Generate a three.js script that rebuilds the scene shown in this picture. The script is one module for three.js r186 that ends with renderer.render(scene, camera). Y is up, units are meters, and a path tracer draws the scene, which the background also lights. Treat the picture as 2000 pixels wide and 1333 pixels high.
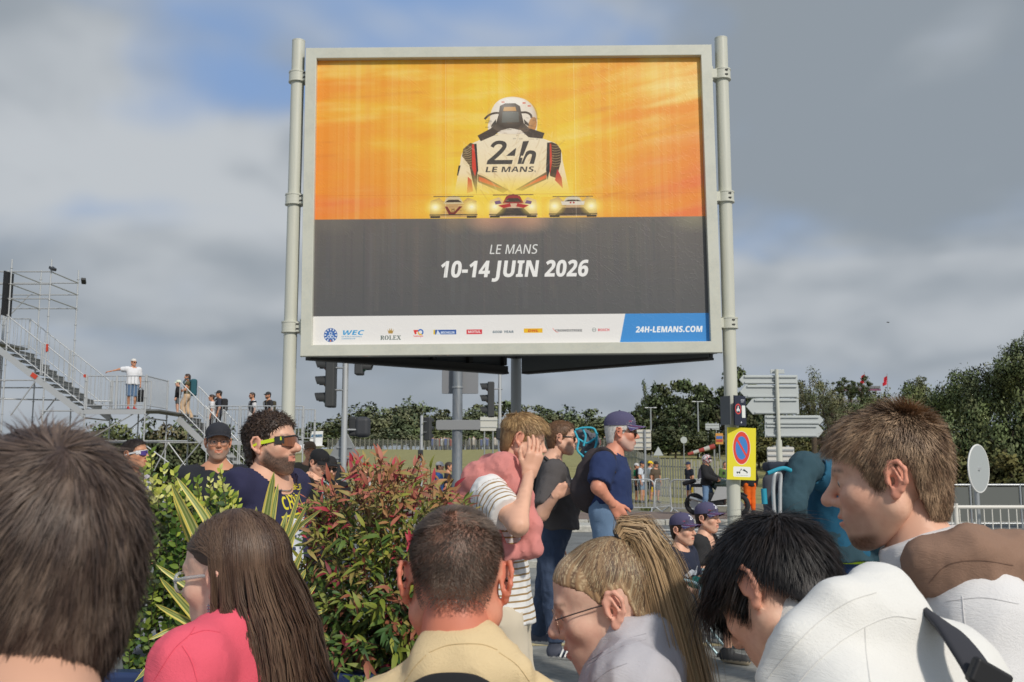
import * as THREE from 'three';
import { mergeGeometries } from 'three/addons/utils/BufferGeometryUtils.js';
import { RoundedBoxGeometry } from 'three/addons/geometries/RoundedBoxGeometry.js';
import { createNoise3D } from 'simplex-noise';

// ------------------------------------------------------------------ camera, sky, sun, exposure
const scene = new THREE.Scene();
const FOCAL = 1933, PITCH = THREE.MathUtils.degToRad(7.25), EYE = 1.5;
const camera = new THREE.PerspectiveCamera(2 * Math.atan(666.5 / FOCAL) * 180 / Math.PI, 1024 / 682, 0.05, 3000);
camera.position.set(0, EYE, 0);
camera.rotation.x = PITCH;
camera.focus = 3.5; camera.userData.fStop = 11;
const renderer = new THREE.WebGLRenderer({ antialias: true });
renderer.toneMapping = THREE.LinearToneMapping;
renderer.toneMappingExposure = 1.12;
renderer.shadowMap.enabled = true;

let seedState = 12345;
const rnd = () => { seedState = (seedState + 0x6d2b79f5) | 0; let t = Math.imul(seedState ^ (seedState >>> 15), 1 | seedState); t = (t + Math.imul(t ^ (t >>> 7), 61 | t)) ^ t; return ((t ^ (t >>> 14)) >>> 0) / 4294967296; };
const rr = (a, b) => a + (b - a) * rnd();
const gauss = () => (rnd() + rnd() + rnd() - 1.5) * 1.15;
const noise = createNoise3D(rnd);
const fbm = (x, y, z, n = 4) => { let s = 0, a = 0.5; for (let i = 0; i < n; i++, a *= 0.5, x *= 2.03, y *= 2.03, z *= 2.03) s += a * noise(x, y, z); return s; };
const clamp = (x, a = 0, b = 1) => Math.min(b, Math.max(a, x));
const sm = (a, b, x) => { const t = clamp((x - a) / (b - a)); return t * t * (3 - 2 * t); };
const lerp = (a, b, t) => a + (b - a) * t;
const V = (x, y, z) => new THREE.Vector3(x, y, z);
const s2l = (c) => { c /= 255; return c <= 0.04045 ? c / 12.92 : ((c + 0.055) / 1.055) ** 2.4; };
const rgb = (r, g, b) => [s2l(r), s2l(g), s2l(b)];

{ // one cloudy sky with blue gaps
  const W = 1024, H = 512, data = new Float32Array(W * H * 4);
  const blue = rgb(124, 153, 195), blueLow = rgb(143, 164, 192), white = rgb(182, 187, 192), grey = rgb(137, 146, 155), haze = rgb(152, 160, 169);
  // cloud forms seen in the picture: [azimuth, elevation, half width, half height, cover, brightness]
  const forms = [[-16, 21, 8, 2.4, -0.6, 0], [-2, 27.5, 8, 2.8, -0.42, 0], [-26, 21, 5, 4, 0.25, 0.1], [-9, 23, 4, 3, 0.2, 0], [-24, 27, 9, 3, 0.1, -0.1], [-19, 16.5, 11, 4, 0.5, 0.55], [-9, 10, 9, 4, 0.3, -0.1], [20, 19, 13, 7, 0.6, -0.45], [13, 12.5, 4, 1.6, -0.4, 0.05], [14, 8, 8, 2.2, 0.3, 0.2], [25, 7.5, 6, 2, 0.3, 0.15], [-20, 8, 12, 4, 0.3, 0.12], [0, 3, 40, 1.2, 0.3, 0.0]];
  for (let j = 0; j < H; j++) {
    const el = ((j + 0.5) / H - 0.5) * Math.PI, y = Math.sin(el), ce = Math.cos(el), eld = el * 180 / Math.PI;
    for (let i = 0; i < W; i++) {
      const a = ((i + 0.5) / W - 0.5) * 2 * Math.PI, x = Math.cos(a) * ce, z = Math.sin(a) * ce;
      const az = Math.atan2(x, -z) * 180 / Math.PI;
      const k = 1 / (Math.max(y, 0) + 0.22), px = x * k, pz = z * k;
      const wx = 0.35 * noise(px * 1.3, 7, pz * 1.3), wz = 0.35 * noise(px * 1.3, 19, pz * 1.3);
      let cover = 0.62 + 0.75 * fbm(px * 0.9 + wx, 3, pz * 0.9 + wz, 5), lum = 0.45 + 0.75 * fbm(px * 0.8 + wx, 40, pz * 0.8 + wz, 5) + 0.26 * fbm(px * 3, 60, pz * 3, 4);
      for (const f of forms) {
        const wob = 0.35 * noise(az / 7, eld / 4, f[0]);
        const w = Math.exp(-(((az - f[0]) / f[2] + wob) ** 2 + ((eld - f[1]) / f[3] + wob) ** 2));
        cover += f[4] * w; lum += f[5] * w;
      }
      const c = sm(-0.05, 0.85, cover), l = clamp(lum), low = sm(14, 0, eld);
      for (let q = 0; q < 3; q++) {
        let cl = lerp(grey[q], white[q], sm(0.05, 0.95, l));
        const bl = lerp(blue[q], blueLow[q], sm(24, 6, eld));
        let v = lerp(bl, cl, c);
        v = lerp(v, lerp(haze[q], cl, 0.35), low * 0.75);
        if (y < 0) v = lerp(v, haze[q] * 0.5, sm(0, -0.1, y));
        data[(j * W + i) * 4 + q] = v * 1.0;
      }
      data[(j * W + i) * 4 + 3] = 1;
    }
  }
  const t = new THREE.DataTexture(data, W, H, THREE.RGBAFormat, THREE.FloatType);
  t.mapping = THREE.EquirectangularReflectionMapping; t.magFilter = THREE.LinearFilter; t.needsUpdate = true;
  scene.background = t; scene.environment = t;
}
const SUN_AZ = 30, SUN_EL = 37;
const sun = new THREE.DirectionalLight(new THREE.Color(1, 0.93, 0.83), 2.45);
{
  const a = SUN_AZ * Math.PI / 180, e = SUN_EL * Math.PI / 180;
  sun.position.set(Math.sin(a) * Math.cos(e) * 60, Math.sin(e) * 60, Math.cos(a) * Math.cos(e) * 60 - 20);
  sun.target.position.set(0, 0, -20); sun.castShadow = true; sun.shadow.radius = 9;
  Object.assign(sun.shadow.camera, { left: -45, right: 45, top: 45, bottom: -45, near: 1, far: 160 }); sun.shadow.mapSize.set(4096, 4096);
  scene.add(sun, sun.target);
}

// ------------------------------------------------------------------ layout helper: a photo pixel (2000 x 1333) at a distance -> a point in the place
const cp = Math.cos(PITCH), sp = Math.sin(PITCH);
function P(u, v, d) { const x = (u - 1000) / FOCAL, y = (666.5 - v) / FOCAL, t = d / (cp - y * sp); return V(x * t, EYE + t * (y * cp + sp), -d); }
function G(u, v, h = 0) { const x = (u - 1000) / FOCAL, y = (666.5 - v) / FOCAL, t = (h - EYE) / (y * cp + sp); return V(x * t, h, -t * (cp - y * sp)); }
const terrain = (x, d) => 1.9 * sm(41, 66, d) + 2.5 * sm(60, 175, d) + (d > 60 ? 0.25 * noise(x / 40, d / 40, 2) : 0) + 6 * sm(60, 260, d) * sm(25, 120, x);

// ------------------------------------------------------------------ naming and tagging
const used = new Map();
const numbered = (n) => { const k = used.get(n) ?? 0; used.set(n, k + 1); return k ? n + '_' + String(k).padStart(3, '0') : n; };
function shade(o) { o.traverse((m) => { if (m.isMesh) { m.castShadow = true; m.receiveShadow = true; } }); return o; }
function tag(o, label, category, group, kind) { o.userData.label = label; if (category) o.userData.category = category; if (group) o.userData.group = group; if (kind) o.userData.kind = kind; return o; }
function thing(name, label, category, pos = [0, 0, 0], group) {
  const o = new THREE.Group(); o.name = numbered(name); scene.add(o);
  if (pos.isVector3) o.position.copy(pos); else o.position.set(...pos);
  return tag(o, label, category, group);
}
function obj(name, geos, material, parent) {
  const g = Array.isArray(geos) ? (geos.length === 1 ? geos[0] : merge(geos)) : geos;
  const m = new THREE.Mesh(g, material); m.name = parent ? name : numbered(name); m.castShadow = m.receiveShadow = true; (parent ?? scene).add(m); return m;
}
function struct(name, geos, material, label) { const m = obj(name, geos, material); m.userData.kind = 'structure'; if (label) m.userData.label = label; return m; }
function merge(list) {
  const all = list.map((g) => { const h = g.index ? g.toNonIndexed() : g; for (const k of Object.keys(h.attributes)) if (!['position', 'normal', 'uv', 'color'].includes(k)) h.deleteAttribute(k); return h; });
  const hasC = all.some((g) => g.attributes.color);
  for (const g of all) {
    if (!g.attributes.uv) g.setAttribute('uv', new THREE.BufferAttribute(new Float32Array(g.attributes.position.count * 2), 2));
    if (hasC && !g.attributes.color) g.setAttribute('color', new THREE.BufferAttribute(new Float32Array(g.attributes.position.count * 3).fill(1), 3));
  }
  return mergeGeometries(all);
}
function copyOf(o, pos, label) { const c = o.clone(); c.name = numbered(o.name.replace(/_\d+$/, '')); c.userData = { ...o.userData }; if (label) c.userData.label = label; if (pos) c.position.copy(pos); scene.add(c); return c; }

// ------------------------------------------------------------------ geometry shorthands
const box = (w, h, d, x = 0, y = 0, z = 0, r = 0) => { const g = r ? new RoundedBoxGeometry(w, h, d, 2, r) : new THREE.BoxGeometry(w, h, d); g.translate(x, y, z); return g; };
function rod(a, b, r, r2 = r, n = 10) {
  const d = b.clone().sub(a), g = new THREE.CylinderGeometry(r2, r, d.length(), n);
  g.applyQuaternion(new THREE.Quaternion().setFromUnitVectors(V(0, 1, 0), d.clone().normalize()));
  g.translate((a.x + b.x) / 2, (a.y + b.y) / 2, (a.z + b.z) / 2); return g;
}
function beam(a, b, w, h, up = V(0, 1, 0)) {
  const d = b.clone().sub(a), L = d.length(), z = d.normalize(), x = up.clone().cross(z).normalize(), y = z.clone().cross(x);
  const g = new THREE.BoxGeometry(w, h, L); g.applyMatrix4(new THREE.Matrix4().makeBasis(x, y, z)); g.translate((a.x + b.x) / 2, (a.y + b.y) / 2, (a.z + b.z) / 2); return g;
}
const tube = (pts, r, n = 24, m = 8) => new THREE.TubeGeometry(new THREE.CatmullRomCurve3(pts), n, r, m);
function plate(pts, depth, bevel = 0) { const s = new THREE.Shape(pts.map((p) => new THREE.Vector2(p[0], p[1]))); return new THREE.ExtrudeGeometry(s, { depth, bevelEnabled: bevel > 0, bevelThickness: bevel, bevelSize: bevel, bevelSegments: 2, steps: 1 }); }
const moved = (g, x, y, z, ry = 0, rx = 0, rz = 0) => { if (rx) g.rotateX(rx); if (rz) g.rotateZ(rz); if (ry) g.rotateY(ry); g.translate(x, y, z); return g; };

// ------------------------------------------------------------------ materials
const texs = {};
function noiseTex(key, fn, size = 256) {
  if (texs[key]) return texs[key];
  const d = new Uint8Array(size * size * 4);
  for (let j = 0; j < size; j++) for (let i = 0; i < size; i++) { const c = fn(i / size, j / size), o = (j * size + i) * 4; d[o] = clamp(c[0]) * 255; d[o + 1] = clamp(c[1]) * 255; d[o + 2] = clamp(c[2]) * 255; d[o + 3] = 255; }
  const t = new THREE.DataTexture(d, size, size); t.wrapS = t.wrapT = THREE.RepeatWrapping; t.magFilter = THREE.LinearFilter; t.minFilter = THREE.LinearMipmapLinearFilter; t.needsUpdate = true; return (texs[key] = t);
}
const tile = (u, v, f, s) => { const a = u * 2 * Math.PI, b = v * 2 * Math.PI, r = f / (2 * Math.PI); return noise(Math.cos(a) * r + s, Math.sin(a) * r + Math.cos(b) * r * 1.3, Math.sin(b) * r - s); };
const tileF = (u, v, f, s, n = 4) => { let t = 0, a = 0.5; for (let i = 0; i < n; i++, a *= 0.55, f *= 2.1) t += a * tile(u, v, f, s + i * 5); return t; };
const weave = noiseTex('weave', (u, v) => { const a = 0.5 + 0.25 * Math.sin(u * 128 * Math.PI) * Math.cos(v * 128 * Math.PI) + 0.35 * tileF(u, v, 16, 3); return [a, a, a]; });
const grain = noiseTex('grain', (u, v) => { const a = 0.5 + 0.55 * tileF(u, v, 8, 9, 6); return [a, a, a]; });
const rep = (t, x, y = x) => { const c = t.clone(); c.repeat.set(x, y); c.needsUpdate = true; return c; };
const weaveFine = rep(weave, 12), weaveMid = rep(weave, 5), grainFine = rep(grain, 3);
const matCache = new Map();
function mat(col, rough = 0.7, extra = {}) {
  const key = JSON.stringify([col, rough, Object.keys(extra).map((k) => [k, extra[k]?.uuid ?? extra[k]])]);
  if (matCache.has(key)) return matCache.get(key);
  const C = Array.isArray(col) ? new THREE.Color().setRGB(...col) : new THREE.Color(col);
  const phys = ['clearcoat', 'sheen', 'transmission', 'anisotropy', 'specularIntensity'].some((k) => k in extra);
  const m = new (phys ? THREE.MeshPhysicalMaterial : THREE.MeshStandardMaterial)({ color: C, roughness: rough, ...extra });
  matCache.set(key, m); return m;
}
const cloth = (col, extra = {}) => mat(col, 0.92, { bumpMap: weaveFine, bumpScale: 0.0012, ...extra });
const M = {
  galv: mat([0.46, 0.48, 0.49], 0.45, { metalness: 0.75, bumpMap: grain, bumpScale: 0.0006 }),
  galvPale: mat([0.55, 0.57, 0.58], 0.5, { metalness: 0.5 }),
  signBack: mat(rgb(186, 192, 192), 0.55, { metalness: 0.3 }),
  darkMetal: mat([0.035, 0.037, 0.04], 0.5), black: mat([0.012, 0.012, 0.014], 0.55), rubber: mat([0.02, 0.02, 0.022], 0.8),
  white: mat([0.78, 0.78, 0.76], 0.5), vcol: mat([1, 1, 1], 0.75, { vertexColors: true }),
};
function canvasTex(w, h, draw) {
  const c = document.createElement('canvas'); c.width = w; c.height = h; draw(c.getContext('2d'), w, h);
  const t = new THREE.CanvasTexture(c); t.colorSpace = THREE.SRGBColorSpace; t.magFilter = THREE.LinearFilter; return t;
}
// ------------------------------------------------------------------ ground
const speckle = (key, base, amp, f1, f2, warm = 0) => { const t = noiseTex(key, (u, v) => { const a = tileF(u, v, f1, 4, 5), b = tileF(u, v, f2, 21, 3); const k = 1 + amp * (a + 0.6 * b); return [base[0] * k * (1 + warm * b), base[1] * k, base[2] * k * (1 - warm * b)]; }, 512); return t; };
const enc = (t) => { t.colorSpace = THREE.NoColorSpace; return t; };
function sheet(x0, x1, d0, d1, y, nx = 1, nz = 1, hfn) {
  const g = new THREE.PlaneGeometry(1, 1, nx, nz); const p = g.attributes.position, uv = g.attributes.uv;
  for (let i = 0; i < p.count; i++) { const x = lerp(x0, x1, p.getX(i) + 0.5), d = lerp(d0, d1, p.getY(i) + 0.5); p.setXYZ(i, x, y + (hfn ? hfn(x, d) : 0), -d); uv.setXY(i, x / 4, d / 4); }
  g.computeVertexNormals(); return g;
}
{
  const xs = [-1500, -700, -350, -200, -120, -80, -60, -45, -30, -20, -10, 0, 10, 20, 30, 45, 60, 80, 120, 200, 350, 700, 1500], ds = [-300, -60, 0, 20, 31, 36, 42, 48, 54, 60, 66, 74, 82, 90, 100, 110, 120, 130, 140, 150, 160, 175, 200, 240, 300, 500, 1000, 2000];
  const pos = [], uv = [], idx = [];
  for (const d of ds) for (const x of xs) { pos.push(x, terrain(x, d) - 0.012, -d); uv.push(x / 6, d / 6); }
  for (let j = 0; j + 1 < ds.length; j++) for (let i = 0; i + 1 < xs.length; i++) { const a = j * xs.length + i, b = a + 1, c = a + xs.length, e = c + 1; idx.push(a, b, c, b, e, c); }
  const g = new THREE.BufferGeometry(); g.setAttribute('position', new THREE.Float32BufferAttribute(pos, 3)); g.setAttribute('uv', new THREE.Float32BufferAttribute(uv, 2)); g.setIndex(idx); g.computeVertexNormals();
  const field = speckle('field', [0.95, 0.95, 0.9], 0.5, 5, 40, 0.18);
  struct('ground', g, mat([0.31, 0.285, 0.115], 0.95, { map: enc(field), bumpMap: grain, bumpScale: 0.05 }), 'dry yellow green airfield grass rising behind the road');
}
const asphaltTex = enc(speckle('asphalt', [0.86, 0.87, 0.85], 0.42, 7, 60, 0.05));
const M_asphalt = mat([0.3, 0.3, 0.285], 0.9, { map: asphaltTex, bumpMap: grainFine, bumpScale: 0.006 });
const M_asphaltDark = mat([0.2, 0.205, 0.205], 0.9, { map: asphaltTex, bumpMap: grainFine, bumpScale: 0.006 });
const M_brown = mat([0.24, 0.175, 0.145], 0.92, { map: asphaltTex, bumpMap: grainFine, bumpScale: 0.004 });
const M_kerb = mat([0.56, 0.545, 0.5], 0.85, { map: asphaltTex, bumpMap: grainFine, bumpScale: 0.004 });
const M_paint = mat([0.62, 0.6, 0.55], 0.8, { map: enc(speckle('paint', [0.9, 0.9, 0.88], 0.3, 12, 50, 0.04)) });
struct('pavement', sheet(-40, 40, -40, 15.2, 0, 2, 2), M_asphalt, 'pale worn asphalt where the crowd stands');
struct('road', sheet(-90, 90, 15.2, 26.2, -0.006, 2, 2), M_asphaltDark, 'grey road behind the crowd with a zebra crossing');
struct('verge_path', sheet(-90, 90, 26.5, 31.5, 0.1, 2, 2), M_brown, 'red brown pavement across the road');
{ // grey gravelly shoulder under the crowd barriers
  struct('shoulder', sheet(-60, 60, 31.5, 41, 0.004, 4, 4), mat([0.25, 0.225, 0.165], 0.95, { map: asphaltTex, bumpMap: grainFine, bumpScale: 0.02 }), 'dusty shoulder under the crowd barriers');
}
function kerbRun(x0, x1, d, w = 0.3, h = 0.13) {
  const g = thing('kerb', 'run of pale kerb stones at ' + (d > 20 ? 'the far side of the road' : 'the near side of the road'), 'kerb', [0, 0, -d]);
  g.userData = { kind: 'structure', label: g.userData.label };
  const n = Math.round((x1 - x0) / 1), L = (x1 - x0) / n, geo = [box(L - 0.012, h + 0.1, w, 0, 0, 0, 0.02), box(L - 0.02, h + 0.092, w - 0.006, 0, 0, 0, 0.02)];
  for (let i = 0; i < n; i++) { const m = obj('kerb_stone', geo[i % 2], M_kerb, g); m.position.set(x0 + (i + 0.5) * L, h / 2 - 0.05, (i % 3) * 0.004); }
  return g;
}
kerbRun(-8, 14, 26.35); kerbRun(0.2, 12, 15.3, 0.35, 0.1);
{ // painted markings
  const stripes = [];
  for (let i = 0; i < 7; i++) stripes.push(sheet(2.4 + i * 0.06, 7.6, 17.6 + i * 1.05, 18.1 + i * 1.05, 0.002 - 0.004 + (i % 2) * 0.0002));
  struct('crossing_stripes', stripes, M_paint, 'white zebra crossing stripes painted on the road');
  const isl = new THREE.Shape([[1.6, 15.55], [5.5, 15.55], [5.2, 17.1], [3.2, 17.2]].map((p) => new THREE.Vector2(p[0], p[1])));
  const ig = new THREE.ExtrudeGeometry(isl, { depth: 0.1, bevelEnabled: true, bevelSize: 0.02, bevelThickness: 0.02, bevelSegments: 2 }); ig.rotateX(-Math.PI / 2); ig.translate(0, 0, 0);
  struct('traffic_island', ig, M_brown, 'low brown traffic island beside the crossing');
  const il2 = new THREE.ExtrudeGeometry(new THREE.Shape([[0.9, 23.4], [3.1, 23.4], [3.4, 24.4], [1.2, 24.6]].map((p) => new THREE.Vector2(...p))), { depth: 0.12, bevelEnabled: true, bevelSize: 0.05, bevelThickness: 0.03, bevelSegments: 2 }); il2.rotateX(-Math.PI / 2);
  struct('kerb_island', il2, M_kerb, 'white kerb island on the far side of the road');
  struct('yellow_line', sheet(-6, 14, 8.6, 8.72, 0.004), mat([0.55, 0.46, 0.26], 0.85, { map: asphaltTex }), 'worn yellow line on the pavement');
  struct('edge_line', sheet(5.5, 12, 12.2, 12.3, 0.004), M_paint, 'thin white line on the pavement at right');
}
// weeds on the shoulder, nobody could count them
{
  const blades = [];
  const spots = [[1135, 1005, 40], [1265, 998, 26], [1110, 1012, 20], [1395, 985, 30], [1550, 985, 40]];
  for (const [u, v, w] of spots) { const c = G(u, v, 0.004); for (let i = 0; i < 70; i++) { const x = c.x + gauss() * w / 60 * 0.5, z = c.z + gauss() * 0.25, h = rr(0.05, 0.2); const g = new THREE.BufferGeometry(); const a = rr(0, 6.28), dx = Math.cos(a) * 0.02, dz = Math.sin(a) * 0.02, lx = gauss() * 0.06, lz = gauss() * 0.06; g.setAttribute('position', new THREE.Float32BufferAttribute([x - dx, 0, z - dz, x + dx, 0, z + dz, x + lx, h, z + lz], 3)); g.computeVertexNormals(); blades.push(g); } }
  const m = obj('weeds', blades, mat([0.12, 0.15, 0.035], 0.9, { side: THREE.DoubleSide })); tag(m, 'small tufts of weeds along the dusty shoulder', 'weeds', null, 'stuff');
}

// ------------------------------------------------------------------ trees
function leafCloud(n, place, size, tint) { // n small bent leaves -> one geometry
  const pos = new Float32Array(n * 12 * 1), nor = new Float32Array(n * 12), col = new Float32Array(n * 12), idx = new Uint32Array(n * 6);
  const a = V(), b = V(), q = V();
  for (let i = 0; i < n; i++) {
    const { p, out, c } = place(i), s = size * rr(0.6, 1.3);
    a.set(gauss(), gauss(), gauss()).normalize(); b.set(gauss(), gauss(), gauss()).addScaledVector(out, 0.6).cross(a).normalize(); q.crossVectors(a, b);
    if (q.dot(out) < 0) q.negate();
    const nn = V().copy(q).multiplyScalar(0.6).addScaledVector(out, 0.8).normalize();
    const w = 0.55, v4 = [[-1, 0], [0, -w], [1, 0], [0, w]];
    for (let k = 0; k < 4; k++) { const o = (i * 4 + k) * 3; for (let e = 0; e < 3; e++) { const A = a.getComponent(e), B = b.getComponent(e); pos[o + e] = p.getComponent(e) + s * (A * v4[k][0] + B * v4[k][1]) + q.getComponent(e) * s * 0.15 * (k % 2); nor[o + e] = nn.getComponent(e); col[o + e] = c[e]; } }
    idx.set([i * 4, i * 4 + 1, i * 4 + 2, i * 4, i * 4 + 2, i * 4 + 3], i * 6);
  }
  const g = new THREE.BufferGeometry(); g.setAttribute('position', new THREE.BufferAttribute(pos, 3)); g.setAttribute('normal', new THREE.BufferAttribute(nor, 3)); g.setAttribute('color', new THREE.BufferAttribute(col, 3)); g.setIndex(new THREE.BufferAttribute(idx, 1)); return g;
}
function crown(kind, n, size) {
  const cl = [], N = kind === 'feather' ? 60 : kind === 'fine' ? 46 : 30;
  for (let i = 0; i < N; i++) {
    let p;
    if (kind === 'pine') { const t = rnd(); const a = rr(0, 6.28), r = Math.sqrt(rnd()) * (0.5 + 0.5 * Math.sin(t * 2.6)); p = V(Math.cos(a) * r, -0.75 + 1.6 * t, Math.sin(a) * r); }
    else if (kind === 'tall') { const t = rr(-1, 1), a = rr(0, 6.28), r = Math.sqrt(1 - t * t) * rr(0.3, 0.9); p = V(Math.cos(a) * r, t, Math.sin(a) * r); }
    else { p = V(gauss(), gauss() * 0.9, gauss()).normalize().multiplyScalar(rr(0.3, 0.86)); if (p.y < -0.4) p.y *= 0.8; }
    const f = 1 + 0.28 * gauss();
    cl.push({ p, r: kind === 'pine' ? rr(0.2, 0.34) : kind === 'feather' ? rr(0.12, 0.26) : rr(0.22, 0.38), c: [f * rr(0.88, 1.14), f, f * rr(0.8, 1.1)] });
  }
  return leafCloud(n, () => {
    const k = cl[Math.floor(rnd() * N)], o = V(gauss(), gauss(), gauss()).normalize(), r = k.r * Math.pow(rnd(), 0.35) * (1 + 0.35 * noise(o.x * 2 + k.p.x * 9, o.y * 2, o.z * 2 + k.p.z * 9));
    const p = V().copy(o).multiplyScalar(r); if (kind === 'pine') p.y *= 0.55; p.add(k.p);
    const out = V().copy(o).multiplyScalar(0.75).addScaledVector(V().copy(k.p).normalize(), 0.5).normalize(), j = rr(0.8, 1.2);
    return { p, out, c: [k.c[0] * j, k.c[1] * j, k.c[2] * j] };
  }, size);
}
const CROWNS = { broad: [0, 1, 2].map(() => crown('broad', 2500, 0.074)), pine: [0, 1].map(() => crown('pine', 2600, 0.064)), tall: [crown('tall', 2600, 0.07)], fine: [0, 1, 2].map(() => crown('fine', 6500, 0.043)), feather: [crown('feather', 6000, 0.03)] };
const leafMat = (c) => mat(c, 0.8, { vertexColors: true, side: THREE.DoubleSide, transmission: 0 });
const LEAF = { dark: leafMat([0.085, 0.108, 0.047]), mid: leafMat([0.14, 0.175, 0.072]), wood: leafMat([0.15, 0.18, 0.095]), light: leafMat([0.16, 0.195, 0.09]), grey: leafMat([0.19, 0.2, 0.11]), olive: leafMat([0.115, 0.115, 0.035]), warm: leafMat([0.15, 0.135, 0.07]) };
const M_bark = mat([0.09, 0.07, 0.05], 0.95, { bumpMap: grain, bumpScale: 0.03 });
let treeCount = 0;
const ORD = ['leftmost', 'second', 'third', 'fourth', 'fifth', 'sixth', 'seventh', 'eighth', 'ninth', 'tenth', 'eleventh', 'twelfth', 'thirteenth', 'fourteenth', 'fifteenth', 'sixteenth', 'seventeenth', 'eighteenth', 'nineteenth', 'twentieth', 'twenty-first', 'twenty-second'];
function row(list, kind, leaf, what, group, opt) { [...list].sort((a, b) => a[0] - b[0]).forEach((a, i) => tree(...a, typeof kind === 'function' ? kind(a) : kind, typeof leaf === 'function' ? leaf(a) : leaf, (i ? ORD[i] + ' from left of the ' : 'leftmost of the ') + what, group, opt)); }
function tree(u, vTop, d, wPx, kind, leaf, label, group, opt = {}) {
  const px = FOCAL / d, top = P(u, vTop, d), base = terrain(top.x, d), h = Math.max(1.2, top.y - base), w = wPx / px / 2;
  const t = thing(opt.name ?? (kind === 'pine' ? 'pine_tree' : 'tree'), label, 'tree', [top.x, base, -d], group);
  const ch = opt.low ? h * 0.5 : opt.deep ? h * 0.47 : Math.min(h * (kind === 'pine' ? 0.36 : 0.44), w * (kind === 'tall' ? 3.5 : 1.5)), cy = h - ch;
  const arr = CROWNS[kind], m = obj('crown', arr[treeCount++ % arr.length], LEAF[leaf], t);
  m.position.y = cy; m.scale.set(w * (opt.deep ? 1.5 : 1.25), ch * 1.02, w * 1.25); m.rotation.y = treeCount * 2.4;
  const limbs = [rod(V(0, -0.2, 0), V(0.05 * w, cy, 0), h * 0.024 + 0.03, h * 0.012 + 0.02, 7)];
  for (let i = 0; i < 4; i++) { const a = i * 1.7 + treeCount; limbs.push(rod(V(0, cy * rr(0.6, 0.9), 0), V(Math.cos(a) * w * 0.6, cy + ch * rr(0.1, 0.5), Math.sin(a) * w * 0.6), h * 0.01 + 0.015, 0.02, 5)); }
  obj('trunk', limbs, M_bark, t); return t;
}
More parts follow.
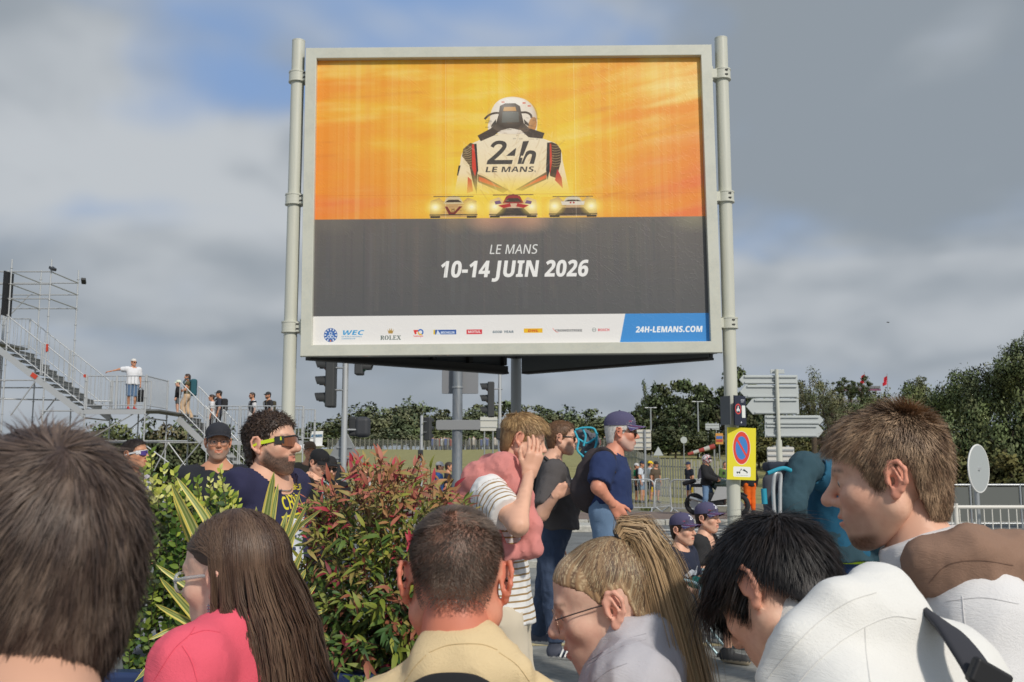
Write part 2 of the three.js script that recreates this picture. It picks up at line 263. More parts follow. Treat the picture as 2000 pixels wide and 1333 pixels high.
{
  // [u, top, distance, width]
  row([[585, 848, 170, 90], [612, 826, 165, 84], [645, 816, 170, 90], [680, 806, 165, 86], [716, 792, 160, 90], [745, 783, 165, 80], [786, 782, 165, 80], [803, 780, 160, 60], [832, 792, 168, 86], [866, 797, 165, 80], [905, 802, 165, 86], [938, 796, 160, 80], [962, 785, 165, 80], [992, 788, 168, 70], [1032, 792, 160, 80], [1064, 791, 165, 80], [1098, 795, 160, 80], [1132, 800, 166, 76], [1166, 806, 160, 80], [1200, 812, 160, 76], [1228, 806, 150, 66]], (a) => (a[0] % 5 === 2 ? 'pine' : 'broad'), 'wood', 'tall trees in the wood behind the airfield', 'trees of the distant wood', { deep: true });
  row([[600, 856, 150, 80], [640, 850, 147, 80], [675, 846, 146, 84], [725, 842, 148, 84], [775, 836, 144, 80], [820, 834, 146, 80], [862, 834, 148, 80], [905, 840, 147, 80], [940, 842, 146, 84], [1000, 838, 146, 90], [1045, 836, 147, 80], [1085, 836, 146, 84], [1150, 836, 145, 90], [1215, 840, 143, 80]], 'broad', (a) => (a[0] % 2 ? 'wood' : 'mid'), 'lower light green trees edging the distant wood', 'trees at the edge of the distant wood', { low: true });
  row([[90, 842, 58, 90], [150, 830, 56, 90], [205, 818, 54, 80], [262, 812, 52, 90], [318, 812, 52, 90], [370, 818, 54, 80], [425, 826, 54, 90], [478, 842, 56, 80]], 'broad', (a) => (a[0] % 3 === 0 ? 'warm' : 'mid'), 'leafy trees behind the scaffold stair bridge', 'trees behind the scaffold', { low: true });
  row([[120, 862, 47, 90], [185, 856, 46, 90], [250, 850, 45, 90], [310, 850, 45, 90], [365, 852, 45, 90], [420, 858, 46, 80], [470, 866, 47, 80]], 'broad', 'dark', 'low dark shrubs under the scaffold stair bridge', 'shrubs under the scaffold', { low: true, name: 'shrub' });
  tree(1257, 752, 125, 24, 'tall', 'dark', 'left of two slim poplars standing above the wood', 'slim poplars'); tree(1279, 753, 125, 20, 'tall', 'dark', 'right of two slim poplars standing above the wood', 'slim poplars');
  row([[1306, 742, 110, 70], [1340, 748, 100, 80], [1290, 776, 100, 80], [1380, 752, 98, 70], [1408, 726, 95, 90], [1440, 718, 95, 70], [1362, 770, 92, 70], [1418, 770, 90, 80], [1262, 800, 100, 70], [1330, 790, 92, 70]], 'pine', 'dark', 'tall dark pines left of the right billboard post', 'pines beside the right post', { deep: true });
  row([[1270, 836, 84, 70], [1318, 828, 82, 80], [1362, 832, 82, 70], [1404, 838, 80, 70], [1238, 842, 86, 60]], 'broad', 'dark', 'low dark bushes along the far road', 'bushes along the far road', { low: true, name: 'bush' });
  row([[1478, 768, 70, 70], [1530, 780, 66, 70], [1580, 800, 60, 80], [1480, 842, 58, 80], [1540, 852, 56, 80], [1590, 850, 52, 90]], 'broad', (a) => (a[1] > 830 ? 'olive' : 'dark'), 'dark trees behind the arrow direction signs', 'trees behind the direction signs', { low: true });
  tree(1584, 708, 50, 90, 'feather', 'grey', 'feathery pale tree behind the arrow signs'); tree(1622, 738, 46, 80, 'feather', 'grey', 'second feathery pale tree right of the arrow signs');
  row([[1642, 737, 120, 28], [1660, 742, 122, 26], [1682, 735, 118, 34], [1800, 736, 110, 18]], 'pine', 'dark', 'small round pines on the horizon near the red flags', 'pines near the red flags');
  row([[1655, 785, 66, 90], [1700, 765, 64, 90], [1745, 755, 60, 90], [1772, 752, 55, 80], [1790, 742, 60, 80], [1830, 742, 52, 80], [1872, 718, 50, 90], [1918, 716, 48, 90], [1955, 702, 48, 80], [1990, 660, 46, 80], [2030, 640, 46, 100]], 'fine', (a) => (a[0] % 4 === 2 ? 'light' : 'mid'), 'tall leafy trees behind the young man at right', 'leafy trees at right');
  row([[1850, 800, 40, 100], [1900, 780, 40, 100], [1955, 770, 38, 110], [2010, 750, 38, 110], [1800, 830, 42, 90]], 'fine', (a) => (a[0] > 1890 ? 'mid' : 'light'), 'bushy front row trees at the right edge', 'front row trees at right', { low: true });
  row([[1860, 872, 33, 110], [1925, 862, 33, 120], [1990, 868, 32, 120], [1790, 880, 34, 110]], 'broad', 'olive', 'dark low shrubs behind the mesh fence', 'shrubs behind the grey fence', { low: true, name: 'shrub' });
}

// ------------------------------------------------------------------ far fences, crowd, small airfield things
{
  const wood = mat([0.25, 0.24, 0.2], 0.9), t = thing('airfield_fence', 'long grey mesh fence at the far edge of the airfield grass', 'fence', [0, 0, 0]);
  const d = 138; for (let u = 640; u < 1200; u += 9) { const a = P(u, 880, d); const y = terrain(a.x, d); obj('fence_post', box(0.12, 1.5, 0.08, 0, 0.75, 0), wood, t).position.set(a.x, y - 0.05, -d); }
  const mesh = []; for (let u = 640; u < 1200; u += 1.6) { const a = P(u, 880, d); mesh.push(box(0.035, 1.25, 0.02, a.x, terrain(a.x, d) + 0.7, -d + 0.06)); }
  obj('fence_wires', mesh, mat([0.2, 0.21, 0.19], 0.8), t).userData.kind = 'stuff';
}
{ // far-off crowd that reads as one mass
  const gs = [], cols = [[0.5, 0.5, 0.5], [0.1, 0.1, 0.12], [0.6, 0.55, 0.5], [0.3, 0.05, 0.05], [0.08, 0.12, 0.3], [0.25, 0.25, 0.27]];
  for (let i = 0; i < 230; i++) {
    const u = rr(840, 1230), d = rr(139.5, 150), a = P(u, 880, d), y = terrain(a.x, d), h = rr(1.5, 1.85), c = cols[Math.floor(rnd() * 6)];
    for (const [g, k] of [[new THREE.CapsuleGeometry(0.2, h * 0.42, 2, 6).translate(0, h * 0.62, 0), c], [new THREE.SphereGeometry(0.12, 6, 5).translate(0, h - 0.1, 0), [0.42, 0.27, 0.2]], [new THREE.CylinderGeometry(0.15, 0.1, h * 0.45, 6).translate(0, h * 0.22, 0), [0.08, 0.09, 0.14]]]) {
      const n = g.attributes.position.count, cc = new Float32Array(n * 3); for (let q = 0; q < n; q++) cc.set(k, q * 3); g.setAttribute('color', new THREE.BufferAttribute(cc, 3)); g.translate(a.x, y, -d); gs.push(g);
    }
  }
  tag(obj('distant_crowd', gs, M.vcol), 'distant crowd of spectators lined up along the airfield fence', 'crowd', null, 'stuff');
}
{ // palisade fence
  const t = thing('palisade_fence', 'grey green palisade fence behind the crowd barriers', 'fence', [0, 0, 0]);
  const m = mat([0.3, 0.31, 0.27], 0.85, { bumpMap: grain, bumpScale: 0.004 }), line = [[1205, 52], [1245, 50], [1290, 45], [1345, 44], [1425, 44]], sl = [box(0.07, 1.75, 0.02, 0, 0.9, 0), box(0.07, 1.7, 0.02, 0, 0.87, 0)], mm = [m, mat([0.26, 0.27, 0.24], 0.85), mat([0.34, 0.33, 0.28], 0.85)];
  let k = 0;
  for (let s = 0; s + 1 < line.length; s++) {
    const A = P(line[s][0], 912, line[s][1]), B = P(line[s + 1][0], 912, line[s + 1][1]), L = A.distanceTo(B), n = Math.round(L / 0.13);
    for (let i = 0; i < n; i++) { const q = obj('pale', sl[k % 2], mm[(k * 7) % 3], t); const zz = lerp(A.z, B.z, i / n), xx = lerp(A.x, B.x, i / n); q.position.set(xx, terrain(xx, -zz) + rr(-0.05, 0.03), zz); q.rotation.y = Math.atan2(-(B.z - A.z), B.x - A.x); q.rotation.z = gauss() * 0.012; k++; }
    for (const y of [0.45, 1.4]) obj('rail', beam(V(A.x, y + terrain(A.x, -A.z), A.z - 0.05), V(B.x, y + terrain(B.x, -B.z), B.z - 0.05), 0.05, 0.06), m, t);
  }
}
function post(u, d, vTop, r, m, t, name = 'post') { const p = P(u, vTop, d), y = terrain(p.x, d); return obj(name, new THREE.CylinderGeometry(r, r, p.y - y + 0.3, 12).translate(0, (p.y + y - 0.3) / 2 - t.position.y, 0), m, t); }
function signThing(name, label, u, v, d, group) { const p = P(u, v, d); return thing(name, label, 'sign', [p.x, terrain(p.x, d), -d], group); }
const rect = (w, h, r = 0.03) => { const s = new THREE.Shape(); const x = -w / 2, y = -h / 2; s.moveTo(x + r, y); s.lineTo(x + w - r, y); s.quadraticCurveTo(x + w, y, x + w, y + r); s.lineTo(x + w, y + h - r); s.quadraticCurveTo(x + w, y + h, x + w - r, y + h); s.lineTo(x + r, y + h); s.quadraticCurveTo(x, y + h, x, y + h - r); s.lineTo(x, y + r); s.quadraticCurveTo(x, y, x + r, y); return new THREE.ExtrudeGeometry(s, { depth: 0.02, bevelEnabled: true, bevelSize: 0.006, bevelThickness: 0.006, bevelSegments: 2 }); };
function boardSign(label, u0, v0, u1, v1, d, ribs, opt = {}) {
  const a = P(u0, v0, d), b = P(u1, v1, d), t = signThing(opt.name ?? 'sign_board', label, (u0 + u1) / 2, v1, d), y = (a.y + b.y) / 2 - t.position.y, w = b.x - a.x, h = a.y - b.y;
  obj('panel', moved(rect(w, h, opt.r ?? 0.04), 0, y, 0), opt.mat ?? M.signBack, t);
  for (let i = 0; i < ribs; i++) obj('rib', box(w * 0.98, 0.035, 0.03, 0, y + h * ((i + 0.5) / ribs - 0.5), 0.045), M.galv, t);
  if (opt.posts !== 0) for (const k of opt.posts ?? [0]) post((u0 + u1) / 2, d, v0 - (opt.over ?? 3), opt.pr ?? 0.045, M.galv, t).position.set(k * w, 0, opt.pz ?? -0.06);
  return t;
}
boardSign('back of a white ribbed sign board beyond the traffic lights', 938, 815, 971, 842, 60, 2, { posts: [-0.25, 0.25], mat: mat([0.6, 0.6, 0.57], 0.6) });
boardSign('back of a cream ribbed direction board beside the navy cap', 1237, 840, 1272, 879, 38, 4, { posts: [0.15], mat: mat([0.62, 0.6, 0.52], 0.6), pz: 0.07, over: 0 });
boardSign('white sign boards below the arrow signs behind the hiker', 1499, 874, 1552, 906, 24, 3, { posts: [-0.2, 0.3], mat: mat([0.62, 0.6, 0.55], 0.6) });
boardSign('small pale roadside hoarding far beyond the right post', 1378, 828, 1405, 840, 84, 2, { posts: [-0.3, 0.3] });
{ const t = boardSign('small orange and blue information board by the far road', 1398, 847, 1413, 868, 78, 0, { mat: mat([0.62, 0.3, 0.06], 0.6) }); const y = P(1405, 857, 78).y - t.position.y; obj('blue_band', box(0.5, 0.22, 0.02, 0, y + 0.08, 0.045), mat([0.06, 0.16, 0.45], 0.6), t); obj('red_band', box(0.5, 0.16, 0.02, 0, y - 0.18, 0.045), mat([0.45, 0.06, 0.05], 0.6), t); }
{ // round far sign, triangular far sign
  const t = signThing('round_sign', 'small round grey sign back beside the far road', 1336, 868, 62); const y = P(1336, 860, 62).y - t.position.y; obj('disc', moved(new THREE.CylinderGeometry(0.13 * 1.6, 0.21, 0.02, 24), 0, y, 0, 0, Math.PI / 2), M.signBack, t); post(1336, 62, 858, 0.03, M.galv, t).position.z = -0.03;
  const t2 = signThing('triangle_sign', 'small grey triangle sign back near the palisade fence', 1286, 886, 47); const c = P(1286, 882, 47), yy = c.y - t2.position.y; obj('triangle', moved(plate([[-0.24, -0.2], [0.24, -0.2], [0, 0.23]], 0.02), 0, yy, 0), M.signBack, t2); post(1286, 47, 886, 0.025, M.galv, t2).position.z = -0.03;
}
for (const [u, v, d, lab] of [[1363, 785, 88, 'right twin headed street lamp before the pines'], [1271, 797, 88, 'left slim street lamp before the poplars']]) {
  const p = P(u, v, d), y0 = terrain(p.x, d), t = thing('street_lamp', lab, 'lamp', [p.x, y0, -d], 'far street lamps'), h = p.y - y0;
  obj('pole', rod(V(0, -0.2, 0), V(0, h, 0), 0.09, 0.06, 8), M.galv, t); obj('arm', rod(V(-0.3, h, 0), V(0.3, h, 0), 0.04), M.galv, t); for (const s of [-1, 1]) obj('lamp_head', box(0.3, 0.1, 0.16, s * 0.38, h, 0, 0.04), M.galvPale, t);
}
{ // windsock lying over, red and white
  const d = 56, a = P(1396, 872, d), b = P(1344, 888, d), t = thing('windsock', 'red and white banded windsock hanging over the grass', 'windsock', [a.x, terrain(a.x, d), -d]);
  const n = 5, A = a.clone().sub(t.position), B = b.clone().sub(t.position); for (let i = 0; i < n; i++) { const p0 = A.clone().lerp(B, i / n), p1 = A.clone().lerp(B, (i + 1) / n); obj('band', rod(p0, p1, 0.15 - i * 0.014, 0.15 - (i + 1) * 0.014, 14), i % 2 ? mat([0.5, 0.48, 0.45], 0.8) : mat([0.36, 0.06, 0.05], 0.8), t); }
  obj('pole', rod(V(A.x, -0.3, -0.1), V(A.x, A.y + 0.1, -0.1), 0.05), M.galv, t);
}
function car(label, u, v, d, col, ry) {
  const p = P(u, v, d), t = thing('parked_car', label, 'car', [p.x, terrain(p.x, d) + 0.02, -d], 'far cars'); t.rotation.y = ry;
  const prof = [[-2, 0.3], [-2.02, 0.75], [-1.7, 0.92], [-1.0, 1.0], [-0.45, 1.42], [0.8, 1.46], [1.5, 1.05], [2, 0.95], [2.05, 0.4], [1.9, 0.28]];
  obj('body', moved(plate(prof, 1.5, 0.08), 0, 0, -0.75), mat(col, 0.35, { clearcoat: 0.6 }), t);
  for (const s of [-1, 1]) obj('side_window', moved(plate([[-0.9, 1.02], [-0.42, 1.36], [0.72, 1.4], [1.3, 1.06]], 0.02), 0, 0, s * 0.84 - 0.01), mat([0.03, 0.035, 0.04], 0.1), t);
  for (const [x, z] of [[-1.3, 0.76], [-1.3, -0.76], [1.3, 0.76], [1.3, -0.76]]) { const w = obj('wheel', moved(new THREE.CylinderGeometry(0.32, 0.32, 0.22, 20), x, 0.32, z, 0, Math.PI / 2), M.rubber, t); obj('rim', moved(new THREE.CylinderGeometry(0.19, 0.19, 0.24, 14), x, 0.32, z, 0, Math.PI / 2), M.galv, w); }
  return t;
}
car('dark blue car on the road beyond the palisade fence', 1321, 898, 112, [0.02, 0.04, 0.07], 1.35); car('silver car passing far behind the round sign', 1352, 873, 125, [0.2, 0.22, 0.24], 0.1);
{ // small aircraft tail behind the scaffold
  const d = 62, p = P(612, 880, d), y0 = terrain(p.x, d), t = thing('parked_aircraft', 'white and blue light aircraft tail behind the man with yellow sunglasses', 'aircraft', [p.x, p.y - 1.2, -d]);
  t.rotation.y = 0.15; const w = mat([0.75, 0.76, 0.76], 0.35, { clearcoat: 0.5 });
  const fus = new THREE.LatheGeometry([[0.02, 0], [0.18, 0.3], [0.34, 1.4], [0.5, 2.6], [0.52, 4], [0.4, 5.2], [0.05, 6]].map((q) => new THREE.Vector2(...q)), 18); obj('fuselage', moved(fus, 0.55, 1.25, 0, 0, 0, Math.PI / 2), w, t);
  obj('tail_fin', moved(plate([[-0.95, 0.05], [-0.25, 0.35], [-0.1, 1.0], [0.55, 1.02], [0.5, 0]], 0.06, 0.02), 0, 1.35, -0.03), w, t);
  obj('blue_stripe', moved(plate([[-0.2, 0.62], [-0.12, 0.8], [0.53, 0.82], [0.52, 0.62]], 0.1, 0), 0, 1.37, -0.05), mat([0.08, 0.25, 0.45], 0.4), t);
  obj('tailplane', moved(box(0.6, 0.05, 2.4, 0, 0, 0, 0.02), 0.35, 1.45, 0), w, t);
  for (const [x, z] of [[-3.2, 0.8], [-3.2, -0.8], [-5, 0]]) obj('landing_wheel', moved(new THREE.CylinderGeometry(0.2, 0.2, 0.12, 14), x, 0.2, z, 0, Math.PI / 2), M.rubber, t);
}
{ // stand roof and flags on the right horizon
  const d = 130, a = P(1640, 757, d), b = P(1712, 757, d), t = thing('grandstand_roof', 'long low stand with dark roof beneath the red flags', 'stand', [(a.x + b.x) / 2, terrain(a.x, d), -d]); const h = a.y - t.position.y, w = b.x - a.x;
  obj('roof', box(w, 0.35, 3, 0, h - 0.1, 0, 0.05), mat([0.16, 0.17, 0.19], 0.6), t); obj('fascia', box(w, 0.25, 0.1, 0, h - 0.45, 1.5), mat([0.2, 0.06, 0.14], 0.6), t); for (let i = -2; i <= 2; i++) obj('column', box(0.2, h, 0.2, i * w * 0.24, h / 2 - 0.35, 0), M.galv, t); obj('seating', box(w * 0.98, 1.2, 3, 0, h - 2.2, -1), mat([0.2, 0.2, 0.22], 0.8), t);
  for (const [u, v, lab] of [[1689, 727, 'left of two red flags above the distant stand'], [1733, 730, 'right of two red flags above the distant stand']]) {
    const p = P(u, v, d - 4), y0 = terrain(p.x, d - 4), f = thing('flag', lab, 'flag', [p.x, y0, -d + 4], 'red flags'), H = p.y - y0;
    obj('flagpole', rod(V(0, 0, 0), V(0, H, 0), 0.05, 0.04, 6), M.galv, f);
    const g = new THREE.PlaneGeometry(0.5, 1.1, 6, 8), q = g.attributes.position; for (let i = 0; i < q.count; i++) { const x = q.getX(i) + 0.35; q.setXYZ(i, -x * (1 - 0.3 * (q.getY(i) < 0 ? 0 : 1)), q.getY(i) + H - 0.8 - x * 0.5, 0.12 * Math.sin(x * 8 + q.getY(i) * 2)); } g.computeVertexNormals();
    obj('cloth', g, mat([0.6, 0.02, 0.04], 0.8, { side: THREE.DoubleSide }), f);
  }
  const p = P(1735, 630, 400), dr = thing('bird', 'tiny dark bird high in the grey sky at right', 'bird', p); obj('body', new THREE.SphereGeometry(0.35, 10, 8).scale(1.5, 0.6, 0.7), M.black, dr); for (const s of [-1, 1]) obj('wing', moved(plate([[0, -0.1], [0.9, 0.15], [0, 0.15]], 0.03), 0, 0, 0, s > 0 ? 0.2 : Math.PI - 0.2), M.black, dr);
}
// ------------------------------------------------------------------ billboard
const M_frame = mat(rgb(205, 206, 194), 0.45, { clearcoat: 0.3, map: enc(speckle('framedirt', [0.98, 0.98, 0.97], 0.09, 3, 26, 0.03)) });
const M_under = mat([0.1, 0.11, 0.115], 0.7), M_rib = mat([0.035, 0.034, 0.033], 0.7);
{
  const bb = thing('billboard', 'large three sided advertising billboard on pale posts with an orange and grey race poster', 'billboard', [0, 0, -10.05]);
  const poles = [['left', P(565.5, 700, 10.05)], ['right', P(1424, 640, 10.05)]];
  const clampV = { left: [152, 391, 640], right: [147, 386, 632] }, topV = { left: 82, right: 77 };
  for (const [side, p] of poles) {
    const top = P(1000, topV[side], 10.05).y;
    const po = obj('post', rod(V(p.x, -0.2, 0), V(p.x, top, 0), 0.068, 0.068, 28), M_frame, bb);
    obj('post_cap', new THREE.CylinderGeometry(0.069, 0.069, 0.012, 28).translate(p.x, top + 0.006, 0), M_frame, po);
    for (const v of clampV[side]) {
      const y = P(1000, v, 10.05).y, s = side === 'left' ? 1 : -1;
      const c = obj('clamp', [new THREE.CylinderGeometry(0.09, 0.09, 0.105, 28).translate(p.x, y, 0), new THREE.CylinderGeometry(0.094, 0.094, 0.014, 28).translate(p.x, y + 0.05, 0), new THREE.CylinderGeometry(0.094, 0.094, 0.014, 28).translate(p.x, y - 0.05, 0)], M_frame, bb);
      obj('bracket', [box(0.07, 0.1, 0.05, p.x + s * 0.1, y - 0.005, 0.045, 0.006), box(0.05, 0.05, 0.04, p.x + s * 0.13, y + 0.055, 0.04, 0.006), box(0.05, 0.05, 0.04, p.x + s * 0.13, y - 0.06, 0.04, 0.006)], M_frame, c);
      for (const e of [-0.022, 0.026]) obj('bolt', box(0.03, 0.012, 0.012, p.x + s * (side === 'left' ? 0.085 : -0.03), y + e, side === 'left' ? 0.072 : 0.088), M_rib, c);
    }
  }
  const pan = new THREE.Group(); pan.name = 'front_panel'; bb.add(pan);
  const xl = P(587, 697, 10).x, xr = P(1405, 690, 10).x, yb = (P(1000, 693.5, 10).y), yt = P(1000, 97, 10).y, cx = (xl + xr) / 2, cy = (yb + yt) / 2, w = xr - xl, h = yt - yb, fb = 0.105;
  pan.position.set(cx, cy, 0.05); pan.rotation.z = 0.009;
  const bar = (L, b, miter) => { const s = [[-L / 2, 0], [L / 2, 0], [L / 2 - miter, b], [-L / 2 + miter, b]]; const g = plate(s, 0.075, 0.006); return g; };
  obj('frame_rail', moved(bar(w, fb, fb), 0, -h / 2, 0), M_frame, pan); obj('frame_rail', moved(bar(w, fb, fb), 0, h / 2, 0, 0, 0, Math.PI), M_frame, pan);
  obj('frame_rail', moved(bar(h, fb, fb), -w / 2, 0, 0, 0, 0, -Math.PI / 2), M_frame, pan); obj('frame_rail', moved(bar(h, fb, fb), w / 2, 0, 0, 0, 0, Math.PI / 2), M_frame, pan);
  obj('side_casing', [box(0.03, h - 0.02, 0.16, -w / 2 + 0.02, 0, -0.09), box(0.03, h - 0.02, 0.16, w / 2 - 0.02, 0, -0.09), box(w - 0.07, 0.03, 0.16, 0, h / 2 - 0.02, -0.09), box(w - 0.07, 0.03, 0.16, 0, -h / 2 + 0.02, -0.09)], mat([0.12, 0.13, 0.13], 0.6), pan);
  obj('back_sheet', box(w - 0.08, h - 0.06, 0.02, 0, 0, 0.004), M_under, pan);
  // poster print
  const pw = w - 2 * fb + 0.02, ph = h - 2 * fb + 0.02;
  const tx = canvasTex(2048, 1536, drawPoster);
  const wr = noiseTex('wrinkle', (u, v) => { let a = 0.5 + 0.16 * tileF(u, v, 10, 2, 5); const r = Math.abs(tileF(u, v * 1, 6, 31, 3)); a += 0.35 * Math.exp(-r * r * 900); return [a, a, a]; }, 512);
  const g = new THREE.PlaneGeometry(pw, ph, 60, 40), q = g.attributes.position; for (let i = 0; i < q.count; i++) q.setZ(i, 0.0015 * fbm(q.getX(i) * 2, q.getY(i) * 2, 3, 3));
  g.computeVertexNormals();
  obj('poster', moved(g, 0, 0, 0.018), mat([1, 1, 1], 0.42, { map: tx, bumpMap: rep(wr, 4, 3), bumpScale: 0.0016 }), pan);
  // two rear panels and the rear post, seen from below
  const rear = P(1008, 760, 12.5); obj('post', rod(V(rear.x, -0.2, rear.z + 10.05), V(rear.x, yt - 0.1, rear.z + 10.05), 0.066, 0.066, 24), mat([0.3, 0.31, 0.31], 0.6), bb);
  for (const [a, b] of [[V(xl + 0.05, 0, -0.1), V(P(989, 727, 11.75).x, 0, -1.7)], [V(xr - 0.05, 0, -0.1), V(P(1026, 725, 11.75).x, 0, -1.7)]]) {
    const grp = new THREE.Group(); grp.name = 'rear_panel'; bb.add(grp);
    const L = a.distanceTo(b), dir = b.clone().sub(a).normalize(); grp.position.set((a.x + b.x) / 2, 0, (a.z + b.z) / 2); grp.rotation.y = Math.atan2(-dir.z, dir.x);
    const lo = yb - 0.01, hi = yt - 0.05, inn = a.x < 0 ? 1 : -1;
    obj('sheet', box(L, hi - lo, 0.02, 0, (hi + lo) / 2, -0.06 * 1), M_under, grp);
    obj('bottom_rail', box(L, 0.07, 0.07, 0, lo + 0.035, 0.0), M_rib, grp); obj('bottom_angle', box(L, 0.025, 0.12, 0, lo - 0.013, -0.01), M_rib, grp);
    for (let i = 0; i <= 5; i++) obj('stud', box(0.05, hi - lo - 0.1, 0.06, -L / 2 + 0.03 + i * (L - 0.06) / 5, (hi + lo) / 2 + 0.03, -0.01), M_rib, grp);
    obj('top_rail', box(L, 0.07, 0.07, 0, hi - 0.03, 0), M_rib, grp);
  }
  obj('tie_beam', [beam(V(-2.1, yb + 0.25, -0.14), V(rear.x, yb + 0.25, rear.z + 10.1), 0.05, 0.05), beam(V(2.1, yb + 0.25, -0.14), V(rear.x, yb + 0.25, rear.z + 10.1), 0.05, 0.05)], M_rib, bb);
}
function drawPoster(c, W, H) {
  c.setTransform(W / 756, 0, 0, H / 554, -620 * W / 756, -118 * H / 554); // draw in picture units
  const mix0 = (a, b, t) => [lerp(a[0], b[0], t), lerp(a[1], b[1], t), lerp(a[2], b[2], t)];
  { // printed sunset: drawn small from noise, then enlarged
    const w = 560, h = 236, cv = document.createElement('canvas'); cv.width = w; cv.height = h; const cx = cv.getContext('2d'), im = cx.createImageData(w, h), or = [240, 150, 44], ye = [243, 200, 52], pa = [247, 222, 140], re = [236, 122, 62], br = [196, 104, 48];
    const streaks = [...Array(w)].map((_, i) => 0.55 * noise(i / 38, 1, 70) + 0.35 * noise(i / 9, 2, 70) + 0.2 * noise(i / 2.5, 3, 70));
    for (let j = 0; j < h; j++) for (let i = 0; i < w; i++) { const u = i / w, v = j / h, tilt = v + (u > 0.5 ? (u - 0.5) * 0.5 : (0.5 - u) * -0.06), f = fbm(u * 2.2, tilt * 4, 5, 4), f2 = 0.75 * fbm(u * 2.4 + 4, tilt * 8, 9, 4), rad = Math.hypot((u - 0.5) / 0.32, (v - 0.62) / 0.75); let c3 = mix0(or, ye, clamp(1.3 - rad * 0.85 + f * 0.7)); c3 = mix0(c3, pa, clamp((f2 + f * 0.6) * 1.0 + 0.5 * sm(0.5, 0.95, u) * sm(0.65, 0.2, v) - 0.15)); c3 = mix0(c3, re, clamp(sm(0.5, 0.95, v + (u - 0.5) * 0.45 * (u > 0.5 ? 1 : -0.4)) * (0.55 + f) * sm(0.12, 0.38, Math.abs(u - 0.5)))); c3 = mix0(c3, br, clamp(Math.max(0, -f2 - 0.25) * 1.1) * (u < 0.4 || u > 0.65 ? 0.8 : 0.2)); c3 = mix0(c3, pa, clamp(streaks[i] * 0.28)); c3 = mix0(c3, or, clamp(-streaks[i] * 0.25)); const o = (j * w + i) * 4; im.data[o] = c3[0]; im.data[o + 1] = c3[1]; im.data[o + 2] = c3[2]; im.data[o + 3] = 255; }
    cx.putImageData(im, 0, 0); c.drawImage(cv, 600, 108, 800, 330);
  }
  let g; for (const [x, y, rx, ry, col, a] of [[1000, 415, 260, 36, '#fbe05a', 0.95], [1000, 330, 190, 110, '#f7dc50', 0.55]]) { c.save(); c.translate(x, y); c.scale(rx, ry); const q = c.createRadialGradient(0, 0, 0, 0, 0, 1); q.addColorStop(0, col); q.addColorStop(1, col + '00'); c.globalAlpha = a; c.fillStyle = q; c.fillRect(-1, -1, 2, 2); c.restore(); }
  // vertical faded print streaks
  for (let i = 0; i < 60; i++) { c.globalAlpha = rr(0.03, 0.1); c.fillStyle = rnd() < 0.6 ? '#fff2c8' : '#e87e28'; c.fillRect(rr(610, 1390), 112, rr(2, 16), 330); } c.globalAlpha = 1;
  // driver seen from behind
  const poly = (pts, col) => { c.fillStyle = col; c.beginPath(); pts.forEach((p, i) => (i ? c.lineTo(p[0], p[1]) : c.moveTo(p[0], p[1]))); c.closePath(); c.fill(); };
  const glow = c.createLinearGradient(0, 280, 0, 400); glow.addColorStop(0, '#f1e2c4'); glow.addColorStop(0.6, '#f3ddb0'); glow.addColorStop(1, '#f6d873');
  c.fillStyle = glow; c.beginPath(); c.moveTo(960, 272); c.quadraticCurveTo(1000, 262, 1045, 272); c.lineTo(1085, 287); c.quadraticCurveTo(1100, 295, 1100, 320); c.lineTo(1114, 388); c.lineTo(890, 388); c.lineTo(903, 320); c.quadraticCurveTo(904, 298, 925, 287); c.closePath(); c.fill();
  poly([[922, 286], [931, 289], [936, 330], [934, 386], [926, 360], [920, 330], [906, 312], [908, 298]], '#5e4c33'); poly([[1080, 286], [1090, 290], [1098, 302], [1097, 325], [1088, 356], [1076, 352], [1071, 320], [1071, 287]], '#4d3a28');
  for (let i = 0; i < 9; i++) { c.strokeStyle = '#d8bb86'; c.globalAlpha = 0.7; c.lineWidth = 1; c.beginPath(); c.moveTo(1080, 292 + i * 5); c.quadraticCurveTo(1088, 295 + i * 5, 1096, 291 + i * 5); c.stroke(); c.beginPath(); c.moveTo(908, 300 + i * 3); c.quadraticCurveTo(916, 302 + i * 4, 924, 292 + i * 5); c.stroke(); } c.globalAlpha = 1;
  poly([[925, 289], [929, 289], [934, 335], [931, 352], [925, 335]], '#d9432c'); poly([[930, 288], [934, 288], [937, 340], [934, 350]], '#33302b'); poly([[1071, 287], [1075, 287], [1077, 330], [1071, 360], [1068, 340]], '#33302b'); poly([[1076, 288], [1079, 290], [1080, 325], [1075, 352]], '#d9432c');
  poly([[936, 347], [948, 352], [995, 378], [985, 384], [958, 372], [936, 362]], '#7b6243'); poly([[938, 352], [950, 356], [985, 376], [960, 368], [938, 360]], '#dd5a38'); poly([[1070, 343], [1058, 350], [1008, 378], [1022, 380], [1046, 368], [1069, 358]], '#7b6243'); poly([[1069, 349], [1055, 355], [1018, 376], [1044, 366], [1068, 356]], '#dd5a38');
  poly([[917, 352], [924, 358], [927, 380], [915, 384]], '#cf4a38'); poly([[1090, 338], [1098, 355], [1100, 376], [1085, 360]], '#c23a36'); poly([[903, 330], [898, 350], [896, 349], [899, 330]], '#3b362e');
  const gl = c.createLinearGradient(0, 345, 0, 392); gl.addColorStop(0, '#f7d86600'); gl.addColorStop(1, '#f7d850'); c.fillStyle = gl; c.fillRect(885, 340, 235, 52);
  c.fillStyle = '#eee2d0'; c.beginPath(); c.moveTo(960, 242); c.quadraticCurveTo(962, 197, 1004, 196); c.quadraticCurveTo(1046, 197, 1052, 238); c.quadraticCurveTo(1054, 262, 1046, 270); c.lineTo(960, 268); c.quadraticCurveTo(952, 255, 960, 242); c.fill();
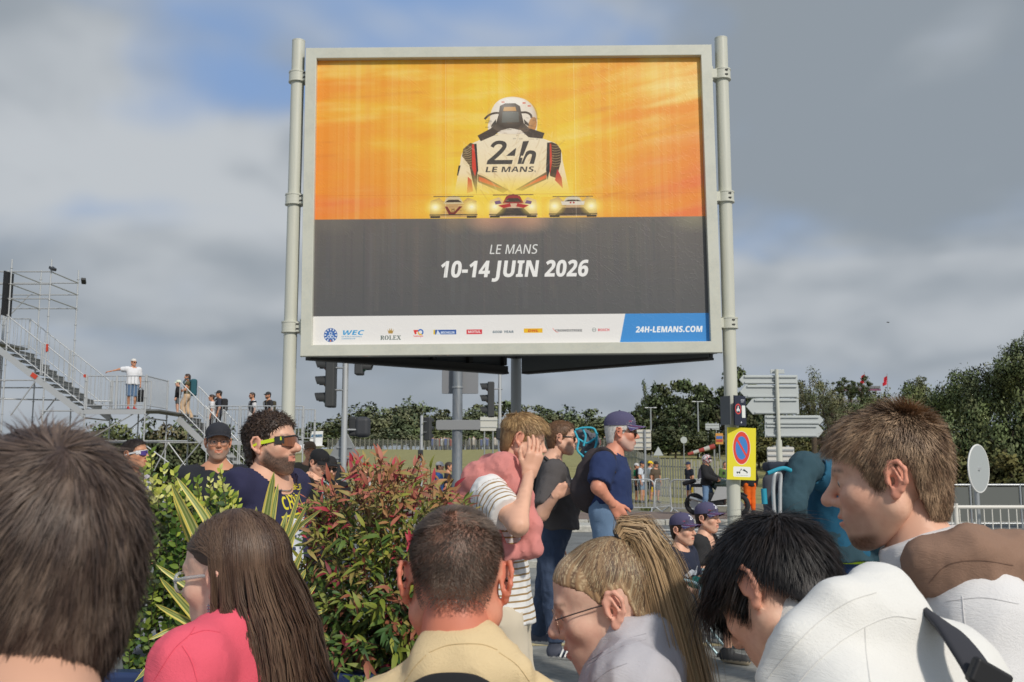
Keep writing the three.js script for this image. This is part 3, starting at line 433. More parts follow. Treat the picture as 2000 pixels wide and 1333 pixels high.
  c.fillStyle = '#fff8ec'; c.globalAlpha = 0.6; c.beginPath(); c.ellipse(1003, 206, 26, 8, 0, 0, 7); c.fill(); c.globalAlpha = 1;
  for (const [x, y] of [[1024, 207], [1034, 213], [983, 205]]) { c.fillStyle = '#d5553a'; c.globalAlpha = 0.7; c.fillRect(x, y, 6, 3); } c.globalAlpha = 1;
  c.fillStyle = '#c88d52'; c.beginPath(); c.ellipse(1043, 252, 8, 16, 0.2, 0, 7); c.fill();
  c.strokeStyle = '#4a3d30'; c.lineWidth = 4; c.beginPath(); c.moveTo(950, 240); c.quadraticCurveTo(960, 226, 980, 228); c.lineTo(1030, 227); c.quadraticCurveTo(1042, 230, 1041, 238); c.stroke();
  poly([[977, 232], [980, 214], [990, 209], [1010, 209], [1019, 215], [1022, 230], [1026, 248], [1036, 258], [1066, 268], [1062, 279], [1035, 276], [1020, 262], [1000, 258], [982, 262], [968, 272], [942, 283], [936, 272], [962, 258], [972, 248]], '#4c4034');
  poly([[988, 216], [1010, 216], [1012, 224], [986, 224]], '#c98a3e'); poly([[985, 226], [1016, 226], [1017, 246], [983, 247]], '#5b5a52'); poly([[964, 250], [972, 240], [972, 250], [962, 256]], '#3d362e'); poly([[1026, 240], [1036, 250], [1036, 254], [1028, 250]], '#3d362e');
  c.fillStyle = '#e8dccb'; c.beginPath(); c.moveTo(974, 267); c.quadraticCurveTo(1000, 250, 1026, 267); c.lineTo(1022, 264); c.quadraticCurveTo(1000, 259, 978, 266); c.fill();
  for (let i = 0; i < 150; i++) { const x = rr(908, 1096), y = rr(272, 380), l = rr(8, 30), an = (x < 1000 ? 1 : -1) * rr(0.5, 1.5); c.strokeStyle = rnd() < 0.55 ? '#a87a48' : '#fff3dc'; c.globalAlpha = rr(0.04, 0.16); c.lineWidth = rr(0.8, 4); c.lineCap = 'round'; c.beginPath(); c.moveTo(x, y); c.quadraticCurveTo(x + Math.cos(an) * l * 0.5 + gauss() * 3, y + Math.sin(an) * l * 0.5, x + Math.cos(an) * l, y + Math.sin(an) * l); c.stroke(); }
  c.globalAlpha = 1; { const q = c.createRadialGradient(992, 214, 6, 1003, 232, 52); q.addColorStop(0, '#ffffff66'); q.addColorStop(0.6, '#ffffff00'); q.addColorStop(1, '#8a5a2c77'); c.fillStyle = q; c.beginPath(); c.ellipse(1004, 233, 49, 38, 0, 0, 7); c.fill(); }
  for (let i = 0; i < 60; i++) { c.fillStyle = ['#2e2822', '#6b5440', '#8a6a48'][i % 3]; c.globalAlpha = rr(0.08, 0.25); c.fillRect(rr(944, 1058), rr(236, 280), rr(3, 12), rr(1, 3)); } c.globalAlpha = 1;
  // 24h mark
  const D = '#4a443d'; c.fillStyle = D;
  c.beginPath(); c.moveTo(961, 293); c.quadraticCurveTo(966, 282, 979, 282); c.quadraticCurveTo(995, 283, 992, 294); c.quadraticCurveTo(990, 302, 968, 320); c.lineTo(1004, 320); c.lineTo(1002, 328); c.lineTo(953, 328); c.lineTo(955, 321); c.quadraticCurveTo(983, 298, 984, 293); c.quadraticCurveTo(984, 289, 977, 289); c.quadraticCurveTo(971, 289, 967, 296); c.closePath(); c.fill();
  poly([[1011, 296], [991, 312], [1008, 312]], D); poly([[1024, 284], [1036, 283], [1024, 312], [1020, 312], [1019, 316], [1023, 316], [1020, 328], [1013, 328]], D);
  c.beginPath(); c.moveTo(1030, 305); c.quadraticCurveTo(1036, 300, 1042, 302); c.quadraticCurveTo(1051, 303, 1049, 313); c.lineTo(1045, 328); c.lineTo(1036, 328); c.lineTo(1041, 313); c.quadraticCurveTo(1042, 307, 1036, 309); c.quadraticCurveTo(1030, 312, 1025, 328); c.lineTo(1020, 328); c.closePath(); c.fill();
  const text = (s, x, y, size, col, w, o = {}) => { c.save(); c.translate(x, y); c.transform(1, 0, o.skew ?? 0, 1, 0, 0); c.font = `${o.bold === false ? '' : 'bold '}${size}px ${o.font ?? 'sans-serif'}`; const m = c.measureText(s).width; c.scale(w / m, o.sy ?? 1); c.fillStyle = col; c.textBaseline = 'alphabetic'; c.fillText(s, 0, 0); if (o.stroke) { c.lineWidth = o.stroke; c.strokeStyle = col; c.lineJoin = 'miter'; c.strokeText(s, 0, 0); } c.restore(); };
  text('LE MANS', 949, 344, 14.5, D, 95, { skew: -0.2 }); text('®', 1045, 344, 5, D, 4, { bold: false });
  // dark lower half
  g = c.createLinearGradient(0, 432, 0, 616); g.addColorStop(0, '#6c6661'); g.addColorStop(0.4, '#63605e'); g.addColorStop(1, '#5a5a5b'); c.fillStyle = g; c.fillRect(600, 432, 800, 184);
  for (let i = 0; i < 150; i++) { c.globalAlpha = rr(0.03, 0.12); c.fillStyle = ['#3f4648', '#82746a', '#7a7d7e', '#4d4a52'][i % 4]; c.fillRect(rr(605, 1390), 432 + rr(0, 30), rr(1, 12), rr(60, 184)); } c.globalAlpha = 1;
  for (const [x, w, col] of [[950, 46, '#f3b98a'], [1040, 46, '#f3b98a'], [995, 90, '#c9907a'], [1350, 60, '#a09a78'], [660, 50, '#7d766a'], [890, 40, '#a58a6a'], [1120, 50, '#a58a6a']]) { c.save(); c.translate(x, 432); c.scale(w, 34); const q = c.createRadialGradient(0, 0, 0, 0, 0, 1); q.addColorStop(0, col); q.addColorStop(1, col + '00'); c.globalAlpha = 0.6; c.fillStyle = q; c.fillRect(-1, 0, 2, 1); c.restore(); }
  // three race cars head on
  const carF = (x, w, y0, body, trim, cab) => {
    const L = x - w / 2; poly([[L, 430], [L + 2, 398], [L + 0.2 * w, 392], [L + 0.33 * w, 402], [L + 0.67 * w, 402], [L + 0.8 * w, 392], [L + w - 2, 398], [L + w, 430]], body);
    poly([[L + 0.28 * w, 404], [L + 0.36 * w, y0 + 4], [L + 0.5 * w, y0], [L + 0.64 * w, y0 + 4], [L + 0.72 * w, 404]], cab); poly([[L + 0.32 * w, 401], [L + 0.4 * w, y0 + 8], [L + 0.6 * w, y0 + 8], [L + 0.68 * w, 401]], '#4a3c2c');
    poly([[L + 0.12 * w, 428], [L + 0.28 * w, 413], [L + 0.72 * w, 413], [L + 0.88 * w, 428]], trim); c.fillStyle = '#3a352f'; c.fillRect(L + 0.02 * w, 427, 0.2 * w, 4); c.fillRect(L + 0.78 * w, 427, 0.2 * w, 4); c.fillRect(L, 424, w, 2);
    for (let i = 0; i < 46; i++) { c.globalAlpha = rr(0.1, 0.35); c.fillStyle = ['#3a2e24', '#f6e2b4', '#8a6a48', '#5a4432'][i % 4]; c.fillRect(L + rr(0.03, 0.9) * w, rr(396, 429), rr(2, 12), rr(0.6, 2)); } c.globalAlpha = 1; c.fillStyle = '#5a4a38'; c.fillRect(L + 0.08 * w, y0 + 1, 0.84 * w, 1.4);
    for (const s of [0.12, 0.88]) { c.save(); c.translate(L + s * w, 410); c.scale(24, 20); const q = c.createRadialGradient(0, 0, 0, 0, 0, 1); q.addColorStop(0, '#fffbe6'); q.addColorStop(0.25, '#fff0a8'); q.addColorStop(1, '#f7cf3000'); c.fillStyle = q; c.fillRect(-1, -1, 2, 2); c.restore(); }
  };
  carF(889, 92, 388, '#c9a06a', '#d4a85e', '#d9c49a'); poly([[872, 409], [880, 424], [892, 424], [906, 409], [900, 409], [890, 420], [884, 420], [877, 409]], '#7a2f24'); text('25', 884, 418, 7, '#5a3a28', 8);
  carF(1004, 93, 386, '#d9b79a', '#4a4038', '#9c3a34'); poly([[975, 408], [998, 404], [1000, 410], [985, 413]], '#b8342e'); poly([[1034, 408], [1012, 404], [1010, 410], [1024, 413]], '#b8342e'); poly([[968, 400], [978, 398], [982, 404], [970, 406]], '#7d5f80'); poly([[1040, 400], [1030, 398], [1026, 404], [1038, 406]], '#7d5f80');
  carF(1119, 93, 390, '#c7a57c', '#5c4c3e', '#d8cdb4'); poly([[1096, 401], [1142, 401], [1140, 408], [1098, 408]], '#e2d8c6'); c.fillStyle = '#b02a2a'; c.fillRect(1113, 402, 3, 3); c.fillRect(1119, 402, 3, 3);
  // lettering
  text('LE MANS', 956, 500, 24.5, '#e9e9e6', 93, { bold: false, skew: -0.17 }); text('10-14 JUIN 2026', 861, 544, 39, '#f2f1ee', 284, { skew: -0.14, sy: 1.08, stroke: 0.9 });
  // sponsor band
  c.save(); c.transform(0.978, 0, 0, 1, 620 - 611 * 0.978, 0);
  c.fillStyle = '#eceae8'; c.fillRect(590, 615, 830, 70); poly([[1219, 615], [1420, 615], [1420, 680], [1205, 680]], '#3d8fd6'); text('24H-LEMANS.COM', 1238, 650, 15, '#f4f6f8', 130, { skew: -0.12, stroke: 0.4 });
  c.fillStyle = '#2a5ba6'; c.beginPath(); c.arc(648, 650, 13, 0, 7); c.fill(); c.fillStyle = '#f0f0ee'; for (let i = 0; i < 12; i++) { c.save(); c.translate(648, 650); c.rotate(i * Math.PI / 6); poly([[-1.6, -12], [1.6, -12], [0.8, -8.5], [-0.8, -8.5]], i === 6 ? '#e88a3a' : '#e8ecf2'); c.restore(); }
  c.fillStyle = '#3f6fb5'; c.beginPath(); c.arc(648, 650, 8, 0, 7); c.fill(); c.strokeStyle = '#e8ecf2'; c.lineWidth = 1.2; for (const [x, y] of [[645, 653], [651, 653], [648, 647]]) { c.beginPath(); c.arc(x, y, 2.6, 0, 7); c.stroke(); }
  text('WEC', 669, 650, 12, '#2d9bd8', 42, { skew: -0.35 }); text('FIA WORLD ENDURANCE', 669, 654.5, 3.4, '#3a7fb8', 40, { bold: false }); text('CHAMPIONSHIP', 669, 658.5, 3.4, '#3a7fb8', 27, { bold: false });
  text('ROLEX', 744, 660, 11, '#39504a', 40, { font: 'serif' }); poly([[760, 648], [758, 640], [761, 644], [762, 638], [764, 643], [766, 638], [767, 644], [770, 640], [768, 648]], '#b7924a');
  poly([[808, 642], [818, 642], [818, 645], [814, 645], [814, 650], [811, 650]], '#e03a34'); c.strokeStyle = '#3a6fc0'; c.lineWidth = 2.6; c.beginPath(); c.arc(822, 646, 4.5, -2.6, 1.2); c.stroke(); c.strokeStyle = '#e8b53a'; c.beginPath(); c.arc(822, 646, 4.5, 1.2, 3); c.stroke(); text('TotalEnergies', 808, 655, 3.6, '#e03a34', 19);
  c.fillStyle = '#2c5aa8'; c.fillRect(850, 642, 41, 8.5); c.fillStyle = '#e6c21f'; c.fillRect(847, 642, 3, 8.5); poly([[852, 650.5], [855, 642], [861, 650.5]], '#dfe6f0'); text('MICHELIN', 861, 648.8, 6, '#eef2f8', 27);
  c.fillStyle = '#d8333f'; c.fillRect(911, 642, 30, 8.6); text('MOTUL', 913.5, 648.8, 6.6, '#f4eceb', 25);
  text('GOOD', 961, 648.6, 6, '#23455a', 19, { skew: -0.1 }); text('YEAR', 983, 648.6, 6, '#23455a', 19, { skew: -0.1 });
  c.fillStyle = '#f0bd1c'; c.fillRect(1022, 641, 36, 8); text('DHL', 1029, 647.6, 6.6, '#c4222c', 21, { skew: -0.3 });
  text('CROWDSTRIKE', 1082, 647, 6, '#2b2d33', 53); c.strokeStyle = '#dd4434'; c.lineWidth = 0.8; c.beginPath(); c.moveTo(1078, 641); c.quadraticCurveTo(1082, 647, 1088, 649); c.stroke();
  c.strokeStyle = '#9aa3a0'; c.lineWidth = 0.9; c.beginPath(); c.arc(1158, 644.5, 3.6, 0, 7); c.stroke(); c.beginPath(); c.moveTo(1156, 642); c.lineTo(1156, 647); c.moveTo(1160, 642); c.lineTo(1160, 647); c.moveTo(1156, 644.5); c.lineTo(1160, 644.5); c.stroke(); text('BOSCH', 1165, 646.8, 6.2, '#dd3a44', 23);
  c.restore();
  // paper joints
  c.globalAlpha = 0.35; for (const x of [874, 1125]) { c.fillStyle = '#fff4d8'; c.fillRect(x - 0.6, 112, 1.2, 320); c.fillStyle = '#4c4c4c'; c.fillRect(x - 0.4, 432, 0.8, 182); } c.fillStyle = '#c96a2c'; c.fillRect(610, 386, 780, 0.7); c.globalAlpha = 1;
}
{ // yellow no-stopping notice on the right post
  const a = P(1417, 836, 9.96), b = P(1478, 938, 9.96), w = b.x - a.x, h = a.y - b.y, t = thing('parking_sign', 'yellow no stopping notice with red and blue oval on the right billboard post', 'sign', [(a.x + b.x) / 2, (a.y + b.y) / 2, -9.94]);
  t.rotation.y = 0.12; t.rotation.z = -0.035;
  const tx = canvasTex(512, 848, (c, W, H) => {
    c.fillStyle = '#e9dc2a'; c.fillRect(0, 0, W, H); const el = (rx, ry, col) => { c.fillStyle = col; c.beginPath(); c.ellipse(W / 2, 330, rx, ry, 0, 0, 7); c.fill(); };
    el(158, 274, '#f0e8d8'); el(150, 264, '#e0402f'); el(108, 190, '#3b82c9'); c.save(); c.beginPath(); c.ellipse(W / 2, 330, 125, 215, 0, 0, 7); c.clip(); c.strokeStyle = '#e0402f'; c.lineWidth = 34; c.beginPath(); c.moveTo(130, 130); c.lineTo(390, 530); c.stroke(); c.restore();
    c.fillStyle = '#eef0ea'; c.beginPath(); c.roundRect(110, 635, 310, 165, 22); c.fill(); c.fillStyle = '#24302e'; c.strokeStyle = '#24302e'; c.lineWidth = 9;
    c.fillRect(168, 718, 66, 16); c.beginPath(); c.arc(182, 738, 11, 0, 7); c.arc(222, 738, 11, 0, 7); c.fill(); c.beginPath(); c.moveTo(225, 715); c.lineTo(250, 672); c.lineTo(262, 690); c.stroke(); c.beginPath(); c.moveTo(276, 690); c.lineTo(300, 672); c.lineTo(362, 712); c.lineTo(368, 732); c.lineTo(280, 696); c.closePath(); c.fill(); c.beginPath(); c.arc(354, 732, 9, 0, 7); c.fill();
    c.fillStyle = '#9aa29a'; c.fillRect(160, 772, 210, 5);
  });
  obj('plate', box(w, h, 0.006, 0, 0, 0), mat(rgb(225, 212, 40), 0.6), t); obj('print', new THREE.PlaneGeometry(w * 0.997, h * 0.997).translate(0, 0, 0.0065), mat([1, 1, 1], 0.5, { map: tx }), t);
  obj('strap', [box(0.16, 0.02, 0.012, -0.01, h * 0.36, -0.012), box(0.16, 0.02, 0.012, -0.01, -h * 0.36, -0.012)], M.galv, t);
}
{ // small dark notice box above it
  const p = P(1440, 803, 9.93), t = thing('notice_sign', 'small navy notice with a red ringed motorbike above the yellow notice', 'sign', [p.x + 0.02, p.y, -9.9]); t.rotation.y = 0.75;
  const w = 0.2, h = 0.3, tx = canvasTex(340, 512, (c, W, H) => {
    c.fillStyle = '#262a3c'; c.fillRect(0, 0, W, H); c.strokeStyle = '#d84a45'; c.lineWidth = 22; c.beginPath(); c.arc(105, 230, 80, 0, 7); c.stroke(); c.fillStyle = '#f0f0f0'; c.beginPath(); c.arc(78, 250, 22, 0, 7); c.arc(132, 250, 22, 0, 7); c.fill(); c.fillRect(85, 205, 40, 34); c.beginPath(); c.arc(108, 190, 13, 0, 7); c.fill();
    c.fillStyle = '#e6ece6'; c.fillRect(215, 165, 100, 210); c.fillStyle = '#cfd3dc'; for (let i = 0; i < 3; i++) c.fillRect(190, 60 + i * 20, 120 - i * 18, 7); c.beginPath(); c.moveTo(170, 470); c.lineTo(190, 430); c.lineTo(210, 470); c.fill();
  });
  obj('plate', box(w, h, 0.008), mat(rgb(38, 42, 60), 0.5), t); obj('print', new THREE.PlaneGeometry(w * 0.99, h * 0.99).translate(0, 0, 0.0075), mat([1, 1, 1], 0.45, { map: tx }), t);
  obj('side_plate', moved(box(0.16, h * 0.95, 0.006), -0.13, 0, -0.08, 1.25), mat([0.14, 0.15, 0.16], 0.5), t);
}
{ // arrow direction signs seen from behind
  const d = 20, top = P(1520, 722, d), t = thing('direction_sign', 'post with five grey arrow direction signs seen from behind', 'sign', [P(1523, 900, d).x, 0, -d]);
  obj('post', rod(V(0, -0.1, 0), V(0, top.y, 0), 0.04, 0.038, 16), M_frame, t); obj('post_sleeve', rod(V(0, 0, 0), V(0, P(1523, 860, d).y, 0), 0.062, 0.06, 16), M_frame, t);
  for (const [u0, u1, v0, v1, dir] of [[1446, 1560, 733, 750, -1], [1447, 1562, 752, 777, -1], [1459, 1563, 779, 809, -1], [1496, 1611, 812, 829, 1], [1496, 1611, 830, 854, 1], [1507, 1534, 722, 729, 0]]) {
    const a = P(u0, v0, d), b = P(u1, v1, d), x0 = a.x - t.position.x, x1 = b.x - t.position.x, y0 = b.y, y1 = a.y, hh = (y1 - y0) * 0.42, ym = (y0 + y1) / 2;
    const pts = dir < 0 ? [[x1, y0], [x1, y1], [x0 + hh, y1], [x0, ym], [x0 + hh, y0]] : dir > 0 ? [[x0, y0], [x1 - hh, y0], [x1, ym], [x1 - hh, y1], [x0, y1]] : [[x0, y0], [x1, y0], [x1, y1], [x0, y1]];
    if (dir < 0) pts.reverse();
    const pn = obj(dir ? 'arrow_panel' : 'number_plate', moved(plate(pts, 0.02, 0.004), 0, 0, -0.09), M.signBack, t);
    if (dir) { obj('edge_rib', [box(x1 - x0 - hh * 1.6, 0.03, 0.035, (x0 + x1) / 2 - dir * hh * 0.5, y1 - 0.03, -0.05), box(x1 - x0 - hh * 1.6, 0.03, 0.035, (x0 + x1) / 2 - dir * hh * 0.5, y0 + 0.03, -0.05)], M.signBack, pn); obj('bracket', box(0.12, 0.03, 0.05, 0, ym, -0.045), M.galv, pn); }
  }
}
{ // round sign at far right
  const d = 14, c = P(1912, 916, d), t = thing('round_sign', 'large round grey traffic sign seen edge on at the right', 'sign', [c.x, 0, -d]);
  const dg = new THREE.CylinderGeometry(0.33, 0.33, 0.018, 40).rotateX(Math.PI / 2); obj('disc', moved(dg, 0, c.y, 0, 0.73), M.signBack, t); obj('rim', moved(new THREE.TorusGeometry(0.33, 0.012, 8, 44), 0, c.y, 0, 0.73), M.white, t); obj('post', rod(V(-0.05, -0.1, 0.01), V(-0.05, c.y + 0.25, 0.01), 0.035, 0.035, 14), M.galv, t); obj('clip', moved(box(0.1, 0.04, 0.06), -0.03, c.y, 0.01), M.galv, t);
}
// ------------------------------------------------------------------ traffic lights
function signalHead(par, x, y, z, ry, s = 1, lamps = 3) {
  const g = new THREE.Group(); g.name = 'signal_head'; par.add(g); g.position.set(x, y, z); g.rotation.y = ry; g.scale.setScalar(s);
  const h = 0.3 * lamps; obj('housing', box(0.3, h, 0.17, 0, 0, 0, 0.03), mat([0.05, 0.053, 0.055], 0.6), g);
  for (let i = 0; i < lamps; i++) {
    const yy = h / 2 - 0.15 - i * 0.3; const v = new THREE.CylinderGeometry(0.115, 0.125, 0.2, 20, 1, true, -1.9, 3.8); v.rotateX(Math.PI / 2); v.rotateZ(Math.PI);
    const p = v.attributes.position; for (let k = 0; k < p.count; k++) { const q = p.getZ(k) > 0 ? 1 : 0; if (q) p.setZ(k, p.getZ(k) * (0.3 + 0.75 * clamp((p.getY(k) + 0.1) / 0.2))); } v.computeVertexNormals();
    obj('visor', v.translate(0, yy, 0.18), mat([0.03, 0.032, 0.033], 0.6, { side: THREE.DoubleSide }), g); obj('lens', moved(new THREE.SphereGeometry(0.1, 16, 8, 0, 6.3, 0, 1.2), 0, yy, 0.045, 0, Math.PI / 2), mat([[0.12, 0.01, 0.01], [0.13, 0.06, 0.01], [0.01, 0.09, 0.05]][i % 3], 0.3), g);
  }
  obj('arm', rod(V(0, h * 0.3, -0.08), V(0, h * 0.3, -0.3), 0.018), M.galv, g); obj('arm', rod(V(0, -h * 0.15, -0.08), V(0, -h * 0.15, -0.3), 0.018), M.galv, g);
  return g;
}
{
  const d = 17, x = P(672, 850, d).x, t = thing('traffic_light', 'steel traffic light post beside the left billboard post with a triangle sign back', 'traffic light', [x, 0, -d]);
  obj('post', rod(V(0, -0.1, 0), V(0, P(672, 690, d).y, 0), 0.052, 0.052, 18), M.galvPale, t);
  signalHead(t, P(647, 740, d).x - x, P(647, 748, d).y, 0.02, -Math.PI / 2, 0.95); signalHead(t, P(702, 716, d).x - x, P(702, 690, d).y, 0.0, Math.PI / 2, 0.85);
  const lg = new THREE.Group(); lg.name = 'round_signal'; t.add(lg); lg.position.set(P(700, 834, d).x - x, P(700, 834, d).y, -0.2); obj('housing', box(0.26, 0.36, 0.26, 0.04, 0, 0, 0.08), mat([0.045, 0.048, 0.055], 0.6), lg); obj('visor', box(0.14, 0.33, 0.2, -0.12, 0.01, 0, 0.03), M.darkMetal, lg); obj('bracket', rod(V(-0.22, -0.05, 0.2), V(0, -0.05, 0.05), 0.02), M.galv, lg);
  const tr = P(672, 872, d); const tri = obj('triangle_back', moved(plate([[-0.31, -0.27], [0.31, -0.27], [0, 0.28]], 0.015, 0.01), 0, tr.y, -0.1), mat(rgb(150, 154, 156), 0.55, { metalness: 0.3 }), t); obj('rib', [box(0.26, 0.03, 0.03, 0, tr.y - 0.02, -0.07), box(0.5, 0.03, 0.03, 0, tr.y - 0.2, -0.07)], M.galv, tri);
  obj('control_box', box(0.16, 0.42, 0.14, -0.13, P(658, 930, d).y, 0, 0.02), M.darkMetal, t); obj('sticker', box(0.06, 0.09, 0.004, 0, P(672, 925, d).y, 0.053), mat([0.12, 0.1, 0.06], 0.6), t);
}
{
  const d = 24, x = P(976, 850, d).x, t = thing('traffic_light', 'slim traffic light post just left of the rear billboard post', 'traffic light', [x, 0, -d]);
  obj('post', rod(V(0, -0.1, 0), V(0, P(976, 690, d).y, 0), 0.042, 0.042, 16), M.galvPale, t); signalHead(t, P(959, 781, d).x - x, P(959, 781, d).y, 0.02, -Math.PI / 2, 0.95);
  const b = P(974, 848, d); obj('pedestrian_signal', box(0.17, 0.28, 0.16, 0, b.y, 0.06, 0.03), M.darkMetal, t);
}
{
  const d = 30, x = P(823, 880, d).x, t = thing('traffic_light', 'short traffic light post standing before the airfield grass', 'traffic light', [x, 0, -d]);
  obj('post', rod(V(0, -0.1, 0), V(0, P(823, 812, d).y, 0), 0.045, 0.045, 14), M.galvPale, t); signalHead(t, P(835, 838, d).x - x, P(835, 838, d).y, -0.05, 2.6, 0.78); obj('repeater', [box(0.15, 0.24, 0.14, -0.02, P(820, 887, d).y, 0.08, 0.03)], M.darkMetal, t);
}
{ // thick post with sign back and name plate
  const d = 18.5, x = P(893, 850, d).x, t = thing('lamp_column', 'thick galvanised column with a square sign back and a long name plate', 'post', [x, 0, -d]);
  obj('column', rod(V(0, -0.1, 0), V(0, P(893, 690, d).y, 0), 0.1, 0.092, 24), mat([0.3, 0.32, 0.34], 0.5, { metalness: 0.5, map: enc(speckle('galvcol', [0.9, 0.92, 0.95], 0.4, 4, 24, 0.1)) }), t);
  const a = P(863, 722, d), b = P(933, 768, d); obj('sign_back', moved(rect(b.x - a.x, a.y - b.y, 0.02), (a.x + b.x) / 2 - x, (a.y + b.y) / 2, -0.14), mat(rgb(140, 142, 146), 0.6, { metalness: 0.3 }), t); obj('band', new THREE.CylinderGeometry(0.108, 0.108, 0.03, 24).translate(0, P(893, 757, d).y, 0), M.galv, t);
  const e = P(853, 822, d), f = P(938, 840, d); obj('name_plate', moved(rect(f.x - e.x, e.y - f.y, 0.04), (e.x + f.x) / 2 - x, (e.y + f.y) / 2, 0.1), mat(rgb(146, 148, 150), 0.6, { metalness: 0.2 }), t);
}
// ------------------------------------------------------------------ crowd barriers and railings
function barrier(label, u0, d0, u1, d1, v = 1000) {
  const a = P(u0, 912, d0), b = P(u1, 912, d1); a.y = b.y = 0.02; const L = Math.hypot(b.x - a.x, b.z - a.z), t = thing('crowd_barrier', label, 'barrier', [(a.x + b.x) / 2, 0.006, (a.z + b.z) / 2], 'crowd barriers across the road');
  t.rotation.y = Math.atan2(-(b.z - a.z), b.x - a.x); const h = 1.08, w = L * 0.97, m = M.galvPale;
  obj('frame', [tube([V(-w / 2, 0.2, 0), V(-w / 2, h - 0.1, 0), V(-w / 2 + 0.1, h, 0), V(0, h, 0), V(w / 2 - 0.1, h, 0), V(w / 2, h - 0.1, 0), V(w / 2, 0.2, 0)], 0.022, 40, 6), rod(V(-w / 2, 0.2, 0), V(w / 2, 0.2, 0), 0.02, 0.02, 6)], m, t);
  const n = Math.max(4, Math.round(w / 0.125)); for (let i = 1; i < n; i++) obj('bar', rod(V(-w / 2 + i * w / n, 0.2, 0), V(-w / 2 + i * w / n, h, 0), 0.009, 0.009, 5), m, t);
  for (const s of [-1, 1]) obj('foot', [rod(V(s * w * 0.44, 0.2, 0), V(s * w * 0.44, 0.0, 0.3), 0.022, 0.022, 6), rod(V(s * w * 0.44, 0.2, 0), V(s * w * 0.44, 0.0, -0.3), 0.022, 0.022, 6)], m, t);
  obj('tag_plate', box(0.05, 0.16, 0.012, w / 2 - 0.04, 0.78, 0.022), mat([0.62, 0.42, 0.02], 0.6), t);
}
barrier('crowd barrier partly behind the man in grey polo', 1105, 32.5, 1176, 32.5); barrier('crowd barrier directly right of the man in navy polo', 1206, 32.2, 1277, 32); barrier('crowd barrier turned away, second right of the navy polo man', 1278, 32, 1309, 33.4); barrier('crowd barrier behind the boys, in front of the youth in shorts', 1309, 31.6, 1355, 31.2); barrier('narrow crowd barrier turned edgewise beside the motorbike', 1357, 31, 1371, 33); barrier('crowd barrier directly behind the motorbike', 1371, 33.4, 1425, 33.4);
{
  const d = 13.8, t = thing('guard_rail', 'white pedestrian guard rail in front of the kerb at right', 'railing', [0, 0, -d]), m = mat([0.74, 0.72, 0.66], 0.5);
  const x0 = P(1652, 1000, d).x, x1 = P(2080, 1000, d).x; let n = 0;
  for (let x = x0; x < x1; x += 0.112, n++) obj('bar', rod(V(x, 0.16, 0), V(x, 0.94, 0), 0.008, 0.008, 6), m, t);
  for (const y of [0.15, 0.95]) obj('rail', rod(V(x0 - 0.02, y, 0), V(x1, y, 0), 0.026, 0.026, 10), m, t);
  for (let x = x0; x < x1 + 0.1; x += 1.52) obj('post', rod(V(x, -0.05, 0), V(x, 1.0, 0), 0.03, 0.03, 10), m, t);
}
{
  const d = 25, t = thing('mesh_fence', 'low dark mesh fence with grey posts under the right hand trees', 'fence', [0, 0, -d]); const x0 = P(1600, 900, d).x, x1 = P(2090, 900, d).x, h = 1.05;
  obj('top_rail', rod(V(x0, h, 0), V(x1, h, 0), 0.03, 0.03, 8), M.galv, t); obj('bottom_rail', rod(V(x0, 0.1, 0), V(x1, 0.1, 0), 0.025, 0.025, 8), M.galv, t); for (let x = x0; x <= x1; x += 1.25) obj('post', rod(V(x, -0.1, 0), V(x, h + 0.02, 0), 0.03, 0.03, 8), M.galv, t);
  for (let x = x0; x + 1.2 <= x1; x += 1.25) obj('infill_panel', box(1.16, h - 0.2, 0.012, x + 0.625, h / 2 + 0.05, 0), mat([0.13, 0.14, 0.13], 0.7), t);
}
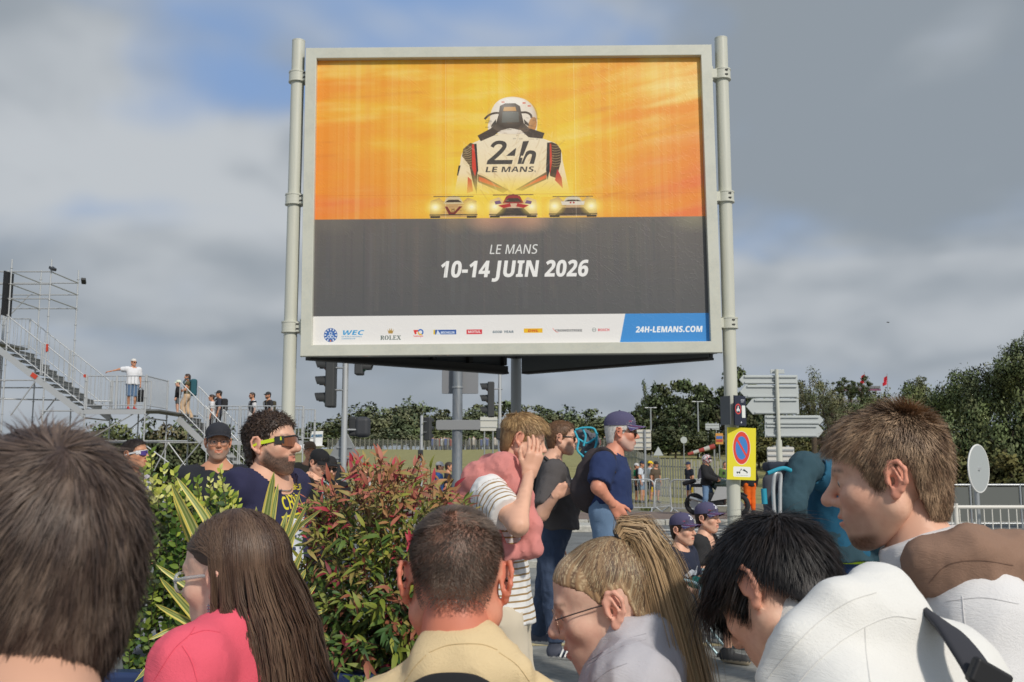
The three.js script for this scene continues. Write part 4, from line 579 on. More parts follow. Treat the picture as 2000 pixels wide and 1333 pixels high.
// ------------------------------------------------------------------ scaffold stair bridge
const SC = { d: 33, X: (u, d = 33) => P(u, 800, d).x, Y: (v, d = 33) => P(250, v, d).y };
{
  const t = thing('scaffold_stair_bridge', 'galvanised scaffold stair bridge over the road with people climbing it', 'scaffold', [SC.X(220), 0, -33]), ox = SC.X(220), m = M.galvPale, W = 2.1;
  const L = (u, v, d = 33) => { const p = P(u, v, d); return V(p.x - ox, p.y, -d + 33); };
  const X = (u) => SC.X(u) - ox;
  const pst = (x, z, y1, y0 = 0) => { const g = [rod(V(x, y0, z), V(x, y1, z), 0.026, 0.026, 8)]; for (let y = y0 + 0.5; y < y1; y += 0.55) g.push(new THREE.CylinderGeometry(0.05, 0.05, 0.02, 8).translate(x, y, z)); obj('post', g, m, t); };
  const led = (a, b, name = 'ledger', r = 0.024) => obj(name, rod(a, b, r, r, 7), m, t);
  const yP = SC.Y(799), yTop = SC.Y(620), xA = X(165), xB = X(283), yBack = 0;
  const yT = SC.Y(507), xT0 = X(4), xT1 = X(80);
  // tall end tower
  for (const z of [0, -W]) { for (const x of [xT0 - 1.2, xT0, xT1 + 0.05]) pst(x, z, yT + (z ? 0.05 : 0)); for (const x of [xA, xB]) pst(x, z, yP + 1.15); }
  pst(X(-70), 0, yT); pst(X(-70), -W, yT);
  for (const dy of [-0.42, -0.85, -1.35]) { for (const z of [0, -W]) led(V(xT0 - 3, yT + dy, z), V(xT1 + 0.05, yT + dy, z)); led(V(xT1 + 0.05, yT + dy, 0), V(xT1 + 0.05, yT + dy, -W)); led(V(xT0, yT + dy, 0), V(xT0, yT + dy, -W)); }
  obj('flood_lamp', moved(box(0.16, 0.1, 0.3, 0, 0, 0, 0.02), xT1 + 0.25, yT - 0.35, -W, 0.3, -0.4), M.darkMetal, t); obj('flood_lamp', moved(box(0.16, 0.1, 0.3, 0, 0, 0, 0.02), xT1 + 0.1, yT - 0.32, 0, -2.3, -0.4), M.darkMetal, t);
  obj('dark_drape', box(0.05, 1.5, 0.6, xT0 - 0.08, yT - 1.2, 0), M.black, t);
  // stair flights: [x0, y0, x1, y1, z front]
  const treadM = mat([0.2, 0.21, 0.21], 0.6, { metalness: 0.4 }), red = mat([0.55, 0.06, 0.03], 0.6);
  const guard = (a, b, h, steps, label) => { // a sloped or level railing panel
    const up = V(0, h, 0), gs = [rod(a.clone().add(up), b.clone().add(up), 0.02, 0.02, 7), rod(a.clone().add(V(0, 0.12, 0)), b.clone().add(V(0, 0.12, 0)), 0.017, 0.017, 7), rod(a, a.clone().add(up), 0.022, 0.022, 7), rod(b, b.clone().add(up), 0.022, 0.022, 7)];
    const g = obj('guard_panel', gs, m, t); for (let i = 1; i < steps; i++) { const p = a.clone().lerp(b, i / steps); obj('bar', rod(p.clone().add(V(0, 0.12, 0)), p.clone().add(up), 0.0095, 0.0095, 5), m, g); } return g; };
  const flight = (x0, y0, x1, y1, z0, n, w = W - 0.2) => {
    for (let i = 0; i < n; i++) { const f = (i + 0.5) / n, x = lerp(x0, x1, f), y = lerp(y0, y1, (i + 1) / n); const s = obj('tread', box(Math.abs(x1 - x0) / n + 0.06, 0.04, w, x, y, z0 - w / 2 - 0.1, 0.006), treadM, t); obj('nosing', box(0.03, 0.1, w, x + Math.abs(x1 - x0) / n / 2, y - 0.04, z0 - w / 2 - 0.1), treadM, s); }
    for (const z of [z0, z0 - W]) { obj('stringer', beam(V(x0, y0 - 0.22, z), V(x1, y1 - 0.22, z), 0.05, 0.2), m, t); const k = Math.max(1, Math.round(Math.abs(x1 - x0) / 1.45)); for (let i = 0; i < k; i++) guard(V(lerp(x0, x1, i / k) + 0.03, lerp(y0, y1, i / k), z), V(lerp(x0, x1, (i + 1) / k) - 0.03, lerp(y0, y1, (i + 1) / k), z), 1.08, 8); }
  };
  flight(X(-14), SC.Y(668), xA, yP, 0, 11); obj('red_band', beam(L(62, 730).add(V(0, -0.02, 0.04)), L(72, 737).add(V(0, -0.02, 0.04)), 0.03, 0.14), red, t); obj('red_band', box(0.06, 0.1, 0.06, xA - 0.05, yP + 1.1, 0.03), red, t); obj('red_band', box(0.06, 0.25, 0.06, X(85), SC.Y(680), 0.03), red, t);
  // upper landing running out of frame
  obj('deck', box(4, 0.07, W, X(-14) - 2, SC.Y(668), -W / 2), treadM, t); guard(V(X(-14) - 2.2, SC.Y(668), -W), V(X(-14), SC.Y(668), -W), 1.1, 16); guard(V(X(-14) - 2.2, SC.Y(668), 0), V(X(-14), SC.Y(668), 0), 1.1, 16);
  // middle platform
  obj('deck', box(xB - xA, 0.05, W, (xA + xB) / 2, yP - 0.03, -W / 2), treadM, t); obj('deck_edge', box(xB - xA, 0.16, 0.06, (xA + xB) / 2, yP - 0.1, 0.03), m, t);
  guard(V(xA + 0.05, yP, 0), V((xA + xB) / 2, yP, 0), 1.1, 8); guard(V((xA + xB) / 2 + 0.03, yP, 0), V(xB - 0.05, yP, 0), 1.1, 8); guard(V(xA + 0.05, yP, -W), V(xB - 0.6, yP, -W), 1.1, 14); guard(V(xB, yP, -0.05), V(xB, yP, -W + 0.05), 1.1, 17);
  // lower flight set back, then the low landing
  const d2 = 35.1, z2 = -2.1, px = (u) => P(u, 830, d2).x - ox, x2 = px(405), yL = P(430, 860, d2).y;
  flight(xB + 0.05 + 0.35, yP, x2, yL, z2, 6); obj('deck', box(0.7, 0.05, W * 2, xB + 0.1, yP - 0.04, -W), treadM, t);
  const x3 = px(592); obj('deck', box(x3 - x2, 0.05, W, (x2 + x3) / 2, yL - 0.03, z2 - W / 2), treadM, t); obj('deck_edge', box(x3 - x2, 0.14, 0.06, (x2 + x3) / 2, yL - 0.1, z2 + 0.03), m, t);
  for (let i = 0; i < 3; i++) { guard(V(lerp(x2, x3, i / 3) + 0.03, yL, z2), V(lerp(x2, x3, (i + 1) / 3) - 0.03, yL, z2), 1.2, 9); guard(V(lerp(x2, x3, i / 3) + 0.03, yL, z2 - W), V(lerp(x2, x3, (i + 1) / 3) - 0.03, yL, z2 - W), 1.2, 9); }
  for (const x of [x2, (x2 + x3) / 2, x3]) { pst(x, z2, yL + 1.2); pst(x, z2 - W, yL + 1.2); }
  flight(x3 - 2.9, yL, x3 - 0.5, 0.1, z2 + 2.0, 11, 1.6);
  // ledgers and braces below
  for (const y of [0.35, 2.35]) { led(V(xT0 - 3, y, 0), V(x2, y, 0)); led(V(xT0 - 3, y, -W), V(x3, y, -W)); }
  led(V(xT0 - 3, SC.Y(748), -W), V(xT1, SC.Y(748), -W)); led(V(xT0 - 3, SC.Y(743), 0), V(xT1, SC.Y(743), 0)); led(V(xT0 - 3, SC.Y(776), 0), V(xA, SC.Y(776), -W)); led(V(xT1, SC.Y(803), 0), V(xA, SC.Y(803), 0));
  for (const [a, b] of [[L(72, 740), L(20, 812)], [L(275, 800), L(180, 855)], [L(115, 770, 35.1), L(75, 820, 35.1)], [L(58, 575, 35.1), L(5, 630, 35.1)], [L(328, 865, 35), L(300, 920, 35)], [L(328, 865, 35), L(365, 915, 35)], [L(395, 860, 35), L(345, 920, 35)], [L(270, 860, 33), L(330, 905, 33)], [L(240, 850, 35), L(300, 800, 35)]]) led(a, b, 'brace', 0.022);
  led(V(xA, yP - 0.3, 0), V(xA, yP - 0.3, -W)); led(V(xB, yP - 0.3, 0), V(xB, yP - 0.3, -W)); pst(xB + 0.1, -2 * W, yP); pst((xA + xB) / 2, -W, yP);
}
// ------------------------------------------------------------------ motorbike
{
  const d = 29, p = P(1404, 1000, d), t = thing('motorbike', 'black motorbike with green wheel rims parked beside the right post', 'motorbike', [p.x, 0.1, -d]); t.rotation.y = -0.55;
  const gr = mat([0.05, 0.45, 0.08], 0.5);
  for (const [n, x] of [['front_wheel', 0.62], ['rear_wheel', -0.72]]) { const w = obj(n, new THREE.TorusGeometry(0.25, 0.07, 12, 28).translate(x, 0.32, 0), M.rubber, t); obj('rim', new THREE.TorusGeometry(0.2, 0.018, 8, 28).translate(x, 0.32, 0), gr, w); obj('spokes', [0, 1, 2, 3, 4].map((i) => rod(V(x, 0.32, 0), V(x + Math.cos(i * 1.257) * 0.2, 0.32 + Math.sin(i * 1.257) * 0.2, 0), 0.016)), M.darkMetal, w); obj('brake_disc', moved(new THREE.CylinderGeometry(0.13, 0.13, 0.01, 20), x, 0.32, 0.05, 0, Math.PI / 2), M.galv, w); }
  obj('engine', box(0.5, 0.36, 0.3, -0.05, 0.48, 0, 0.06), M.darkMetal, t); obj('tank', moved(new THREE.SphereGeometry(0.3, 18, 12).scale(1, 0.62, 0.6), 0.1, 0.88, 0), mat([0.015, 0.03, 0.018], 0.25, { clearcoat: 1 }), t); obj('seat', box(0.62, 0.1, 0.26, -0.5, 0.86, 0, 0.04), M.black, t); obj('tail', moved(box(0.4, 0.12, 0.18, 0, 0, 0, 0.04), -0.88, 0.95, 0, 0, 0, 0.25), M.black, t);
  for (const s of [-1, 1]) { obj('fork', rod(V(0.62, 0.32, s * 0.09), V(0.38, 1.02, s * 0.1), 0.028), M.galv, t); obj('handlebar', rod(V(0.36, 1.06, 0), V(0.3, 1.08, s * 0.36), 0.016), M.black, t); obj('mirror', box(0.03, 0.09, 0.14, 0.3, 1.22, s * 0.33, 0.02), M.black, t); obj('exhaust', rod(V(-0.1, 0.32, s * 0.14), V(-0.8, 0.5, s * 0.16), 0.05), M.galv, t); }
  obj('headlight', box(0.14, 0.26, 0.26, 0.5, 1.0, 0, 0.06), mat([0.5, 0.52, 0.5], 0.2), t); obj('side_fairing', [moved(plate([[-0.3, -0.2], [0.3, -0.1], [0.35, 0.2], [-0.1, 0.2]], 0.03, 0.01), 0.15, 0.62, 0.17), moved(plate([[-0.3, -0.2], [0.3, -0.1], [0.35, 0.2], [-0.1, 0.2]], 0.03, 0.01), 0.15, 0.62, -0.2)], mat([0.55, 0.56, 0.55], 0.35), t);
  obj('side_stand', rod(V(-0.1, 0.25, 0.1), V(-0.15, 0, 0.3), 0.015), M.galv, t); obj('front_mudguard', moved(new THREE.TorusGeometry(0.34, 0.03, 6, 14, 1.4), 0.62, 0.32, 0, 0, 0, 0.8), M.black, t);
}
// ------------------------------------------------------------------ implicit surfaces -> meshes
class Field {
  constructor(lo, hi, cell) {
    this.lo = lo; this.c = cell; this.n = [0, 1, 2].map((i) => Math.ceil((hi[i] - lo[i]) / cell) + 2);
    this.f = new Float32Array(this.n[0] * this.n[1] * this.n[2]).fill(1);
  }
  each(p, pad, fn) {
    const { lo, c, n, f } = this, a = [0, 1, 2].map((i) => Math.max(0, Math.floor((p.lo[i] - pad - lo[i]) / c))), b = [0, 1, 2].map((i) => Math.min(n[i] - 1, Math.ceil((p.hi[i] + pad - lo[i]) / c)));
    for (let k = a[2]; k <= b[2]; k++) for (let j = a[1]; j <= b[1]; j++) { let o = (k * n[1] + j) * n[0] + a[0]; const y = lo[1] + j * c, z = lo[2] + k * c; for (let i = a[0]; i <= b[0]; i++, o++) f[o] = fn(f[o], lo[0] + i * c, y, z); }
  }
  add(p, k = 0.02) { this.each(p, k + 2.5 * this.c, (f, x, y, z) => { const d = p.fn(x, y, z); if (f > 0.9) return d; const h = Math.max(k - Math.abs(f - d), 0) / k; return Math.min(f, d) - h * h * k * 0.25; }); return this; }
  sub(p, k = 0.01) { this.each(p, k + 2.5 * this.c, (f, x, y, z) => { const d = -p.fn(x, y, z), h = Math.max(k - Math.abs(f - d), 0) / k; return Math.max(f, d) + h * h * k * 0.25; }); return this; }
  cut(fn) { const { lo, c, n, f } = this; let o = 0; for (let k = 0; k < n[2]; k++) for (let j = 0; j < n[1]; j++) for (let i = 0; i < n[0]; i++, o++) if (f[o] < 0.1) { const d = fn(lo[0] + i * c, lo[1] + j * c, lo[2] + k * c); if (d > f[o]) f[o] = d; } return this; }
  warp(fn) { const { lo, c, n, f } = this, t = 4 * c + 0.02; let o = 0; for (let k = 0; k < n[2]; k++) for (let j = 0; j < n[1]; j++) for (let i = 0; i < n[0]; i++, o++) if (Math.abs(f[o]) < t) f[o] += fn(lo[0] + i * c, lo[1] + j * c, lo[2] + k * c); return this; }
  mesh() {
    const { lo, c, f } = this, [X, Y, Z] = this.n, XY = X * Y, vid = new Int32Array(f.length).fill(-1), pos = [], idx = [], co = [0, 1, X, X + 1, XY, XY + 1, XY + X, XY + X + 1];
    const E = [[0, 1], [2, 3], [4, 5], [6, 7], [0, 2], [1, 3], [4, 6], [5, 7], [0, 4], [1, 5], [2, 6], [3, 7]];
    for (let k = 0; k < Z - 1; k++) for (let j = 0; j < Y - 1; j++) for (let i = 0; i < X - 1; i++) {
      const o = k * XY + j * X + i; if (Math.abs(f[o]) > 4 * c) continue;
      let m = 0; for (let q = 0; q < 8; q++) if (f[o + co[q]] < 0) m |= 1 << q; if (m === 0 || m === 255) continue;
      let sx = 0, sy = 0, sz = 0, s = 0;
      for (const [a, b] of E) { const A = (m >> a) & 1, B = (m >> b) & 1; if (A === B) continue; const fa = f[o + co[a]], fb = f[o + co[b]], t = fa / (fa - fb); sx += (a & 1) + t * ((b & 1) - (a & 1)); sy += ((a >> 1) & 1) + t * (((b >> 1) & 1) - ((a >> 1) & 1)); sz += (a >> 2) + t * ((b >> 2) - (a >> 2)); s++; }
      vid[o] = pos.length / 3; pos.push(lo[0] + (i + sx / s) * c, lo[1] + (j + sy / s) * c, lo[2] + (k + sz / s) * c);
    }
    const quad = (a, b, d, e, flip) => { if (a < 0 || b < 0 || d < 0 || e < 0) return; if (flip) idx.push(a, d, b, a, e, d); else idx.push(a, b, d, a, d, e); };
    for (let k = 1; k < Z - 1; k++) for (let j = 1; j < Y - 1; j++) for (let i = 1; i < X - 1; i++) {
      const o = k * XY + j * X + i; if (vid[o] < 0 && Math.abs(f[o]) > 4 * c) continue; const s = f[o] < 0;
      if (s !== f[o + 1] < 0) quad(vid[o], vid[o - X], vid[o - X - XY], vid[o - XY], s);
      if (s !== f[o + X] < 0) quad(vid[o], vid[o - XY], vid[o - XY - 1], vid[o - 1], s);
      if (s !== f[o + XY] < 0) quad(vid[o], vid[o - 1], vid[o - 1 - X], vid[o - X], s);
    }
    // fix: quads around an edge go counter-clockwise seen from outside
    const g = new THREE.BufferGeometry(); g.setAttribute('position', new THREE.Float32BufferAttribute(pos, 3)); for (let q = 0; q < idx.length; q += 3) { const t = idx[q + 1]; idx[q + 1] = idx[q + 2]; idx[q + 2] = t; }
    g.setIndex(idx); g.computeVertexNormals(); return g;
  }
}
function cone(a, b, ra, rb, flat) {
  const ax = a.x, ay = a.y, az = a.z, bx = b.x - ax, by = b.y - ay, bz = b.z - az, bb = bx * bx + by * by + bz * bz || 1e-9, r = Math.max(ra, rb), nx = flat?.n.x, ny = flat?.n.y, nz = flat?.n.z, kk = (flat?.k ?? 1) - 1;
  return { lo: [Math.min(a.x, b.x) - r, Math.min(a.y, b.y) - r, Math.min(a.z, b.z) - r], hi: [Math.max(a.x, b.x) + r, Math.max(a.y, b.y) + r, Math.max(a.z, b.z) + r],
    fn(x, y, z) { x -= ax; y -= ay; z -= az; let t = (x * bx + y * by + z * bz) / bb; t = t < 0 ? 0 : t > 1 ? 1 : t; x -= bx * t; y -= by * t; z -= bz * t; if (flat) { const s = (x * nx + y * ny + z * nz) * kk; x += nx * s; y += ny * s; z += nz * s; } return Math.sqrt(x * x + y * y + z * z) - (ra + (rb - ra) * t); } };
}
function ell(c, r, q) { // q: quaternion of the ellipsoid
  const R = Math.max(...r), inv = q ? q.clone().invert() : null, v = V();
  return { lo: [c.x - R, c.y - R, c.z - R], hi: [c.x + R, c.y + R, c.z + R], fn(x, y, z) { x -= c.x; y -= c.y; z -= c.z; if (inv) { v.set(x, y, z).applyQuaternion(inv); x = v.x; y = v.y; z = v.z; } const a = x / r[0], b = y / r[1], d = z / r[2], k0 = Math.sqrt(a * a + b * b + d * d), e = a / r[0], h = b / r[1], g = d / r[2], k1 = Math.sqrt(e * e + h * h + g * g); return k1 < 1e-6 ? -Math.min(...r) : k0 * (k0 - 1) / k1; } };
}
const bounds = (prims, pad) => { const lo = [1e9, 1e9, 1e9], hi = [-1e9, -1e9, -1e9]; for (const p of prims) for (let i = 0; i < 3; i++) { lo[i] = Math.min(lo[i], p.lo[i] - pad); hi[i] = Math.max(hi[i], p.hi[i] + pad); } return [lo, hi]; };
const paint = (g, fn) => { const p = g.attributes.position, n = g.attributes.normal, c = new Float32Array(p.count * 3); for (let i = 0; i < p.count; i++) c.set(fn(p.getX(i), p.getY(i), p.getZ(i), n.getX(i), n.getY(i), n.getZ(i)), i * 3); g.setAttribute('color', new THREE.BufferAttribute(c, 3)); return g; };
const mix3 = (a, b, t) => [lerp(a[0], b[0], t), lerp(a[1], b[1], t), lerp(a[2], b[2], t)];
const fill = (g, c) => paint(g, () => c);

// ------------------------------------------------------------------ heads
const SKIN = { fair: rgb(226, 178, 152), pale: rgb(232, 190, 168), tan: rgb(205, 150, 118), ruddy: rgb(218, 150, 124), olive: rgb(198, 146, 112), deep: rgb(168, 116, 84) };
const headCache = new Map();
function headGeo(o) { // local head: y up, z forward, centre between the ears
  const key = JSON.stringify(o); if (headCache.has(key)) return headCache.get(key).clone();
  const c = o.cell ?? 0.0045, jw = o.jaw ?? 1, nl = o.nose ?? 1, S = [-1, 1];
  const F = new Field([-0.115, -0.155, -0.13], [0.115, 0.145, 0.145], c);
  F.add(ell(V(0, 0.035, -0.012), [0.076, 0.087, 0.096])).add(ell(V(0, -0.03, 0.028), [0.063 * jw, 0.085, 0.066]), 0.03).add(ell(V(0, 0.055, 0.042), [0.06, 0.05, 0.046]), 0.03);
  for (const s of S) F.add(cone(V(s * 0.052 * jw, -0.05, 0), V(s * 0.02 * jw, -0.098, 0.058), 0.024, 0.017), 0.03).add(ell(V(s * 0.042, -0.018, 0.06), [0.024, 0.022, 0.024]), 0.025);
  F.add(ell(V(0, -0.1, 0.07), [0.024 * jw, 0.018, 0.02]), 0.02).add(ell(V(0, -0.062, 0.073), [0.032, 0.028, 0.026]), 0.02);
  F.add(cone(V(-0.034, 0.027, 0.083), V(0.034, 0.027, 0.083), 0.0115, 0.0115), 0.02);
  for (const s of S) F.sub(ell(V(s * 0.032, 0.008, 0.1), [0.017, 0.013, 0.016]), 0.014);
  F.add(cone(V(0, 0.018, 0.09), V(0, -0.016, 0.104 + 0.008 * nl), 0.0075, 0.0105), 0.014).add(ell(V(0, -0.023, 0.104 + 0.009 * nl), [0.0125, 0.0105, 0.0125]), 0.01);
  for (const s of S) F.add(ell(V(s * 0.0125, -0.028, 0.1), [0.0085, 0.0085, 0.0105]), 0.007).sub(ell(V(s * 0.0075, -0.0375, 0.106), [0.004, 0.004, 0.006]), 0.003);
  if (c < 0.006) {
    for (const s of S) F.add(ell(V(s * 0.032, 0.0075, 0.0765), [0.0165, 0.0125, 0.0135]), 0.006).sub(ell(V(s * 0.032, 0.0065, 0.0935), [0.0135, o.squint ? 0.0028 : 0.0042, 0.0085]), 0.002);
    const up = o.smile ? 0.013 : 0.0, wd = o.smile ? 0.031 : 0.022, op = o.smile ? 0.0065 : 0.0022;
    F.add(cone(V(-wd, -0.057 + up, 0.086), V(0, -0.0555, 0.0975), 0.004, 0.0062), 0.006).add(cone(V(wd, -0.057 + up, 0.086), V(0, -0.0555, 0.0975), 0.004, 0.0062), 0.006).add(cone(V(-wd * 0.8, -0.064 + up * 0.7, 0.086), V(0, -0.0685 - up * 0.3, 0.0955), 0.004, 0.0072), 0.006).add(cone(V(wd * 0.8, -0.064 + up * 0.7, 0.086), V(0, -0.0685 - up * 0.3, 0.0955), 0.004, 0.0072), 0.006);
    if (o.smile) for (const s of S) F.sub(cone(V(s * wd * 0.92, -0.0575 + up * 0.8, 0.094), V(0, -0.0635, 0.104), 0.003, 0.0075), 0.003); else F.sub(ell(V(0, -0.0615, 0.1), [wd, op, 0.016]), 0.003);
  }
  for (const s of S) { // ears: thin shell with a rolled rim
    const e = (a, b, w) => V(s * (0.074 + w), b + 0.002, -0.01 - a), rim = [[-0.012, -0.004, 0.006], [-0.012, 0.016, 0.007], [-0.002, 0.03, 0.01], [0.012, 0.029, 0.015], [0.021, 0.014, 0.018], [0.019, -0.008, 0.016], [0.009, -0.022, 0.012], [-0.003, -0.03, 0.008]];
    for (let i = 0; i + 1 < rim.length; i++) F.add(cone(e(...rim[i]), e(...rim[i + 1]), 0.0042, 0.0042), 0.004);
    F.add(ell(e(0.003, 0, 0.006), [0.0045, 0.028, 0.017], new THREE.Quaternion().setFromAxisAngle(V(0, 1, 0), s * 0.35)), 0.006).add(ell(e(-0.004, -0.029, 0.007), [0.005, 0.009, 0.008]), 0.006);
    if (c < 0.004) { F.add(cone(e(0.002, 0.02, 0.012), e(0.01, -0.004, 0.015), 0.003, 0.0035), 0.003).add(cone(e(0.01, -0.004, 0.015), e(0.002, -0.02, 0.011), 0.0035, 0.003), 0.003).sub(ell(e(-0.002, -0.003, 0.012), [0.007, 0.012, 0.007]), 0.004).add(ell(e(-0.011, -0.004, 0.007), [0.004, 0.007, 0.004]), 0.004); }
  }
  for (const b of o.extra ?? []) F.add(cone(V(...b[0]), V(...b[1]), b[2], b[3]), 0.02);
  const g = F.mesh(); headCache.set(key, g); return g.clone();
}
const skinTone = (sk, o = {}) => (x, y, z) => { // pigment only
  const n = noise(x * 40, y * 40, z * 40), n2 = noise(x * 160, y * 160, z * 160); let c = [sk[0] * (1 + 0.06 * n + 0.05 * n2), sk[1] * (1 + 0.1 * n + 0.07 * n2), sk[2] * (1 + 0.1 * n + 0.07 * n2)];
  const pink = [sk[0] * 1.02, sk[1] * 0.72, sk[2] * 0.68], red = [sk[0] * 0.86, sk[1] * 0.5, sk[2] * 0.48];
  const ch = Math.exp(-(((Math.abs(x) - 0.045) / 0.022) ** 2 + ((y + 0.03) / 0.025) ** 2)) * (z > 0.02 ? 1 : 0), ns = Math.exp(-((x / 0.014) ** 2 + ((y + 0.02) / 0.02) ** 2)) * (z > 0.09 ? 1 : 0), ea = Math.abs(x) > 0.0765 && z < 0.02 && Math.abs(y) < 0.04 ? 0.75 : 0;
  c = mix3(c, pink, Math.min(1, 0.5 * ch + 0.5 * ns + ea * (o.ear ?? 0.6) + (o.flush ? o.flush(x, y, z) : 0)));
  const my = -0.0615, lip = Math.abs(x) < (o.smile ? 0.027 : 0.021) && z > 0.082 && Math.abs(y - my - (o.smile ? 0.002 : 0)) < 0.0105 ? 1 : 0; c = mix3(c, red, lip * 0.75);
  if (o.beard) { const b = clamp(o.beard(x, y, z) * (0.92 + 0.14 * n2)); c = mix3(c, o.beardCol ?? [0.03, 0.02, 0.014], b * (1 - lip)); }
  const ax = Math.abs(x); if (z > 0.06 && ax > 0.012 && ax < 0.052) { const by = 0.0265 + 0.006 * Math.sin((ax - 0.012) / 0.04 * 2.6), q = Math.exp(-(((y - by) / 0.0042) ** 2)); c = mix3(c, o.brow ?? [0.05, 0.03, 0.02], clamp(q * 0.85 * (0.7 + 0.4 * n2))); }
  if (o.scalp) { const s = clamp(o.scalp(x, y, z)); c = mix3(c, o.scalpCol, s); }
  return c;
};
const stubble = (k) => (x, y, z) => { const yb = lerp(-0.005, -0.05, sm(0.0, 0.06, z)), jaw = sm(yb + 0.008, yb - 0.01, y), side = sm(0.0, 0.03, z + 0.01 + 0.3 * (-y - 0.04)), front = z > 0.08 && y > -0.05 && Math.abs(x) < 0.012 ? 0.2 : 1, mo = (z > 0.085 && Math.abs(x) < 0.024 && y < -0.04 && y > -0.053) ? 0.75 : 0; return k * Math.max(mo, jaw * side * front * sm(-0.14, -0.1, y)) * sm(0.03, 0.012, y + 0.02); };
const hairLine = { short: [[0.095, 0.082], [0.07, 0.068], [0.05, 0.045], [0.032, 0.012], [0.02, -0.018], [0.008, -0.012], [0.002, 0.03], [-0.03, 0.034], [-0.04, -0.02], [-0.05, -0.075], [-0.2, -0.085]], low: [[0.095, 0.075], [0.06, 0.06], [0.03, 0.01], [0.02, -0.02], [0.006, -0.015], [0, 0.025], [-0.03, 0.03], [-0.045, -0.06], [-0.065, -0.105], [-0.2, -0.118]] };
const lineAt = (line, z) => { for (let i = 0; i + 1 < line.length; i++) if (z >= line[i + 1][0]) { const t = clamp((z - line[i + 1][0]) / (line[i][0] - line[i + 1][0])); return lerp(line[i + 1][1], line[i][1], t); } return line[line.length - 1][1]; };
function hairCap(o) { // o: thick, line, cell, lump:[amp,freq], top
  const t = o.thick ?? 0.012, line = o.line ?? hairLine.short, F = new Field([-0.16, -0.15, -0.17], [0.16, 0.19, 0.17], o.cell ?? 0.005);
  F.add(ell(V(0, 0.035 + (o.top ?? 0) / 2, -0.012), [0.076 + t * (o.side ?? 0.8), 0.087 + t + (o.top ?? 0) / 2, 0.096 + t])).add(ell(V(0, -0.035, -0.045), [0.056 + t * 0.6, 0.07, 0.05 + t]), 0.03).add(ell(V(0, 0.055, 0.042), [0.06 + t * 0.8, 0.05 + t, 0.046 + t]), 0.03);
  for (const b of o.extra ?? []) F.add(cone(V(...b[0]), V(...b[1]), b[2], b[3]), 0.02);
  F.cut((x, y, z) => (lineAt(line, z + 0.06 * Math.max(0, Math.abs(x) - 0.05) * 4) - y) * 0.8 - (o.soft ?? 0));
  if (o.lump) F.warp((x, y, z) => o.lump[0] * (noise(x * o.lump[1], y * o.lump[1], z * o.lump[1]) + 0.5 * noise(x * o.lump[1] * 2.2, y * o.lump[1] * 2.2, z * o.lump[1] * 2.2)));
  const g = F.mesh(), h = o.color ?? [0.05, 0.03, 0.02]; paint(g, (x, y, z) => { const k = 1 + 0.22 * noise(x * 70, y * 22, z * 70) + 0.14 * noise(x * 200, y * 50, z * 200); return [h[0] * k, h[1] * k, h[2] * k]; });
  return g;
}
// thin tapered ribbons: one geometry for a whole head of hair
function strands(n, root, o) {
  const seg = o.seg ?? 3, vc = (seg + 1) * 2, pos = new Float32Array(n * vc * 3), nor = new Float32Array(n * vc * 3), col = new Float32Array(n * vc * 3), idx = new Uint32Array(n * seg * 6), p = V(), d = V(), w = V(), nn = V();
  for (let i = 0; i < n; i++) {
    const r = root(i), fly = rnd() < 0.04 ? 1 : 0, L = (r.len ?? o.len) * rr(0.75, 1.15) * (1 + 0.3 * fly), wd = (o.width ?? 0.0008) * rr(0.7, 1.3), c = r.col ?? o.col(r.p), cv = rr(0.72, 1.3); p.copy(r.p); d.copy(r.dir).normalize(); nn.copy(r.n ?? r.dir); d.addScaledVector(nn, 0.45 * fly); d.x += 0.12 * gauss(); d.y += 0.12 * gauss(); d.z += 0.12 * gauss(); d.normalize();
    w.set(gauss(), gauss(), gauss()).cross(d).normalize().multiplyScalar(0.5).add(V().copy(d).cross(nn).normalize()).normalize();
    for (let s = 0; s <= seg; s++) {
      const t = s / seg, ww = wd * (s === seg ? 0.15 : 1 - 0.45 * t);
      for (let e = 0; e < 2; e++) { const q = (i * vc + s * 2 + e) * 3, sg = e ? 1 : -1; pos[q] = p.x + w.x * ww * sg; pos[q + 1] = p.y + w.y * ww * sg; pos[q + 2] = p.z + w.z * ww * sg; nor[q] = nn.x + 0.35 * w.x * sg; nor[q + 1] = nn.y + 0.35 * w.y * sg; nor[q + 2] = nn.z + 0.35 * w.z * sg; const k = cv * (o.tip ? lerp(1, o.tip, t) : 1); col[q] = c[0] * k; col[q + 1] = c[1] * k; col[q + 2] = c[2] * k; }
      if (s < seg) { const b = i * vc + s * 2; idx.set([b, b + 1, b + 2, b + 1, b + 3, b + 2], (i * seg + s) * 6); if (o.bend) o.bend(d, p, t, r, i); p.addScaledVector(d, L / seg); if (o.keep) o.keep(p, t, r); }
    }
  }
  const g = new THREE.BufferGeometry(); g.setAttribute('position', new THREE.BufferAttribute(pos, 3)); g.setAttribute('normal', new THREE.BufferAttribute(nor, 3)); g.setAttribute('color', new THREE.BufferAttribute(col, 3)); g.setIndex(new THREE.BufferAttribute(idx, 1)); return g;
}
const streak2 = (h) => (p) => { const k = 1 + 0.5 * noise(p.x * 60, p.y * 25, p.z * 60); return [h[0] * k, h[1] * k, h[2] * k]; };
